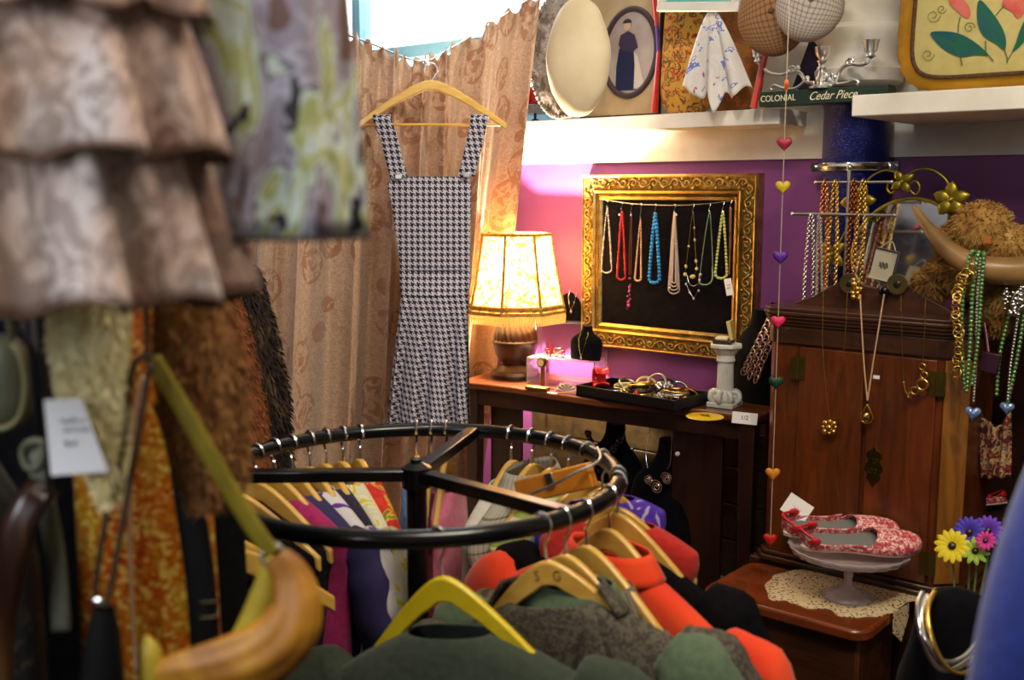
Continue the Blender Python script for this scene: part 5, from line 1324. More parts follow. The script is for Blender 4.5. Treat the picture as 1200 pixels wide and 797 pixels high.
mb = MB(T3(W(934, 596, uw(cs)[1])) @ RZ(PHI+.3) @ RX(-.3) @ RY(.5)).tube([(-.012+.003*j, -.0012, .003*math.sin(j*1.7)) for j in range(9)], .0006, 4); mb.build('pencil_writing', mk('pink_ink', 'b88a9a', .7), o)
# flowers in vase
vb = ltz(1150, 705); 
vb = fw(-.735, 2.60, .24)
t = thing('side_stand', 'dark stand right of the low table holding the flower vase', 'stand', V((vb.x, vb.y, 0)), PHI); MB(RM[t]).box((0, 0, .12), (.2, .22, .24)).build('stand_block', M['dark_wood'], t, bevel=.004)
t = thing('bud_vase', 'slim clear glass vase of artificial daisies behind the black bust', 'vase', vb+V((0, 0, .0005))); x = RM[t]
MB(x).lathe([(0, 0), (.034, 0), (.036, .01), (.026, .08), (.024, .16), (.032, .22), (.030, .22), (.021, .16), (.023, .08), (.03, .012), (0, .01)], n=24).build('glass_body', M['glass'], t, sharp=180)
Df = uw(vb)[1]-.03
def daisy(label, px, py, r_, m, npet=14, tilt=.5, dd=0):
    c = W(px, py, Df+dd); tt = thing('artificial_daisy', label, 'flower', c, PHI, 'daisies in the glass vase'); x = RM[tt] @ RX(PI/2-tilt)
    mb = MB(x)
    for k in range(npet):
        q = 2*PI*k/npet
        def pt(u, v): 
            l = r_*(.15+.85*v); s = (u-.5)*2; w_ = r_*.2*math.sin(PI*min(.97, .15+.8*v))**.6
            return V((l*math.cos(q)-s*w_*math.sin(q), l*math.sin(q)+s*w_*math.cos(q), .006*math.sin(v*2.4)-.003*s*s))
        mb.grid(3, 6, pt)
    mb.build('petals', m, tt, sharp=180); MB(x).sphere((0, 0, .004), (r_*.24, r_*.24, r_*.14), 10, 6).build('flower_centre', M['turned_wood'], tt)
    MB().tube(smooth([c, c+V((.01, .01, -.06)), V((vb.x+R.uniform(-.008, .008), vb.y+R.uniform(-.008, .008), vb.z+.10))], 6), .0028, 6).build('stem', mk('stem', '6a7a44', .6), tt)
daisy('bright yellow artificial daisy in the glass vase', 1116, 640, .042, mk('petal_yellow', 'e0c81a', .6))
daisy('lime green artificial daisy in the glass vase', 1143, 646, .034, mk('petal_lime', '9ab83a', .6), 10)
daisy('violet blue artificial daisy above the lime one', 1136, 624, .038, mk('petal_violet', '4a3ab0', .6), 16, .3, .02)
daisy('purple artificial daisy right of the violet one', 1158, 622, .036, mk('petal_purple', '6a3ab8', .6), 16, .3, .03)
daisy('pink artificial daisy at the right of the vase', 1155, 634, .024, mk('petal_pink', 'c8348a', .6), 12, .5, -.01)
# black bust with chunky necklaces
bz = P(1106, 797, 2.0); 
t = thing('bust_stand', 'dark pedestal under the black bust in the lower right corner', 'pedestal', (bz.x, bz.y, 0)); MB(RM[t]).box((0, 0, .24), (.2, .2, .48)).build('pedestal_block', M['dark_wood'], t, bevel=.004)
bb_ = V((bz.x+.012, bz.y, .481)); k = 2.0/1200
t = thing('necklace_bust', 'black velvet bust with rounded top in the lower right corner', 'bust', bb_, 0); x = RM[t]
htp = P(1105, 689, 2.0).z-.481
def bfn(u, v):
    q = 2*PI*u; hw_ = interp([(0, .105), (.25, .10), (.5, .083), (.7, .074), (.85, .068), (.94, .052), (.98, .03), (1, .001)], v); 
    sh_ = .03*max(0, 1-v*1.6); return V((hw_*math.cos(q)*(1+sh_), hw_*.75*math.sin(q), htp*v))
MB(x).grid(32, 30, bfn, closeu=True).build('bust_form', M['velvet'], t, sharp=180)
for lab, m_, pts, rr in (('chunky silver tube necklace, outer one on the lower right bust', 'silver', [(1082, 694, -.02), (1076, 712, -.05), (1079, 740, -.085), (1090, 770, -.10), (1106, 785, -.105), (1125, 781, -.10), (1143, 765, -.09), (1152, 735, -.06)], .0062),
    ('chunky silver tube necklace, inner one on the lower right bust', 'silver', [(1088, 697, -.035), (1080, 718, -.06), (1083, 745, -.09), (1097, 768, -.108), (1113, 776, -.112), (1132, 768, -.105), (1145, 750, -.085), (1154, 722, -.06)], .0055),
    ('twisted gold tube necklace crossing the silver ones on the lower right bust', 'gold', [(1096, 692, -.03), (1088, 712, -.06), (1090, 740, -.092), (1102, 772, -.114), (1120, 788, -.115), (1140, 784, -.105), (1150, 760, -.08), (1155, 730, -.06)], .0052)):
    o = MB().tube(smooth([P(a, b, 2.0+d) for a, b, d in pts], 8), rr, 10).build('necklace', M[m_], sharp=180); tag(o, lab, 'necklace', 'tube necklaces on the lower right bust')
# heart garland
GY_ = 2.72
hs = [(918, 99, 'f07020', 'orange'), (918, 168, '9a1f3c', 'dark pink'), (917, 219, 'c8b020', 'yellow'), (915, 301, '5a2a96', 'purple'), (912, 377, 'e02a5c', 'bright pink'), (910, 448, '1c3f2c', 'dark green'), (907, 555, 'd8861a', 'amber'), (903, 632, 'c01c16', 'red')]
x0 = P(911, 400, GY_).x
gt = thing('heart_garland', 'hanging string of small coloured hearts in front of the cupboard left edge', 'garland', (x0, GY_, P(903, 645, GY_).z))
MB().tube([(x0, GY_, P(903, 640, GY_).z), (x0, GY_, 2.8)], .0009, 5).build('string', M['string'], gt)
for px, py, hc, nm in hs:
    z_ = P(px, py, GY_).z; pts = []; s = .0215 if nm != 'orange' else .018
    mb = MB(T3((x0, GY_, z_)) @ RZ(-.2 if nm != 'orange' else 1.45)); vs = []; n = 28; L_ = ((0, -1), (.7, -.8), (1, 0), (.7, .8), (0, 1))
    for k in range(n):
        q = 2*PI*k/n; pts.append((s*.056*16*math.sin(q)**3, s*.058*(13*math.cos(q)-5*math.cos(2*q)-2*math.cos(3*q)-math.cos(4*q))))
    for f, d in L_: vs += [(a*f, d*.005, b*f) for a, b in pts]
    mb.add(vs, [(j*n+i, j*n+(i+1) % n, (j+1)*n+(i+1) % n, (j+1)*n+i) for j in range(4) for i in range(n)])
    mb.build('heart', mk('heart_'+nm.replace(' ', '_'), hc, .45), gt, sharp=180)['label'] = nm+' heart'
# things right of the cupboard
t = thing('shelf_unit', 'tall dark shelf unit against the wall right of the cupboard', 'shelf', fw(-.56, 3.125, 0), PHI); x = RM[t]
MB(x).box((0, .10, .62), (.66, .012, 1.16)).build('back_board', M['dark_wood'], t, sharp=0)
for z_ in (.30, .60): MB(x).box((0, .0, z_), (.66, .21, .02)).build('shelf_board', M['dark_wood'], t, bevel=.003)
for sx in (-1, 1): MB(x).box((sx*.34, .0, .60), (.02, .22, 1.20)).build('side_board', M['dark_wood'], t, bevel=.003)
zs_ = .6105
shoe('pale pink floral shoe on the shelf unit right of the cupboard', Z(1176, 596, zs_), Z(1122, 600, zs_)+V((-.01, -.02, 0)), .035)
scp = [(1148, 470, 0), (1160, 505, 0), (1172, 520, 0), (1182, 500, 0), (1187, 470, 0)]
M['scarf'] = blotch('scarf_print', [(0, '2a1a18'), (.4, '7a2a22'), (.5, 'b89a6a'), (.58, '3a2a2a'), (.68, 'c8b494')], 40, dist=1.2, r=.8)
bs = fw(-.62, 3.12, zs_)
bust('black bust standing on the dark shelf unit behind the patterned scarf', bs, .40, .24, PHI)
def scf(u, v): 
    p = W(lerp(1150, 1184, u), lerp(482, 560, v)+18*math.sin(u*PI)*(1-v), 2.90); f = .012*math.sin(u*16+v*3); return p+V((-WX*f, -WY*f, 0))
o = MB().grid(20, 16, scf).build('patterned_scarf', M['scarf'], solid=.003, sharp=180); tag(o, 'red and cream patterned scarf hanging right of the cupboard', 'scarf')
# ================================================================ ROUND CLOTHES RACK
RC = V((-.19, 2.06, .94)); RR = .40; RT = .0165
def rp(deg): q = math.radians(deg); return RC+V((RR*math.cos(q), RR*math.sin(q), 0))
t = thing('round_clothes_rack', 'round black metal clothes rack crowded with garments in the shop centre', 'clothes rack', (RC.x, RC.y, 0)); x = RM[t]
MB(x).torus(RR, RT, n=72, m=12, c=(0, 0, RC.z)).build('ring_rail', M['black_metal'], t, sharp=180)
for px, py in ((262, 558), (562, 500), (668, 604)):
    p = Z(px, py, .94); d = V((p.x-RC.x, p.y-RC.y, 0)).normalized(); s = V((-d.y, d.x, 0))
    a = V((0, 0, RC.z)); b = d*RR+V((0, 0, RC.z))
    mb = MB(x); vs = [a+s*sx*.016+V((0, 0, sz*.012)) for sx in (-1, 1) for sz in (-1, 1)]+[b+s*sx*.016+V((0, 0, sz*.012)) for sx in (-1, 1) for sz in (-1, 1)]
    mb.add(vs, [(0, 1, 3, 2), (4, 6, 7, 5), (0, 2, 6, 4), (1, 5, 7, 3), (0, 4, 5, 1), (2, 3, 7, 6)]); mb.build('spoke', M['black_metal'], t, bevel=.004)
MB(x).tube([(0, 0, .04), (0, 0, .93)], .021, 14).lathe([(.03, .915), (.03, .955), (.012, .965), (.012, .972), (0, .974)], n=16).build('post', M['black_metal'], t, sharp=40)
for k in range(3):
    q = k*2*PI/3+.3; MB(x).tube([(0, 0, .05), (.3*math.cos(q), .3*math.sin(q), .035), (.42*math.cos(q), .42*math.sin(q), .02)], .015, 8).build('foot', M['black_metal'], t)
def cloth(name, c, c2=None, sc=60, r=.9, bump=.25, **k): return mk(name, c, r, c2=c2 or c, sc=sc, bump=bump, sheen=.15, **k)
# ---- one garment on a hanger
def garment(kind, label, cat, hook, yaw, m, w=.40, L=.72, slope=.36, th=.045, sleeve=None, collar=None, seed=0, drop=.068, tilt=0, trim=None, group='garments on the round rack', flare=1.0, sm_=None, fold=.014, neck=.055):
    rnd = random.Random(seed)
    t = thing(kind, label, cat, hook, yaw, group); x = RM[t] @ RY(tilt) @ T3((0, 0, -drop))
    h = w/2
    ks = [rnd.uniform(.8, 1.2) for _ in range(4)]; ps = [rnd.uniform(0, 6) for _ in range(4)]
    zs = -(h-neck)*slope-.012
    rows = []
    for i in range(9):
        f = i/8; a = lerp(neck, h, f); rows.append((a, -.006-(a-neck)*slope*(.75+.25*f), lerp(.032, th*.75, f**.7)))
    rows.append((h*1.015, zs-.02, th*.85))
    for i in range(1, 16):
        f = i/15; rows.append((h*lerp(.985, flare, f)-.02*math.sin(f*PI), zs-.02-(L+zs)*f, lerp(th*.9, th*1.5, f)))
    def fn(u, v):
        k = v*(len(rows)-1); i = min(int(k), len(rows)-2); f = k-i
        a, z, d = [lerp(rows[i][j], rows[i+1][j], f) for j in range(3)]
        q = 2*PI*u; cx, cy = math.cos(q), math.sin(q)
        X = a*math.copysign(abs(cx)**.8, cx); Y = d*math.copysign(abs(cy)**.9, cy)
        g = max(0, -z-.05)/.3; g = min(g, 1.2)
        wv = fold*g*(math.sin(X*42*ks[0]+ps[0]+z*4)+.6*math.sin(X*73*ks[1]+ps[1]-z*7)+.4*math.sin(z*22*ks[2]+X*18+ps[2]))
        return V((X, Y+wv, z+.004*math.sin(X*50+ps[3])*g))
    mb = MB(x).grid(64, 60, fn, closeu=True, fuv=lambda u, v: (u*w*2.6, fn(u, v).z))
    b = mb.build('body', m, t, solid=.003, sharp=180)
    if sleeve:
        sl, sr = sleeve
        for s in (-1, 1):
            path = smooth([V((s*h*.80, 0, zs+.018)), V((s*(h+.005), .0, zs-.025)), V((s*(h+.035), .006, zs-.12)), V((s*(h+.045), -.01, zs-sl*.6)), V((s*(h+.035), -.02, zs-sl))], 6)
            n = len(path); k1 = rnd.uniform(0, 6)
            rad = [interp([(0, sr*.55), (.2, sr*.98), (.6, sr*.9), (1, sr*.75)], i/(n-1))*(1+.05*math.sin(i*1.3+k1)) for i in range(n)]
            o = MB(x).tube(path, rad, 18, flat=.62, up=(0, 1, 0)).build('sleeve', sm_ or m, t, sharp=180)
            if trim:
                pc = path[-2]; MB(x).tube([path[-4], path[-1]], rad[-1]*1.08, 16, flat=.62, up=(0, 1, 0)).build('cuff', trim, o, sharp=180)
    if collar == 'shirt':
        def cf(u, v):
            q = 2*PI*u; r = neck+.012+.028*v; fr = max(0, -math.sin(q))
            return V((r*math.cos(q)*1.05, (.036+.022*v)*math.sin(q), .012-.035*v-.01*fr+.012*(1-v)))
        MB(x).grid(40, 5, cf, closeu=True).build('collar', trim or m, t, solid=.004, sharp=180)
    if collar == 'lapel':
        def cf(u, v):
            q = -PI*.12+u*PI*1.24; r = neck+.010+.034*v
            return V((r*math.cos(q)*1.1, (.040+.03*v)*math.sin(q)+.004, .026-.05*v))
        MB(x).grid(36, 6, cf).build('collar', trim or m, t, solid=.006, sharp=180)
        for s in (-1, 1):
            def lp_(u, v, s=s):
                z = -.02-v*.24; wd = lerp(.02, .07, min(1, v*2.2)) if v < .45 else lerp(.07, .004, (v-.45)/.55)
                X = s*(lerp(neck, .004, v)+u*wd); return V((X, -(.05+.02*v)-.006*math.sin(u*PI), z+.012*u))
            MB(x).grid(8, 14, lp_).build('lapel', trim or m, t, solid=.005, sharp=180)
    return t, x
HK = 'wooden hangers on the round rack'
proto = [None]
def rack_hanger(label, hook, yaw, tilt=0, w=.40):
    m4 = T3(hook+V((0, 0, 0))) @ RZ(yaw) @ RY(tilt) @ Matrix.Diagonal((w/.40, 1, 1, 1))
    if proto[0] is None:
        t = thing('clothes_hanger', label, 'hanger', hook, yaw, HK); t.matrix_world = m4; 
        RM[t] = Matrix.Identity(4); hanger_shape(t, Matrix.Identity(4), .40, .014, .048, False, .062, .128)
        RM[t] = m4; proto[0] = t
        for ch in t.children: RM[ch] = m4
        return t
    return dup(proto[0], m4, label)
cG = cloth('loden_green', '2a3226', '323c2c'); cT = blotch('tweed_grey_brown', [(0, '3a332a'), (.5, '5a5244'), (.65, '46503e')], 130, r=.95, bump=.3); cO = cloth('olive_green', '4a5a40', '55664a')
cB = houndstooth('brown_tweed_check', '8a7660', '2c2018', .022); cOr = cloth('orange_cotton', 'd8320c', 'e24614', 9); cK = mk('black_cloth', '060507', .95, c2='0c0b0e', sc=60, bump=.25, spec=.15)
cPl = checks('plaid_white', 'a8a294', '22221e', .03, .14); cStr = stripes('green_stripe', '8a9a3a', 'c8c8a4', .016); cPu = blotch('purple_print', [(0, '4a28a0'), (.5, '5a30b0'), (.56, 'b8aed0'), (.66, '4a28a0')], 16, r=.8, dist=1)
cRed = cloth('red_cloth', 'a81a10', 'b82418'); cWP = blotch('white_purple', [(0, 'c8c2c4'), (.55, 'd0cacc'), (.6, '5a2a86'), (.68, 'c8c2c4')], 16, r=.85, dist=.8); cYW = blotch('yellow_floral', [(0, 'c8c2a4'), (.48, 'd0caae'), (.54, 'c8b428'), (.62, 'd2ccb0'), (.7, 'b8a030')], 15, r=.85, dist=1)
cDP = cloth('dark_purple', '1c1226', '241632'); cDB = stripes('navy_purple_stripe', '1e1836', '3c3276', .012, .3, 0); cPk = cloth('magenta_cloth', '8e1450', 'a01a5c'); cMul = blotch('multi_print', [(0, 'b81e10'), (.45, 'c82a14'), (.52, 'd8a01c'), (.58, '3a7a2a'), (.64, 'c83a14')], 22, r=.8, dist=1)
cPink = cloth('pink_cloth', 'c0607c', 'c86e88'); cBlue = cloth('blue_cloth', '1268b0', '187cc4'); cMar = cloth('maroon_cloth', '4a0e1e', '5a1426'); cWh = cloth('off_white', 'c4beb4', 'd0cac0'); cGr = cloth('grey_blue', '5a6a7c', '66768a'); cYe = cloth('yellow_cloth', 'b8a41e', 'c8b428'); cCh = mk('charcoal', '17161a', .95, c2='201f24', sc=60, bump=.25, spec=.15)
def hp_(deg): return rp(deg)+V((0, 0, RT-.0168+.0))
rad = math.radians
rows = [
 # deg, yaw deg, tilt, w, kind, garment label, hanger label, cat, mat, kw
 (-80, -22, -.13, .30, 'jacket', 'dark loden green jacket on the yellow hanger nearest the camera', 'bright yellowish hanger nearest the camera at the front of the round rack', 'jacket', cG, dict(w=.50, drop=.15, L=.72, sleeve=(.52, .09), th=.07)),
 (-53, -24, -.15, .32, 'jacket', 'grey brown tweed jacket second from the camera on the round rack', 'pale wooden hanger marked S G just behind the front one', 'jacket', cT, dict(w=.50, L=.74, sleeve=(.5, .08), collar='lapel', th=.055)),
 (-46, -38, -.10, .31, 'jacket', 'olive green army style jacket behind the tweed one on the round rack', 'pale wooden hanger third from the front holding the olive jacket', 'jacket', cO, dict(w=.47, L=.74, sleeve=(.5, .085), collar='shirt', th=.05)),
 (-37, -44, -.08, .32, 'jacket', 'brown houndstooth tweed jacket between olive and orange garments', 'wooden hanger holding the brown houndstooth jacket', 'jacket', cB, dict(w=.50, drop=.145, L=.74, sleeve=(.5, .08), collar='shirt', th=.05)),
 (-22, -46, -.02, .34, 'jacket', 'bright orange jacket on the right side of the round rack', 'wooden hanger holding the bright orange jacket', 'jacket', cOr, dict(drop=.115, w=.60, L=.74, sleeve=(.5, .09), collar='shirt', th=.05)),
 (-8, -34, .0, .34, 'jacket', 'black jacket just behind the orange one on the round rack', 'wooden hanger holding the black jacket behind the orange one', 'jacket', cK, dict(w=.44, L=.78, sleeve=(.5, .08), th=.05)),
 (-2, -20, 0, .32, 'shirt', 'red shirt on the right of the round rack', 'wooden hanger holding the red shirt', 'shirt', cRed, dict(w=.32, L=.66, drop=.09)),
 (18, 22, 0, .32, 'shirt', 'purple and white printed blouse on the right of the round rack', 'wooden hanger holding the purple printed blouse', 'blouse', cPu, dict(w=.30, L=.66, drop=.085)),
 (28, 30, 0, .38, 'shirt', 'grey blue blouse at the back right of the round rack', 'wooden hanger holding the grey blue blouse', 'blouse', cGr, dict(w=.38, L=.64)),
 (38, 40, 0, .38, 'shirt', 'green and cream striped top at the back right of the round rack', 'wooden hanger holding the green striped top', 'top', cStr, dict(drop=.095, w=.44, L=.64)),
 (46, 48, 0, .38, 'shirt', 'yellow blouse at the back right of the round rack', 'wooden hanger holding the yellow blouse', 'blouse', cYe, dict(w=.38, L=.64)),
 (54, 56, 0, .38, 'shirt', 'black and white windowpane check shirt at the back right of the round rack', 'wooden hanger holding the windowpane check shirt', 'shirt', cPl, dict(drop=.09, w=.48, L=.68, collar='shirt')),
 (62, 62, 0, .38, 'shirt', 'plain off white shirt at the back of the round rack', 'wooden hanger holding the off white shirt', 'shirt', cWh, dict(drop=.10, w=.42, L=.64)),
 (85, 84, 0, .34, 'dress', 'pink top at the back of the round rack behind the post', 'wooden hanger holding the pink top', 'top', cPink, dict(w=.30, L=.62)),
 (90, 88, 0, .34, 'dress', 'maroon dress at the back of the round rack behind the post', 'wooden hanger holding the maroon dress', 'dress', cMar, dict(w=.30, L=.7)),
 (95, 92, 0, .34, 'scarf', 'bright blue top at the back of the round rack left of the post', 'wooden hanger holding the bright blue top', 'top', cBlue, dict(w=.30, L=.62)),
 (114, 118, 0, .38, 'shirt', 'multicoloured red print blouse at the back left of the round rack', 'wooden hanger holding the multicoloured blouse', 'blouse', cMul, dict(drop=.095, w=.48, L=.7)),
 (120, 123, 0, .38, 'shirt', 'white blouse with yellow flowers at the back left of the round rack', 'wooden hanger holding the yellow flowered blouse', 'blouse', cYW, dict(drop=.095, w=.52, L=.7, sleeve=(.3, .06))),
 (126, 129, 0, .38, 'shirt', 'dark purple blouse at the back left of the round rack', 'wooden hanger holding the dark purple blouse', 'blouse', cDP, dict(drop=.10, w=.44, L=.68)),
 (132, 134, 0, .38, 'shirt', 'white blouse with purple print at the back left of the round rack', 'wooden hanger holding the white and purple blouse', 'blouse', cWP, dict(drop=.10, w=.48, L=.66, sleeve=(.3, .06))),
 (139, 140, 0, .38, 'shirt', 'navy and violet pinstriped shirt at the left of the round rack', 'wooden hanger holding the pinstriped shirt', 'shirt', cDB, dict(drop=.10, w=.46, L=.72, sleeve=(.4, .06))),
 (146, 147, 0, .38, 'shirt', 'magenta blouse at the left of the round rack', 'wooden hanger holding the magenta blouse', 'blouse', cPk, dict(drop=.10, w=.44, L=.7)),
 (154, 155, 0, .38, 'jacket', 'charcoal jacket at the left of the round rack', 'wooden hanger holding the charcoal jacket', 'jacket', cCh, dict(w=.36, L=.74)),
 (166, 166, 0, .38, 'jacket', 'black velvet jacket at the left of the round rack', 'wooden hanger holding the black velvet jacket', 'jacket', cK, dict(w=.36, L=.76)),
 (205, 205, 0, .38, 'dress', 'plain black dress at the left front of the round rack', 'wooden hanger holding the plain black dress', 'dress', cK, dict(w=.32, L=.78)),
 (222, 215, 0, .38, 'dress', 'black evening top at the left front of the round rack', 'wooden hanger holding the black evening top', 'top', cK, dict(w=.28, L=.7)),
]
for i, (dg, yw, tl, hw, kind, gl, hl, cat, m, kw) in enumerate(rows):
    hk = hp_(dg)
    rack_hanger(hl, hk, rad(yw), tl, hw)
    garment(cat, gl, cat, hk, rad(yw), m, seed=i*3+1, tilt=tl, slope=.52, neck=.075, **{'drop': .128, **kw})
# the S G letters burnt on the second hanger
sg = [o for o in C.objects if o.get('label', '').startswith('pale wooden hanger marked S G')][0]
xs = RM[sg]
for ch, px_ in (('S', -.024), ('G', .022)):
    text(ch, .026, xs @ T3((px_, -.0072, -.088)) @ RX(PI/2), m=mk('burnt_ink', '6a4a18', .7), parent=sg, name='letter')
yel = [o for o in C.objects if o.get('label', '').startswith('bright yellowish hanger')][0]
ym = wood('yellow_hanger_wood', 'c8ac10', 'd8c01e', 1, .4, 'X', .3)
for ch in yel.children:
    if ch.name.startswith('shoulder_bar'): ch.data = ch.data.copy(); ch.data.materials.clear(); ch.data.materials.append(ym)
og = wood('orange_hanger_wood', 'c8781c', 'd8902c', 1, .4, 'X', .3)
# wooden clamp hanger lying on the others
t = thing('clamp_hanger', 'flat orange wooden trouser clamp hanger hooked at the back right of the rack', 'hanger', rp(30), 0); 
a, b = P(608, 577, 2.22), P(695, 556, 2.10); d = (b-a); 
xm = T3((a+b)/2) @ d.to_track_quat('X', 'Z').to_matrix().to_4x4()
for s in (-1, 1): MB(xm).box((0, s*.006, 0), (d.length, .009, .052)).build('clamp_bar', og, t, bevel=.004)
MB().tube(smooth([P(590, 590, 2.16), P(640, 572, 2.10), P(672, 555, 2.08), P(702, 540, 2.10), rp(22)+V((0, 0, .018))], 6), .003, 6).build('wire_arm', M['dull_silver'], t)
MB(xm).box((.0, -.013, .01), (.022, .006, .03)).build('clip', M['silver'], t, bevel=.002)
MB().sphere(P(1, 1, 1), .001) if False else None
# label in the neck of the second jacket
tg = [o for o in C.objects if o.get('label', '').startswith('grey brown tweed jacket second')][0]
xj = RM[tg] @ T3((0, 0, -.128))
MB(xj).add([(.0+a, .034+.004*b, -.002-.05*b) for b in (0, .5, 1) for a in (-.03, .03)], [(0, 1, 3, 2), (2, 3, 5, 4)]).build('neck_label', M['white_card'], tg, solid=.002, sharp=0)
# ================================================================ LEFT FOREGROUND
# two rails on a black garment stand (mostly out of view)
LR = V((-.60, .98, 0))
t = thing('garment_stand', 'black two rail garment stand holding clothes at the left edge', 'clothes rack', (-.62, 1.0, 0))
MB().tube([(-1.25, .93, 2.02), (.05, .93, 2.02)], .012, 10).build('upper_rail', M['black_metal'], t)
MB().tube([(-1.25, 1.16, 1.72), (-.12, 1.16, 1.72)], .012, 10).build('lower_rail', M['black_metal'], t)
for xx in (-1.25,): MB().tube([(xx, 1.04, .03), (xx, 1.04, 2.04)], .016, 10).tube([(xx, .7, .02), (xx, 1.4, .02)], .016, 8).tube([(xx, .93, 2.02), (xx, 1.16, 1.72)], .01, 8).build('upright', M['black_metal'], t)
MB().tube([(.05, .93, 2.02), (.05, .93, 2.79)], .008, 8).build('ceiling_drop', M['black_metal'], t)
MB().tube([(-.12, 1.16, 1.72), (-.12, 1.16, 2.79)], .008, 8).build('ceiling_drop', M['black_metal'], t)
# tiered lace dress
def lace2():
    t = NT('brown_lace'); co = t.coord('Object', (1, 1, .55)); v = t.noise(co, 38, 4, 2.6); b = t.noise(co, 13, 3, 1)
    c = t.mix(t.ma('MULTIPLY', t.ma('GREATER_THAN', v.outputs['Fac'], .5), .55), t.ramp(b.outputs['Fac'], [(.3, 'a5806e'), (.5, 'c0a698'), (.7, 'bcb2ac')]), '5e4436')
    t.col(c); t.b.inputs['Roughness'].default_value = .9; t.b.inputs['Sheen Weight'].default_value = .3; t.bump(v.outputs['Fac'], .3); return t.m
M['brown_lace'] = lace2()
cx, cy = -.455, .93
t = thing('tiered_lace_dress', 'taupe brown tiered lace dress filling the upper left corner', 'dress', (cx, cy, 1.30)); x = Matrix.Identity(4)
def tier(z0, z1, r0, r1, nf, amp, seed, hem=True):
    rnd = random.Random(seed); ph = [rnd.uniform(0, 6) for _ in range(4)]
    def fn(u, v):
        q = 2*PI*u; r = lerp(r0, r1, v**.8)
        a = amp*(.25+.75*v); w_ = math.sin(nf*q+ph[0])+.5*math.sin((nf*1.7+.3)//1*q+ph[1])
        r += a*w_
        return V((cx+r*math.cos(q), cy+r*.62*math.sin(q), lerp(z0, z1, v)+.006*v*math.sin(nf*q+ph[2])))
    o = MB().grid(180, 16, fn, closeu=True).build('lace_tier', M['brown_lace'], t, solid=.002, sharp=180)
    MB().tube([fn(i/120, 1) for i in range(120)], .0028, 6, closed=True).build('hem', mk('lace_hem', '5c4030', .8), o, sharp=180)
def zat(py, Y): return P(0, py, Y).z
tier(zat(-190, .8), zat(-12, .8), .16, .205, 16, .010, 1)
tier(zat(-30, .8), zat(176, .80), .180, .216, 13, .019, 2)
tier(zat(140, .82), zat(365, .80), .180, .212, 14, .022, 3)
tier(1.98, zat(-175, .8), .13, .18, 14, .008, 5)
for s in (-1, 1): MB().tube([(cx+s*.09, cy, 1.96), (cx+s*.06, cy, 2.035)], .004, 6).build('hanging_loop', M['brown_lace'], t)
# floral skirt
M['floral'] = None
def floral():
    t = NT('floral_print'); co = t.coord('Object', (1, 1, .45)); n1 = t.noise(co, 15, 3, 1.4); n2 = t.noise(co, 34, 2, .8); 
    c = t.ramp(n1.outputs['Fac'], [(.0, '6a4a40'), (.36, '8e8490'), (.43, 'aaa4b0'), (.47, '6e6470'), (.49, 'bcc8bc'), (.54, 'a2a668'), (.58, 'b6ba88'), (.61, 'ccd8d0'), (.66, '8a8492'), (.71, '7a5038')], 'CONSTANT')
    c2 = t.mix(t.ma('GREATER_THAN', n2.outputs['Fac'], .655), c, '241a22'); t.col(c2); t.b.inputs['Roughness'].default_value = .7; return t.m
M['floral'] = floral()
fx, fy = -.238, .97
t = thing('floral_skirt', 'green and grey floral print skirt hanging right of the lace dress', 'skirt', (fx, fy, 1.45))
def fsk(u, v):
    q = 2*PI*u; r = lerp(.07, .098, v)+.007*v*math.sin(7*q+1)+.004*v*math.sin(12*q)
    return V((fx+r*math.cos(q), fy+r*.5*math.sin(q), lerp(2.0, zat(279, .94), v)))
MB().grid(110, 30, fsk, closeu=True).build('skirt_body', M['floral'], t, solid=.002, sharp=180)
MB().tube([fsk(i/90, 1) for i in range(90)], .0022, 6, closed=True).build('hem', mk('dark_hem', '2a2a24', .8), t, sharp=180)
for s in (-1, 1): MB().tube([(fx+s*.05, fy-.01, 1.99), (fx+s*.04, fy-.035, 2.034)], .003, 6).build('hanging_loop', M['black_plastic'], t)
# furs
def fur(name, label, cat, outline, Y, thick, m, L=.02, nt=3500, wd=.0022, hangz=1.72):
    # outline: (py, left, right)
    p0 = P((outline[-1][1]+outline[-1][2])/2, outline[-1][0], Y); t = thing(name, label, cat, p0)
    def fn(u, v):
        py = lerp(outline[0][0], outline[-1][0], v); l = interp([(a, b) for a, b, c in outline], py); r = interp([(a, c) for a, b, c in outline], py)
        q = 2*PI*u; p = P((l+r)/2-(r-l)/2*math.cos(q), py, Y); return p+V((0, -thick*math.sin(q), 0))
    mb = MB().grid(30, 24, fn, closeu=True); pts = []
    for k in range(nt):
        u, v = R.random(), R.random(); p = fn(u, v); e = .01
        du = fn(u+e, v)-p; dv = fn(u, min(1, v+e))-fn(u, max(0, v-e)); n_ = dv.cross(du)
        if n_.length < 1e-9: continue
        pts.append((p, n_.normalized()*(1 if n_.normalized().dot(V((0, -math.sin(2*PI*u), 0)))+.3*0 >= 0 else -1)))
    mb.tufts(pts, L, wd, .9, .35)
    mb.build('fur_pelt', m, t, sharp=180)
    tp = fn(.25, 0); tp2 = fn(.75, 0); c = (tp+tp2)/2
    MB().tube([(c.x, c.y, c.z-.03), (c.x, Y, hangz+.0)], .004, 6).build('hanging_cord', M['black_plastic'], t); return t
M['fur_cream'] = blotch('cream_fur', [(.3, 'dcd094'), (.55, 'efe6b8'), (.75, 'f8f4d8')], 20, r=.95, const=False)
M['fur_brown'] = blotch('brown_fur', [(.3, '6a4424'), (.5, '946434'), (.7, 'a87e46')], 16, st=(1, 1, .5), r=.95, const=False)
M['fur_plush'] = blotch('plush_fur', [(.3, '5a2c10'), (.6, '7e461c'), (.8, '8e5a28')], 40, r=.95, const=False)
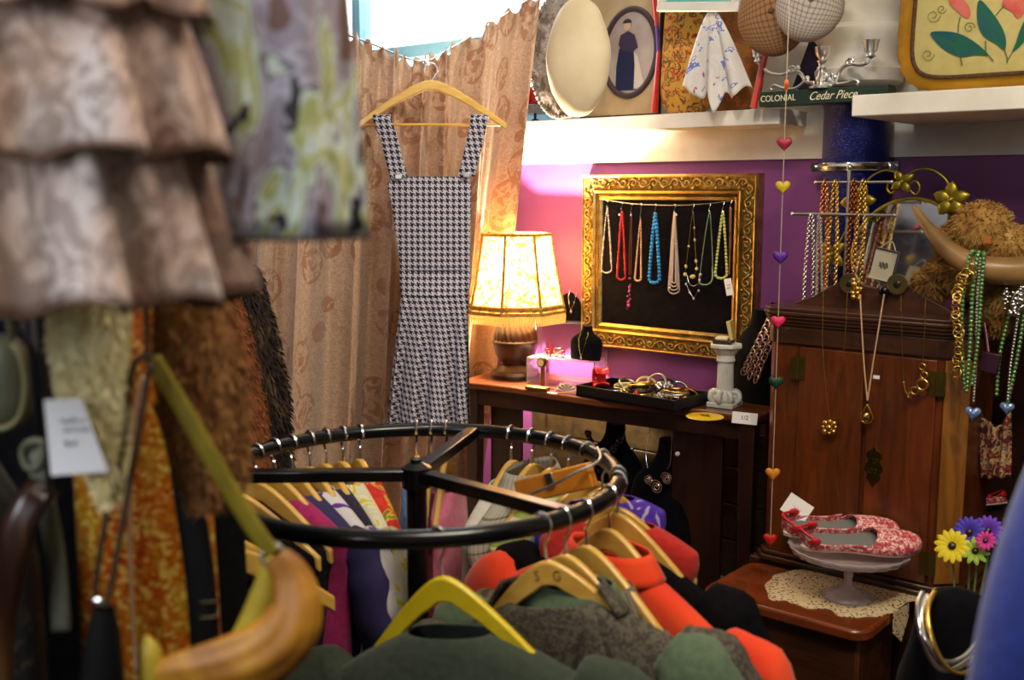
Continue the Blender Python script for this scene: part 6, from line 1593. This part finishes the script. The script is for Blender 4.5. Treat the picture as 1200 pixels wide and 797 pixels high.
M['fur_dark'] = blotch('dark_fur', [(.35, '120c0a'), (.55, '2a1c14'), (.68, '6e5a38')], 12, st=(1.4, 1.4, .35), r=.95, const=False)
fur('fur_stole', 'pale cream fur stole hanging under the lace dress with white tag', 'fur stole', [(330, 62, 150), (400, 60, 147), (480, 76, 146), (560, 112, 144), (585, 126, 140)], 1.10, .025, M['fur_cream'], .009, 5000, .0014)
fur('fur_stole', 'brown fur stole hanging between lace dress and round rack', 'fur stole', [(300, 190, 262), (350, 186, 268), (420, 182, 283), (500, 196, 290), (560, 214, 288), (592, 226, 262)], 1.18, .03, M['fur_brown'], .010, 6000, .0016)
# tag
cT_ = P(89, 512, 1.05); xt = T3(cT_) @ RZ(.05) @ RY(-.03)
t = thing('price_tag', 'white handwritten price tag hanging on the cream fur stole', 'tag', cT_); k = 1.05/1240
MB(xt).add([(-33*k, 0, 46*k), (10*k, 0, 46*k), (34*k, .0, -44*k), (-33*k, 0, -46*k)], [(0, 1, 2, 3)]).build('card', M['white_card'], t, solid=.001, sharp=0)
def scrib(x0, z0, w_, am, seed, nl):
    rr = random.Random(seed); return [(x0+w_*i/nl+am*.3*rr.uniform(-1, 1), -.0012, z0+am*rr.uniform(-1, 1)) for i in range(nl+1)]
mb = MB(xt)
for pts in (scrib(-16*k, 20*k, 30*k, 3*k, 1, 16), scrib(-13*k, 9*k, 30*k, 3*k, 2, 16), scrib(-14*k, -7*k, 14*k, 5*k, 3, 8)): mb.tube(smooth(pts, 3), .0005, 4)
mb.build('handwriting', M['ink'], t)
MB(xt).tube([(-12*k, .002, 44*k), (-10*k, .03, 75*k)], .0008, 4).build('string', M['string'], t)
# sequin dress
def seq():
    t = NT('sequins'); co = t.coord('Object'); v = t.vor(co, 150, 'F1'); n1 = t.noise(t.coord('Object', (1, 1, .35)), 16, 2, .5)
    c = t.ramp(n1.outputs['Fac'], [(.32, '983008'), (.47, 'cc5410'), (.56, 'c87c18'), (.63, 'dcb438'), (.72, 'c04c10')])
    sp = t.n('ShaderNodeSeparateColor'); t.l(v.outputs['Color'], sp.inputs[0])
    c3 = t.ramp(sp.outputs[0], [(.0, '7a2408'), (.3, 'c04c0c'), (.6, 'b88414'), (.85, 'f0d868')]); c = t.mix(.5, c, c3)
    t.col(c); t.b.inputs['Metallic'].default_value = .45; t.b.inputs['Roughness'].default_value = .3
    n = t.n('ShaderNodeBump'); n.inputs['Strength'].default_value = .8; n.inputs['Distance'].default_value = .004; t.l(v.outputs['Color'], n.inputs['Height']); t.l(n.outputs[0], t.b.inputs['Normal']); return t.m
M['sequin'] = seq()
sx, sy = P(160, 600, 1.34).x, 1.36
t = thing('sequin_dress', 'orange and gold sequinned dress hanging behind the fur stoles', 'dress', (sx, sy, .55))
def sqf(u, v):
    q = 2*PI*u; r = interp([(0, .03), (.08, .08), (.2, .082), (1, .096)], v)+.006*v*math.sin(5*q+.7)+.003*math.sin(9*q)
    return V((sx+r*math.cos(q), sy+.5*r*math.sin(q), lerp(1.62, .55, v)))
MB().grid(90, 50, sqf, closeu=True).build('dress_body', M['sequin'], t, sharp=180)
MB().tube(smooth([P(168, 440, 1.29), P(156, 500, 1.29), P(152, 600, 1.28), P(155, 700, 1.275), P(160, 790, 1.27)], 6), .003, 6).build('piping', mk('beige_piping', 'a8805c', .6), t, sharp=180)
MB().tube([(sx, sy, 1.60), (sx, 1.25, 1.66), (sx, 1.165, 1.715)], .003, 6).build('hanging_loop', M['black_plastic'], t)
# yellow shoulder bag
M['yellow_leather'] = blotch('yellow_leather', [(.3, '7c480e'), (.5, 'a46c12'), (.68, 'bc8c1e')], 7, st=(1, 1, 1), r=.55, const=False, bump=.1); M['olive_strap'] = mk('olive_strap', '7a6a14', .45, c2='8c7a1c', sc=30); M['yellow_inner'] = mk('yellow_inner_leather', 'a8922a', .5, c2='b89e30', sc=20)
BY = 1.12
def bp_(a, b, dy=0): return P(a, b, BY+dy)
t = thing('shoulder_bag', 'mustard yellow leather crescent shoulder bag hanging by an olive strap', 'bag', bp_(260, 790))
path = smooth([bp_(322, 652), bp_(340, 676), bp_(346, 712, -.01), bp_(330, 748, -.02), bp_(292, 774, -.025), bp_(245, 788, -.025), bp_(200, 797, -.02), bp_(168, 806, -.01)], 8); n = len(path)
rad_ = [interp([(0, .012), (.15, .020), (.35, .029), (.6, .030), (.85, .022), (1, .010)], i/(n-1)) for i in range(n)]
mb = MB(); nn = 20
nrm_ = V((0, 1, 0))
def bagf(u, v):
    k = v*(n-1); i = min(int(k), n-2); p = path[i].lerp(path[i+1], k-i); d = (path[i+1]-path[i]).normalized(); s = d.cross(nrm_).normalized(); q = 2*PI*u; r = lerp(rad_[i], rad_[i+1], k-i)
    r *= 1+.035*math.sin(v*PI)*math.sin(9*q+3.2*v)+.07*math.sin(2*q-6*v)+.05*math.sin(5*q+9*v*v)*(1-.5*v)
    return p+s*(r*1.15*math.cos(q))+nrm_*(r*.7*math.sin(q))
mb.grid(64, 70, bagf, closeu=True)
mb.build('bag_body', M['yellow_leather'], t, sharp=180)
for off in ():
    MB().tube([p+V((off*.5, -r_*.93, off*1.2)) for p, r_ in zip(path[4:-4], rad_[4:-4])], .0022, 6).build('fold_seam', M['yellow_inner'] if off else mk('seam_dark', '6e3c0c', .5), t, sharp=180)
ip = smooth([bp_(318, 656, .012), bp_(314, 690, .015), bp_(304, 725, .02), bp_(290, 760, .02)], 6)
MB().tube(ip, [interp([(0, .010), (.4, .018), (1, .024)], i/(len(ip)-1)) for i in range(len(ip))], 14).build('side_panel', M['yellow_inner'], t, sharp=180)
ep = smooth([bp_(170, 745, -.01), bp_(176, 765, -.015), bp_(180, 800, -.015), bp_(182, 830, 0)], 5); MB().tube(ep, [interp([(0, .003), (.3, .012), (1, .018)], i/(len(ep)-1)) for i in range(len(ep))], 12).build('tail_flap', M['yellow_inner'], t, sharp=180)
MB().torus(.0125, .0026, x=T3(bp_(320, 652)) @ RX(PI/2-.2), n=20, m=7).build('ring', M['dull_silver'], t)
def ribbon(pts, w_, m, nm, par, th=.002):
    pts = smooth(pts, 8)
    def fn(u, v):
        k = v*(len(pts)-1); i = min(int(k), len(pts)-2); p = pts[i].lerp(pts[i+1], k-i); d = (pts[i+1]-pts[i]).normalized(); s = d.cross(V((0, 1, 0))); s = s.normalized(); return p+s*(u-.5)*w_
    return MB().grid(4, len(pts), fn).build(nm, m, par, solid=th, sharp=180)
ribbon([bp_(178, 420), bp_(215, 480), bp_(258, 555), bp_(295, 615), bp_(320, 650)], .019, M['olive_strap'], 'shoulder_strap', t)
MB().tube(smooth([bp_(178, 420), bp_(172, 408, .02), V((bp_(172, 408).x, 1.16, 1.60)), V((bp_(172, 408).x, 1.16, 1.738))], 5), .003, 6).build('hook_cord', M['black_plastic'], t)
# black bag straps
M['black_leather'] = mk('black_leather', '080707', .5, spec=.3); M['tan_edge'] = mk('brown_edge_leather', '3a2816', .5)
t = thing('leather_purse', 'black leather purse hanging on thin looped straps before the sequinned dress', 'purse', P(120, 797, 1.07))
L1 = [P(178, 418, 1.10), P(158, 425, 1.10), P(150, 470, 1.10), P(140, 540, 1.09), P(122, 620, 1.08), P(112, 690, 1.08), P(118, 708, 1.075), P(128, 695, 1.075), P(142, 620, 1.08), P(160, 520, 1.09), P(176, 425, 1.10)]
MB().tube(smooth(L1, 6), .0035, 7).build('thin_strap', M['tan_edge'], t, sharp=180)
MB().torus(.008, .002, x=T3(P(117, 711, 1.075)) @ RX(PI/2), n=14, m=6).build('ring', M['silver'], t)
def purse(u, v): 
    q = 2*PI*u; w_ = interp([(0, 12), (.12, 20), (.5, 30), (1, 42)], v); p = P(122-6*v+w_*math.cos(q), lerp(712, 960, v), 1.075); return p+V((0, .03*math.sin(q)*(.3+.7*v), 0))
MB().grid(24, 16, purse, closeu=True).build('purse_body', M['black_leather'], t, sharp=180)
MB().tube([P(172, 415, 1.10), V((P(172, 415, 1.1).x, 1.14, 1.69)), V((P(172, 415, 1.1).x, 1.16, 1.737))], .003, 6).build('hook_cord', M['black_plastic'], t)
t = thing('black_belt', 'wide black strap with silver buckle hanging left of the yellow bag', 'belt', P(235, 797, 1.26))
ribbon([P(196, 470, 1.24), P(212, 520, 1.24), P(224, 600, 1.24), P(236, 690, 1.24), P(242, 790, 1.24), P(246, 900, 1.24)], .036, M['black_leather'], 'strap', t, .004)
MB().tube([P(236, 706, 1.225), P(255, 704, 1.225), P(254, 722, 1.225), P(234, 724, 1.225)], .0025, 6, closed=True).build('buckle', M['silver'], t)
MB().tube([P(196, 472, 1.24), V((P(196, 472, 1.24).x, 1.2, 1.6)), V((P(196, 472, 1.24).x, 1.16, 1.735))], .003, 6).build('hook_cord', M['black_plastic'], t)
# grey green handbag upper left
M['sage_leather'] = mk('sage_leather', '42422e', .5, c2='4e4e38', sc=14)
t = thing('sage_handbag', 'grey green handbag with rounded flap hanging at the left edge', 'handbag', P(10, 505, 1.18))
def hbag(u, v):
    q = 2*PI*u; e = .6; X = math.copysign(abs(math.cos(q))**e, math.cos(q)); Zz = math.copysign(abs(math.sin(q))**e, math.sin(q)); vv = v*PI; r = math.sin(vv)**.5 if 0 < v < 1 else 0
    c = P(-8, 448, 1.20); return c+V((.042*X*r, -.022*math.cos(vv), .056*Zz*r))
MB().grid(40, 14, hbag, closeu=True).build('bag_body', M['sage_leather'], t, sharp=180)
MB().tube(smooth([P(-40, 500, 1.175), P(0, 503, 1.172), P(22, 490, 1.172), P(30, 455, 1.172), P(24, 418, 1.172), P(15, 405, 1.175)], 6), .004, 7).build('piping', mk('sage_piping', '6a6440', .5), t, sharp=180)
MB().tube(smooth([P(-30, 410, 1.2), P(-25, 360, 1.19), V((P(-25, 330, 1.17).x, 1.16, 1.737)), P(8, 360, 1.19), P(12, 410, 1.2)], 6), .004, 7).build('handle', M['sage_leather'], t, sharp=180)
# dark garments at the lower left
def hung(kind, label, cat, px0, px1, py0, py1, Y, m, seed, top=1.72, fold=.012, trim=None):
    a = P(px0, py1, Y); b = P(px1, py1, Y); cx_ = (a.x+b.x)/2; hw_ = (b.x-a.x)/2; zb_ = a.z; zt2 = P(px0, py0, Y).z
    t = thing(kind, label, cat, (cx_, Y, zb_)); rr = random.Random(seed); p1 = rr.uniform(0, 6)
    def fn(u, v):
        q = 2*PI*u; w_ = hw_*interp([(0, .3), (.08, .75), (.2, .92), (1, 1)], v); X = w_*math.cos(q)
        return V((cx_+X, Y+.035*math.sin(q)+fold*math.sin(q)*math.sin(X*90+p1)*min(1, v*3), lerp(zt2, zb_, v)))
    MB().grid(60, 36, fn, closeu=True, fuv=lambda u, v: (u*.4, v)).build('garment_body', m, t, sharp=180)
    MB().tube([(cx_, Y, zt2-.01), (cx_, min(Y, 1.16) if Y < 1.3 else Y, top+.0)], .003, 6).build('hanging_loop', M['black_plastic'], t); return t
M['dark_seq'] = blotch('dark_sequin_lace', [(0, '0c0a08'), (.5, '100d0a'), (.6, '3a2a18'), (.66, '0e0c0a'), (.74, '4a3c28')], 60, dist=.8, r=.5, metal_=.2)
M['satin_brown'] = blotch('brown_satin', [(.3, '140a08'), (.5, '2c160c'), (.66, '5c3c1c'), (.75, '241208')], 7, st=(2.4, 2.4, .6), dist=.5, r=.3, const=False)
hung('lace_dress', 'black lace dress with bronze sequins at the lower left corner', 'dress', -60, 78, 540, 1100, 1.26, M['dark_seq'], 4, 1.735)
t = thing('satin_scarf', 'dark brown satin scarf draped before the black lace dress at the left', 'scarf', P(20, 700, 1.15))
ribbon([P(52, 570, 1.18), P(36, 590, 1.16), P(18, 630, 1.15), P(6, 690, 1.15), P(-4, 760, 1.16), P(-8, 860, 1.16)], .036, M['satin_brown'], 'scarf_cloth', t, .006)
MB().tube(smooth([P(52, 572, 1.18), P(56, 520, 1.17), V((P(56, 480, 1.17).x, 1.16, 1.735))], 5), .004, 6).build('hanging_cord', M['black_plastic'], t)
t = thing('grey_sash', 'grey green chiffon sash hanging beside the white tag', 'sash', P(50, 640, 1.2))
ribbon([P(40, 522, 1.2), P(44, 545, 1.19), P(54, 590, 1.19), P(66, 660, 1.19), P(72, 740, 1.19)], .022, mk('sash_grey', '4a4a3c', .6, c2='5a5a4a', sc=40), 'sash_cloth', t, .004)
MB().tube(smooth([P(26, 530, 1.19), P(34, 518, 1.185), P(52, 520, 1.185), P(46, 545, 1.185), P(32, 548, 1.185)], 5, True), .004, 7, closed=True).build('knot_loop', mk('sash_loop', '5c5c46', .6), t)
MB().tube([P(44, 520, 1.2), V((P(48, 470, 1.2).x, 1.16, 1.735))], .003, 6).build('hanging_cord', M['black_plastic'], t)
hung('black_dress', 'plain black velvet dress behind the sequinned dress at the left', 'dress', -40, 118, 380, 1050, 1.48, cK, 9, 1.735)
hung('black_coat', 'long black coat hanging behind the bags between stoles and rack', 'coat', 176, 300, 360, 900, 1.56, cK, 10, 1.735)
# coats further back by the curtain
CR = P(250, 250, 2.62)
t = thing('wall_rail', 'dark metal coat rail on the left wall behind the furs', 'rail', (-1.1, 2.6, 1.72))
MB().tube([(-1.6, 2.62, 1.62), (-.66, 2.62, 1.62)], .011, 8).build('rail_bar', M['black_metal'], t); MB().tube([(-.66, 2.62, 1.62), (-.66, 2.62, 2.8)], .006, 6).build('ceiling_rod', M['black_metal'], t)
fur('fur_coat', 'brown plush fur coat hanging beside the curtain behind the brown stole', 'coat', [(318, 215, 262), (340, 205, 276), (380, 195, 290), (440, 190, 304), (500, 188, 315), (560, 188, 322), (700, 185, 330)], 2.50, .07, M['fur_plush'], .012, 6000, .0026, 1.62)
fur('fur_coat', 'dark brown fur coat with pale streaks hanging against the curtain', 'coat', [(312, 255, 300), (330, 256, 306), (350, 258, 312), (400, 262, 326), (450, 265, 336), (490, 268, 340), (700, 270, 345)], 2.66, .06, M['fur_dark'], .018, 6000, .0035, 1.62)
# ================================================================ PERSON AT THE RIGHT EDGE
def skin_body(name, joints, edges, m, par, sub=2):
    me = bpy.data.meshes.new(name); o = bpy.data.objects.new(name, me); C.objects.link(o)
    ids = list(joints); me.from_pydata([RM[par].inverted() @ V(joints[k][0]) for k in ids], [(ids.index(a), ids.index(b)) for a, b in edges], [])
    o.parent = par; RM[o] = RM[par]
    md = o.modifiers.new('Skin', 'SKIN'); md.use_smooth_shade = True
    sv = me.skin_vertices[0].data if me.skin_vertices else None
    if sv is None:
        me.skin_vertices.new() if hasattr(me.skin_vertices, 'new') else None; sv = me.skin_vertices[0].data
    for k, s in zip(ids, sv):
        r = joints[k][1]; s.radius = r if isinstance(r, tuple) else (r, r); s.use_root = (k == ids[0])
    s2 = o.modifiers.new('Subdivision', 'SUBSURF'); s2.levels = s2.render_levels = sub
    dg = bpy.context.evaluated_depsgraph_get(); me2 = bpy.data.meshes.new_from_object(o.evaluated_get(dg))
    o.modifiers.clear(); o.data = me2; me2.materials.clear(); me2.materials.append(m)
    for p in me2.polygons: p.use_smooth = True
    return o
sh = P(1205, 535, 1.02)                                   # visible shoulder
bx, by = .752, 1.03
M['skin'] = mk('skin', 'c08a6a', .5, c2='b87e60', sc=20); M['blue_coat'] = mk('blue_coat_cloth', '16266e', .9, c2='1c2e80', sc=60, bump=.15, sheen=.2); M['trouser'] = mk('dark_trousers', '14151c', .9, c2='1a1b24', sc=50)
pt = thing('person', 'person in a blue coat standing at the right edge with back half turned', 'person', (bx, by, 0), 0)
sz = 1.285
J = {'pelvis': ((bx, by, .86), (.12, .10)), 'waist': ((bx, by, 1.0), (.115, .09)), 'chest': ((bx, by, 1.17), (.135, .10)), 'neckb': ((bx, by, 1.31), (.07, .06)), 'neck': ((bx, by, 1.36), .048), 'head0': ((bx+.005, by+.012, 1.42), (.07, .078)), 'head1': ((bx+.005, by+.016, 1.49), (.076, .092)), 'head2': ((bx+.005, by+.008, 1.555), (.05, .06))}
E = [('pelvis', 'waist'), ('waist', 'chest'), ('chest', 'neckb'), ('neckb', 'neck'), ('neck', 'head0'), ('head0', 'head1'), ('head1', 'head2')]
for s, n_ in ((-1, 'l'), (1, 'r')):
    J['sh'+n_] = ((bx+s*.165, by, 1.265), .062); J['el'+n_] = ((bx+s*.215, by-.01, 1.0), .048); J['wr'+n_] = ((bx+s*.225, by+.06, .78), .030); J['hd'+n_] = ((bx+s*.225, by+.085, .70), (.036, .020))
    E += [('chest', 'sh'+n_), ('sh'+n_, 'el'+n_), ('el'+n_, 'wr'+n_), ('wr'+n_, 'hd'+n_)]
    J['hip'+n_] = ((bx+s*.085, by, .78), .078); J['kn'+n_] = ((bx+s*.09, by+.01, .44), .06); J['an'+n_] = ((bx+s*.09, by-.01, .09), .042); J['ft'+n_] = ((bx+s*.10, by+.14, .04), (.045, .032))
    E += [('pelvis', 'hip'+n_), ('hip'+n_, 'kn'+n_), ('kn'+n_, 'an'+n_), ('an'+n_, 'ft'+n_)]
body = skin_body('body', J, E, M['skin'], pt)
for s in (-1, 1):
    for k, (dx, l, dy) in enumerate(((-.024, .055, 0), (-.008, .066, 0), (.008, .062, 0), (.024, .048, 0))):
        b = V((bx+s*.225+dx*.4, by+.085+dx, .675))
        MB().tube(smooth([b+V((0, 0, .015)), b+V((0, .004, -l*.45)), b+V((-s*.012, .010, -l*.8)), b+V((-s*.022, .012, -l)) ], 4), [.0085]*9+[.0078, .0074, .007, .005], 8).build('finger', M['skin'], body, sharp=180)
    b = V((bx+s*.218, by+.115, .73)); MB().tube(smooth([b, b+V((-s*.006, .022, -.028)), b+V((-s*.012, .028, -.055))], 4), [.011, .011, .0105, .010, .010, .0095, .009, .008, .006], 8).build('thumb', M['skin'], body, sharp=180)
hc = V((bx+.005, by+.012, 1.49))
MB().sphere(hc+V((0, .095, -.012)), (.011, .016, .017), 10, 8).build('nose', M['skin'], body, sharp=180)
for s in (-1, 1):
    MB().sphere(hc+V((s*.030, .083, .008)), (.012, .007, .007), 10, 8).build('eye', mk('eye_white', 'e8e4de', .2), body, sharp=180)
    MB().sphere(hc+V((s*.080, .0, -.005)), (.010, .018, .028), 10, 8).build('ear', M['skin'], body, sharp=180)
MB().sphere(hc+V((0, .088, -.046)), (.022, .008, .007), 10, 6).build('mouth', mk('lips', 'a0504a', .5), body, sharp=180)
def hair(u, v):
    q = 2*PI*u; back = max(0, -math.sin(q)); a = v*PI*(.50+.22*back); r = .096
    k = 1+.03*math.sin(11*q)*v
    return hc+V((math.sin(a)*math.cos(q)*r*.92*k, -.008+math.sin(a)*math.sin(q)*r*1.12*k, .006+math.cos(a)*r*1.0))
MB().grid(48, 20, hair, closeu=True).build('hair', mk('brown_hair', '2e1c12', .6, c2='3c281a', sc=60, st=(8, 8, 1), bump=.3), pt, solid=.01, sharp=180)
MB().sphere(hc+V((0, -.112, .0)), (.042, .034, .042), 14, 10).build('hair_bun', mk('bun_hair', '2a1810', .6, c2='3a2618', sc=60, st=(8, 8, 1), bump=.3), pt, sharp=180)
JC = {'a': ((bx, by, .80), (.205, .175)), 'b': ((bx, by, 1.0), (.175, .135)), 'c': ((bx, by, 1.17), (.185, .14)), 'd': ((bx, by, 1.30), (.10, .085)), 'e': ((bx, by, 1.345), (.072, .066)), 'a0': ((bx, by, .60), (.235, .20))}
EC = [('c', 'b'), ('b', 'a'), ('a', 'a0'), ('c', 'd'), ('d', 'e')]
JC = {k: JC[k] for k in ('c', 'b', 'a', 'a0', 'd', 'e')}
for s, n_ in ((-1, 'l'), (1, 'r')):
    JC['s'+n_] = ((bx+s*.165, by, 1.255), .078); JC['m'+n_] = ((bx+s*.205, by-.005, 1.12), .072); JC['e'+n_] = ((bx+s*.225, by-.01, 1.0), .066); JC['w'+n_] = ((bx+s*.228, by+.055, .80), .048)
    EC += [('c', 's'+n_), ('s'+n_, 'm'+n_), ('m'+n_, 'e'+n_), ('e'+n_, 'w'+n_)]
skin_body('coat', JC, EC, M['blue_coat'], pt)
JT = {'p': ((bx, by, .82), (.11, .09))}; ET = []
for s, n_ in ((-1, 'l'), (1, 'r')):
    JT['h'+n_] = ((bx+s*.085, by, .74), .088); JT['k'+n_] = ((bx+s*.09, by+.01, .44), .075); JT['a'+n_] = ((bx+s*.09, by-.01, .10), .062); ET += [('p', 'h'+n_), ('h'+n_, 'k'+n_), ('k'+n_, 'a'+n_)]
skin_body('trousers', JT, ET, M['trouser'], pt)
for s in (-1, 1): MB().sphere((bx+s*.095, by+.06, .042), (.05, .13, .042), 16, 10).build('shoe', M['black_leather'], pt, sharp=180)
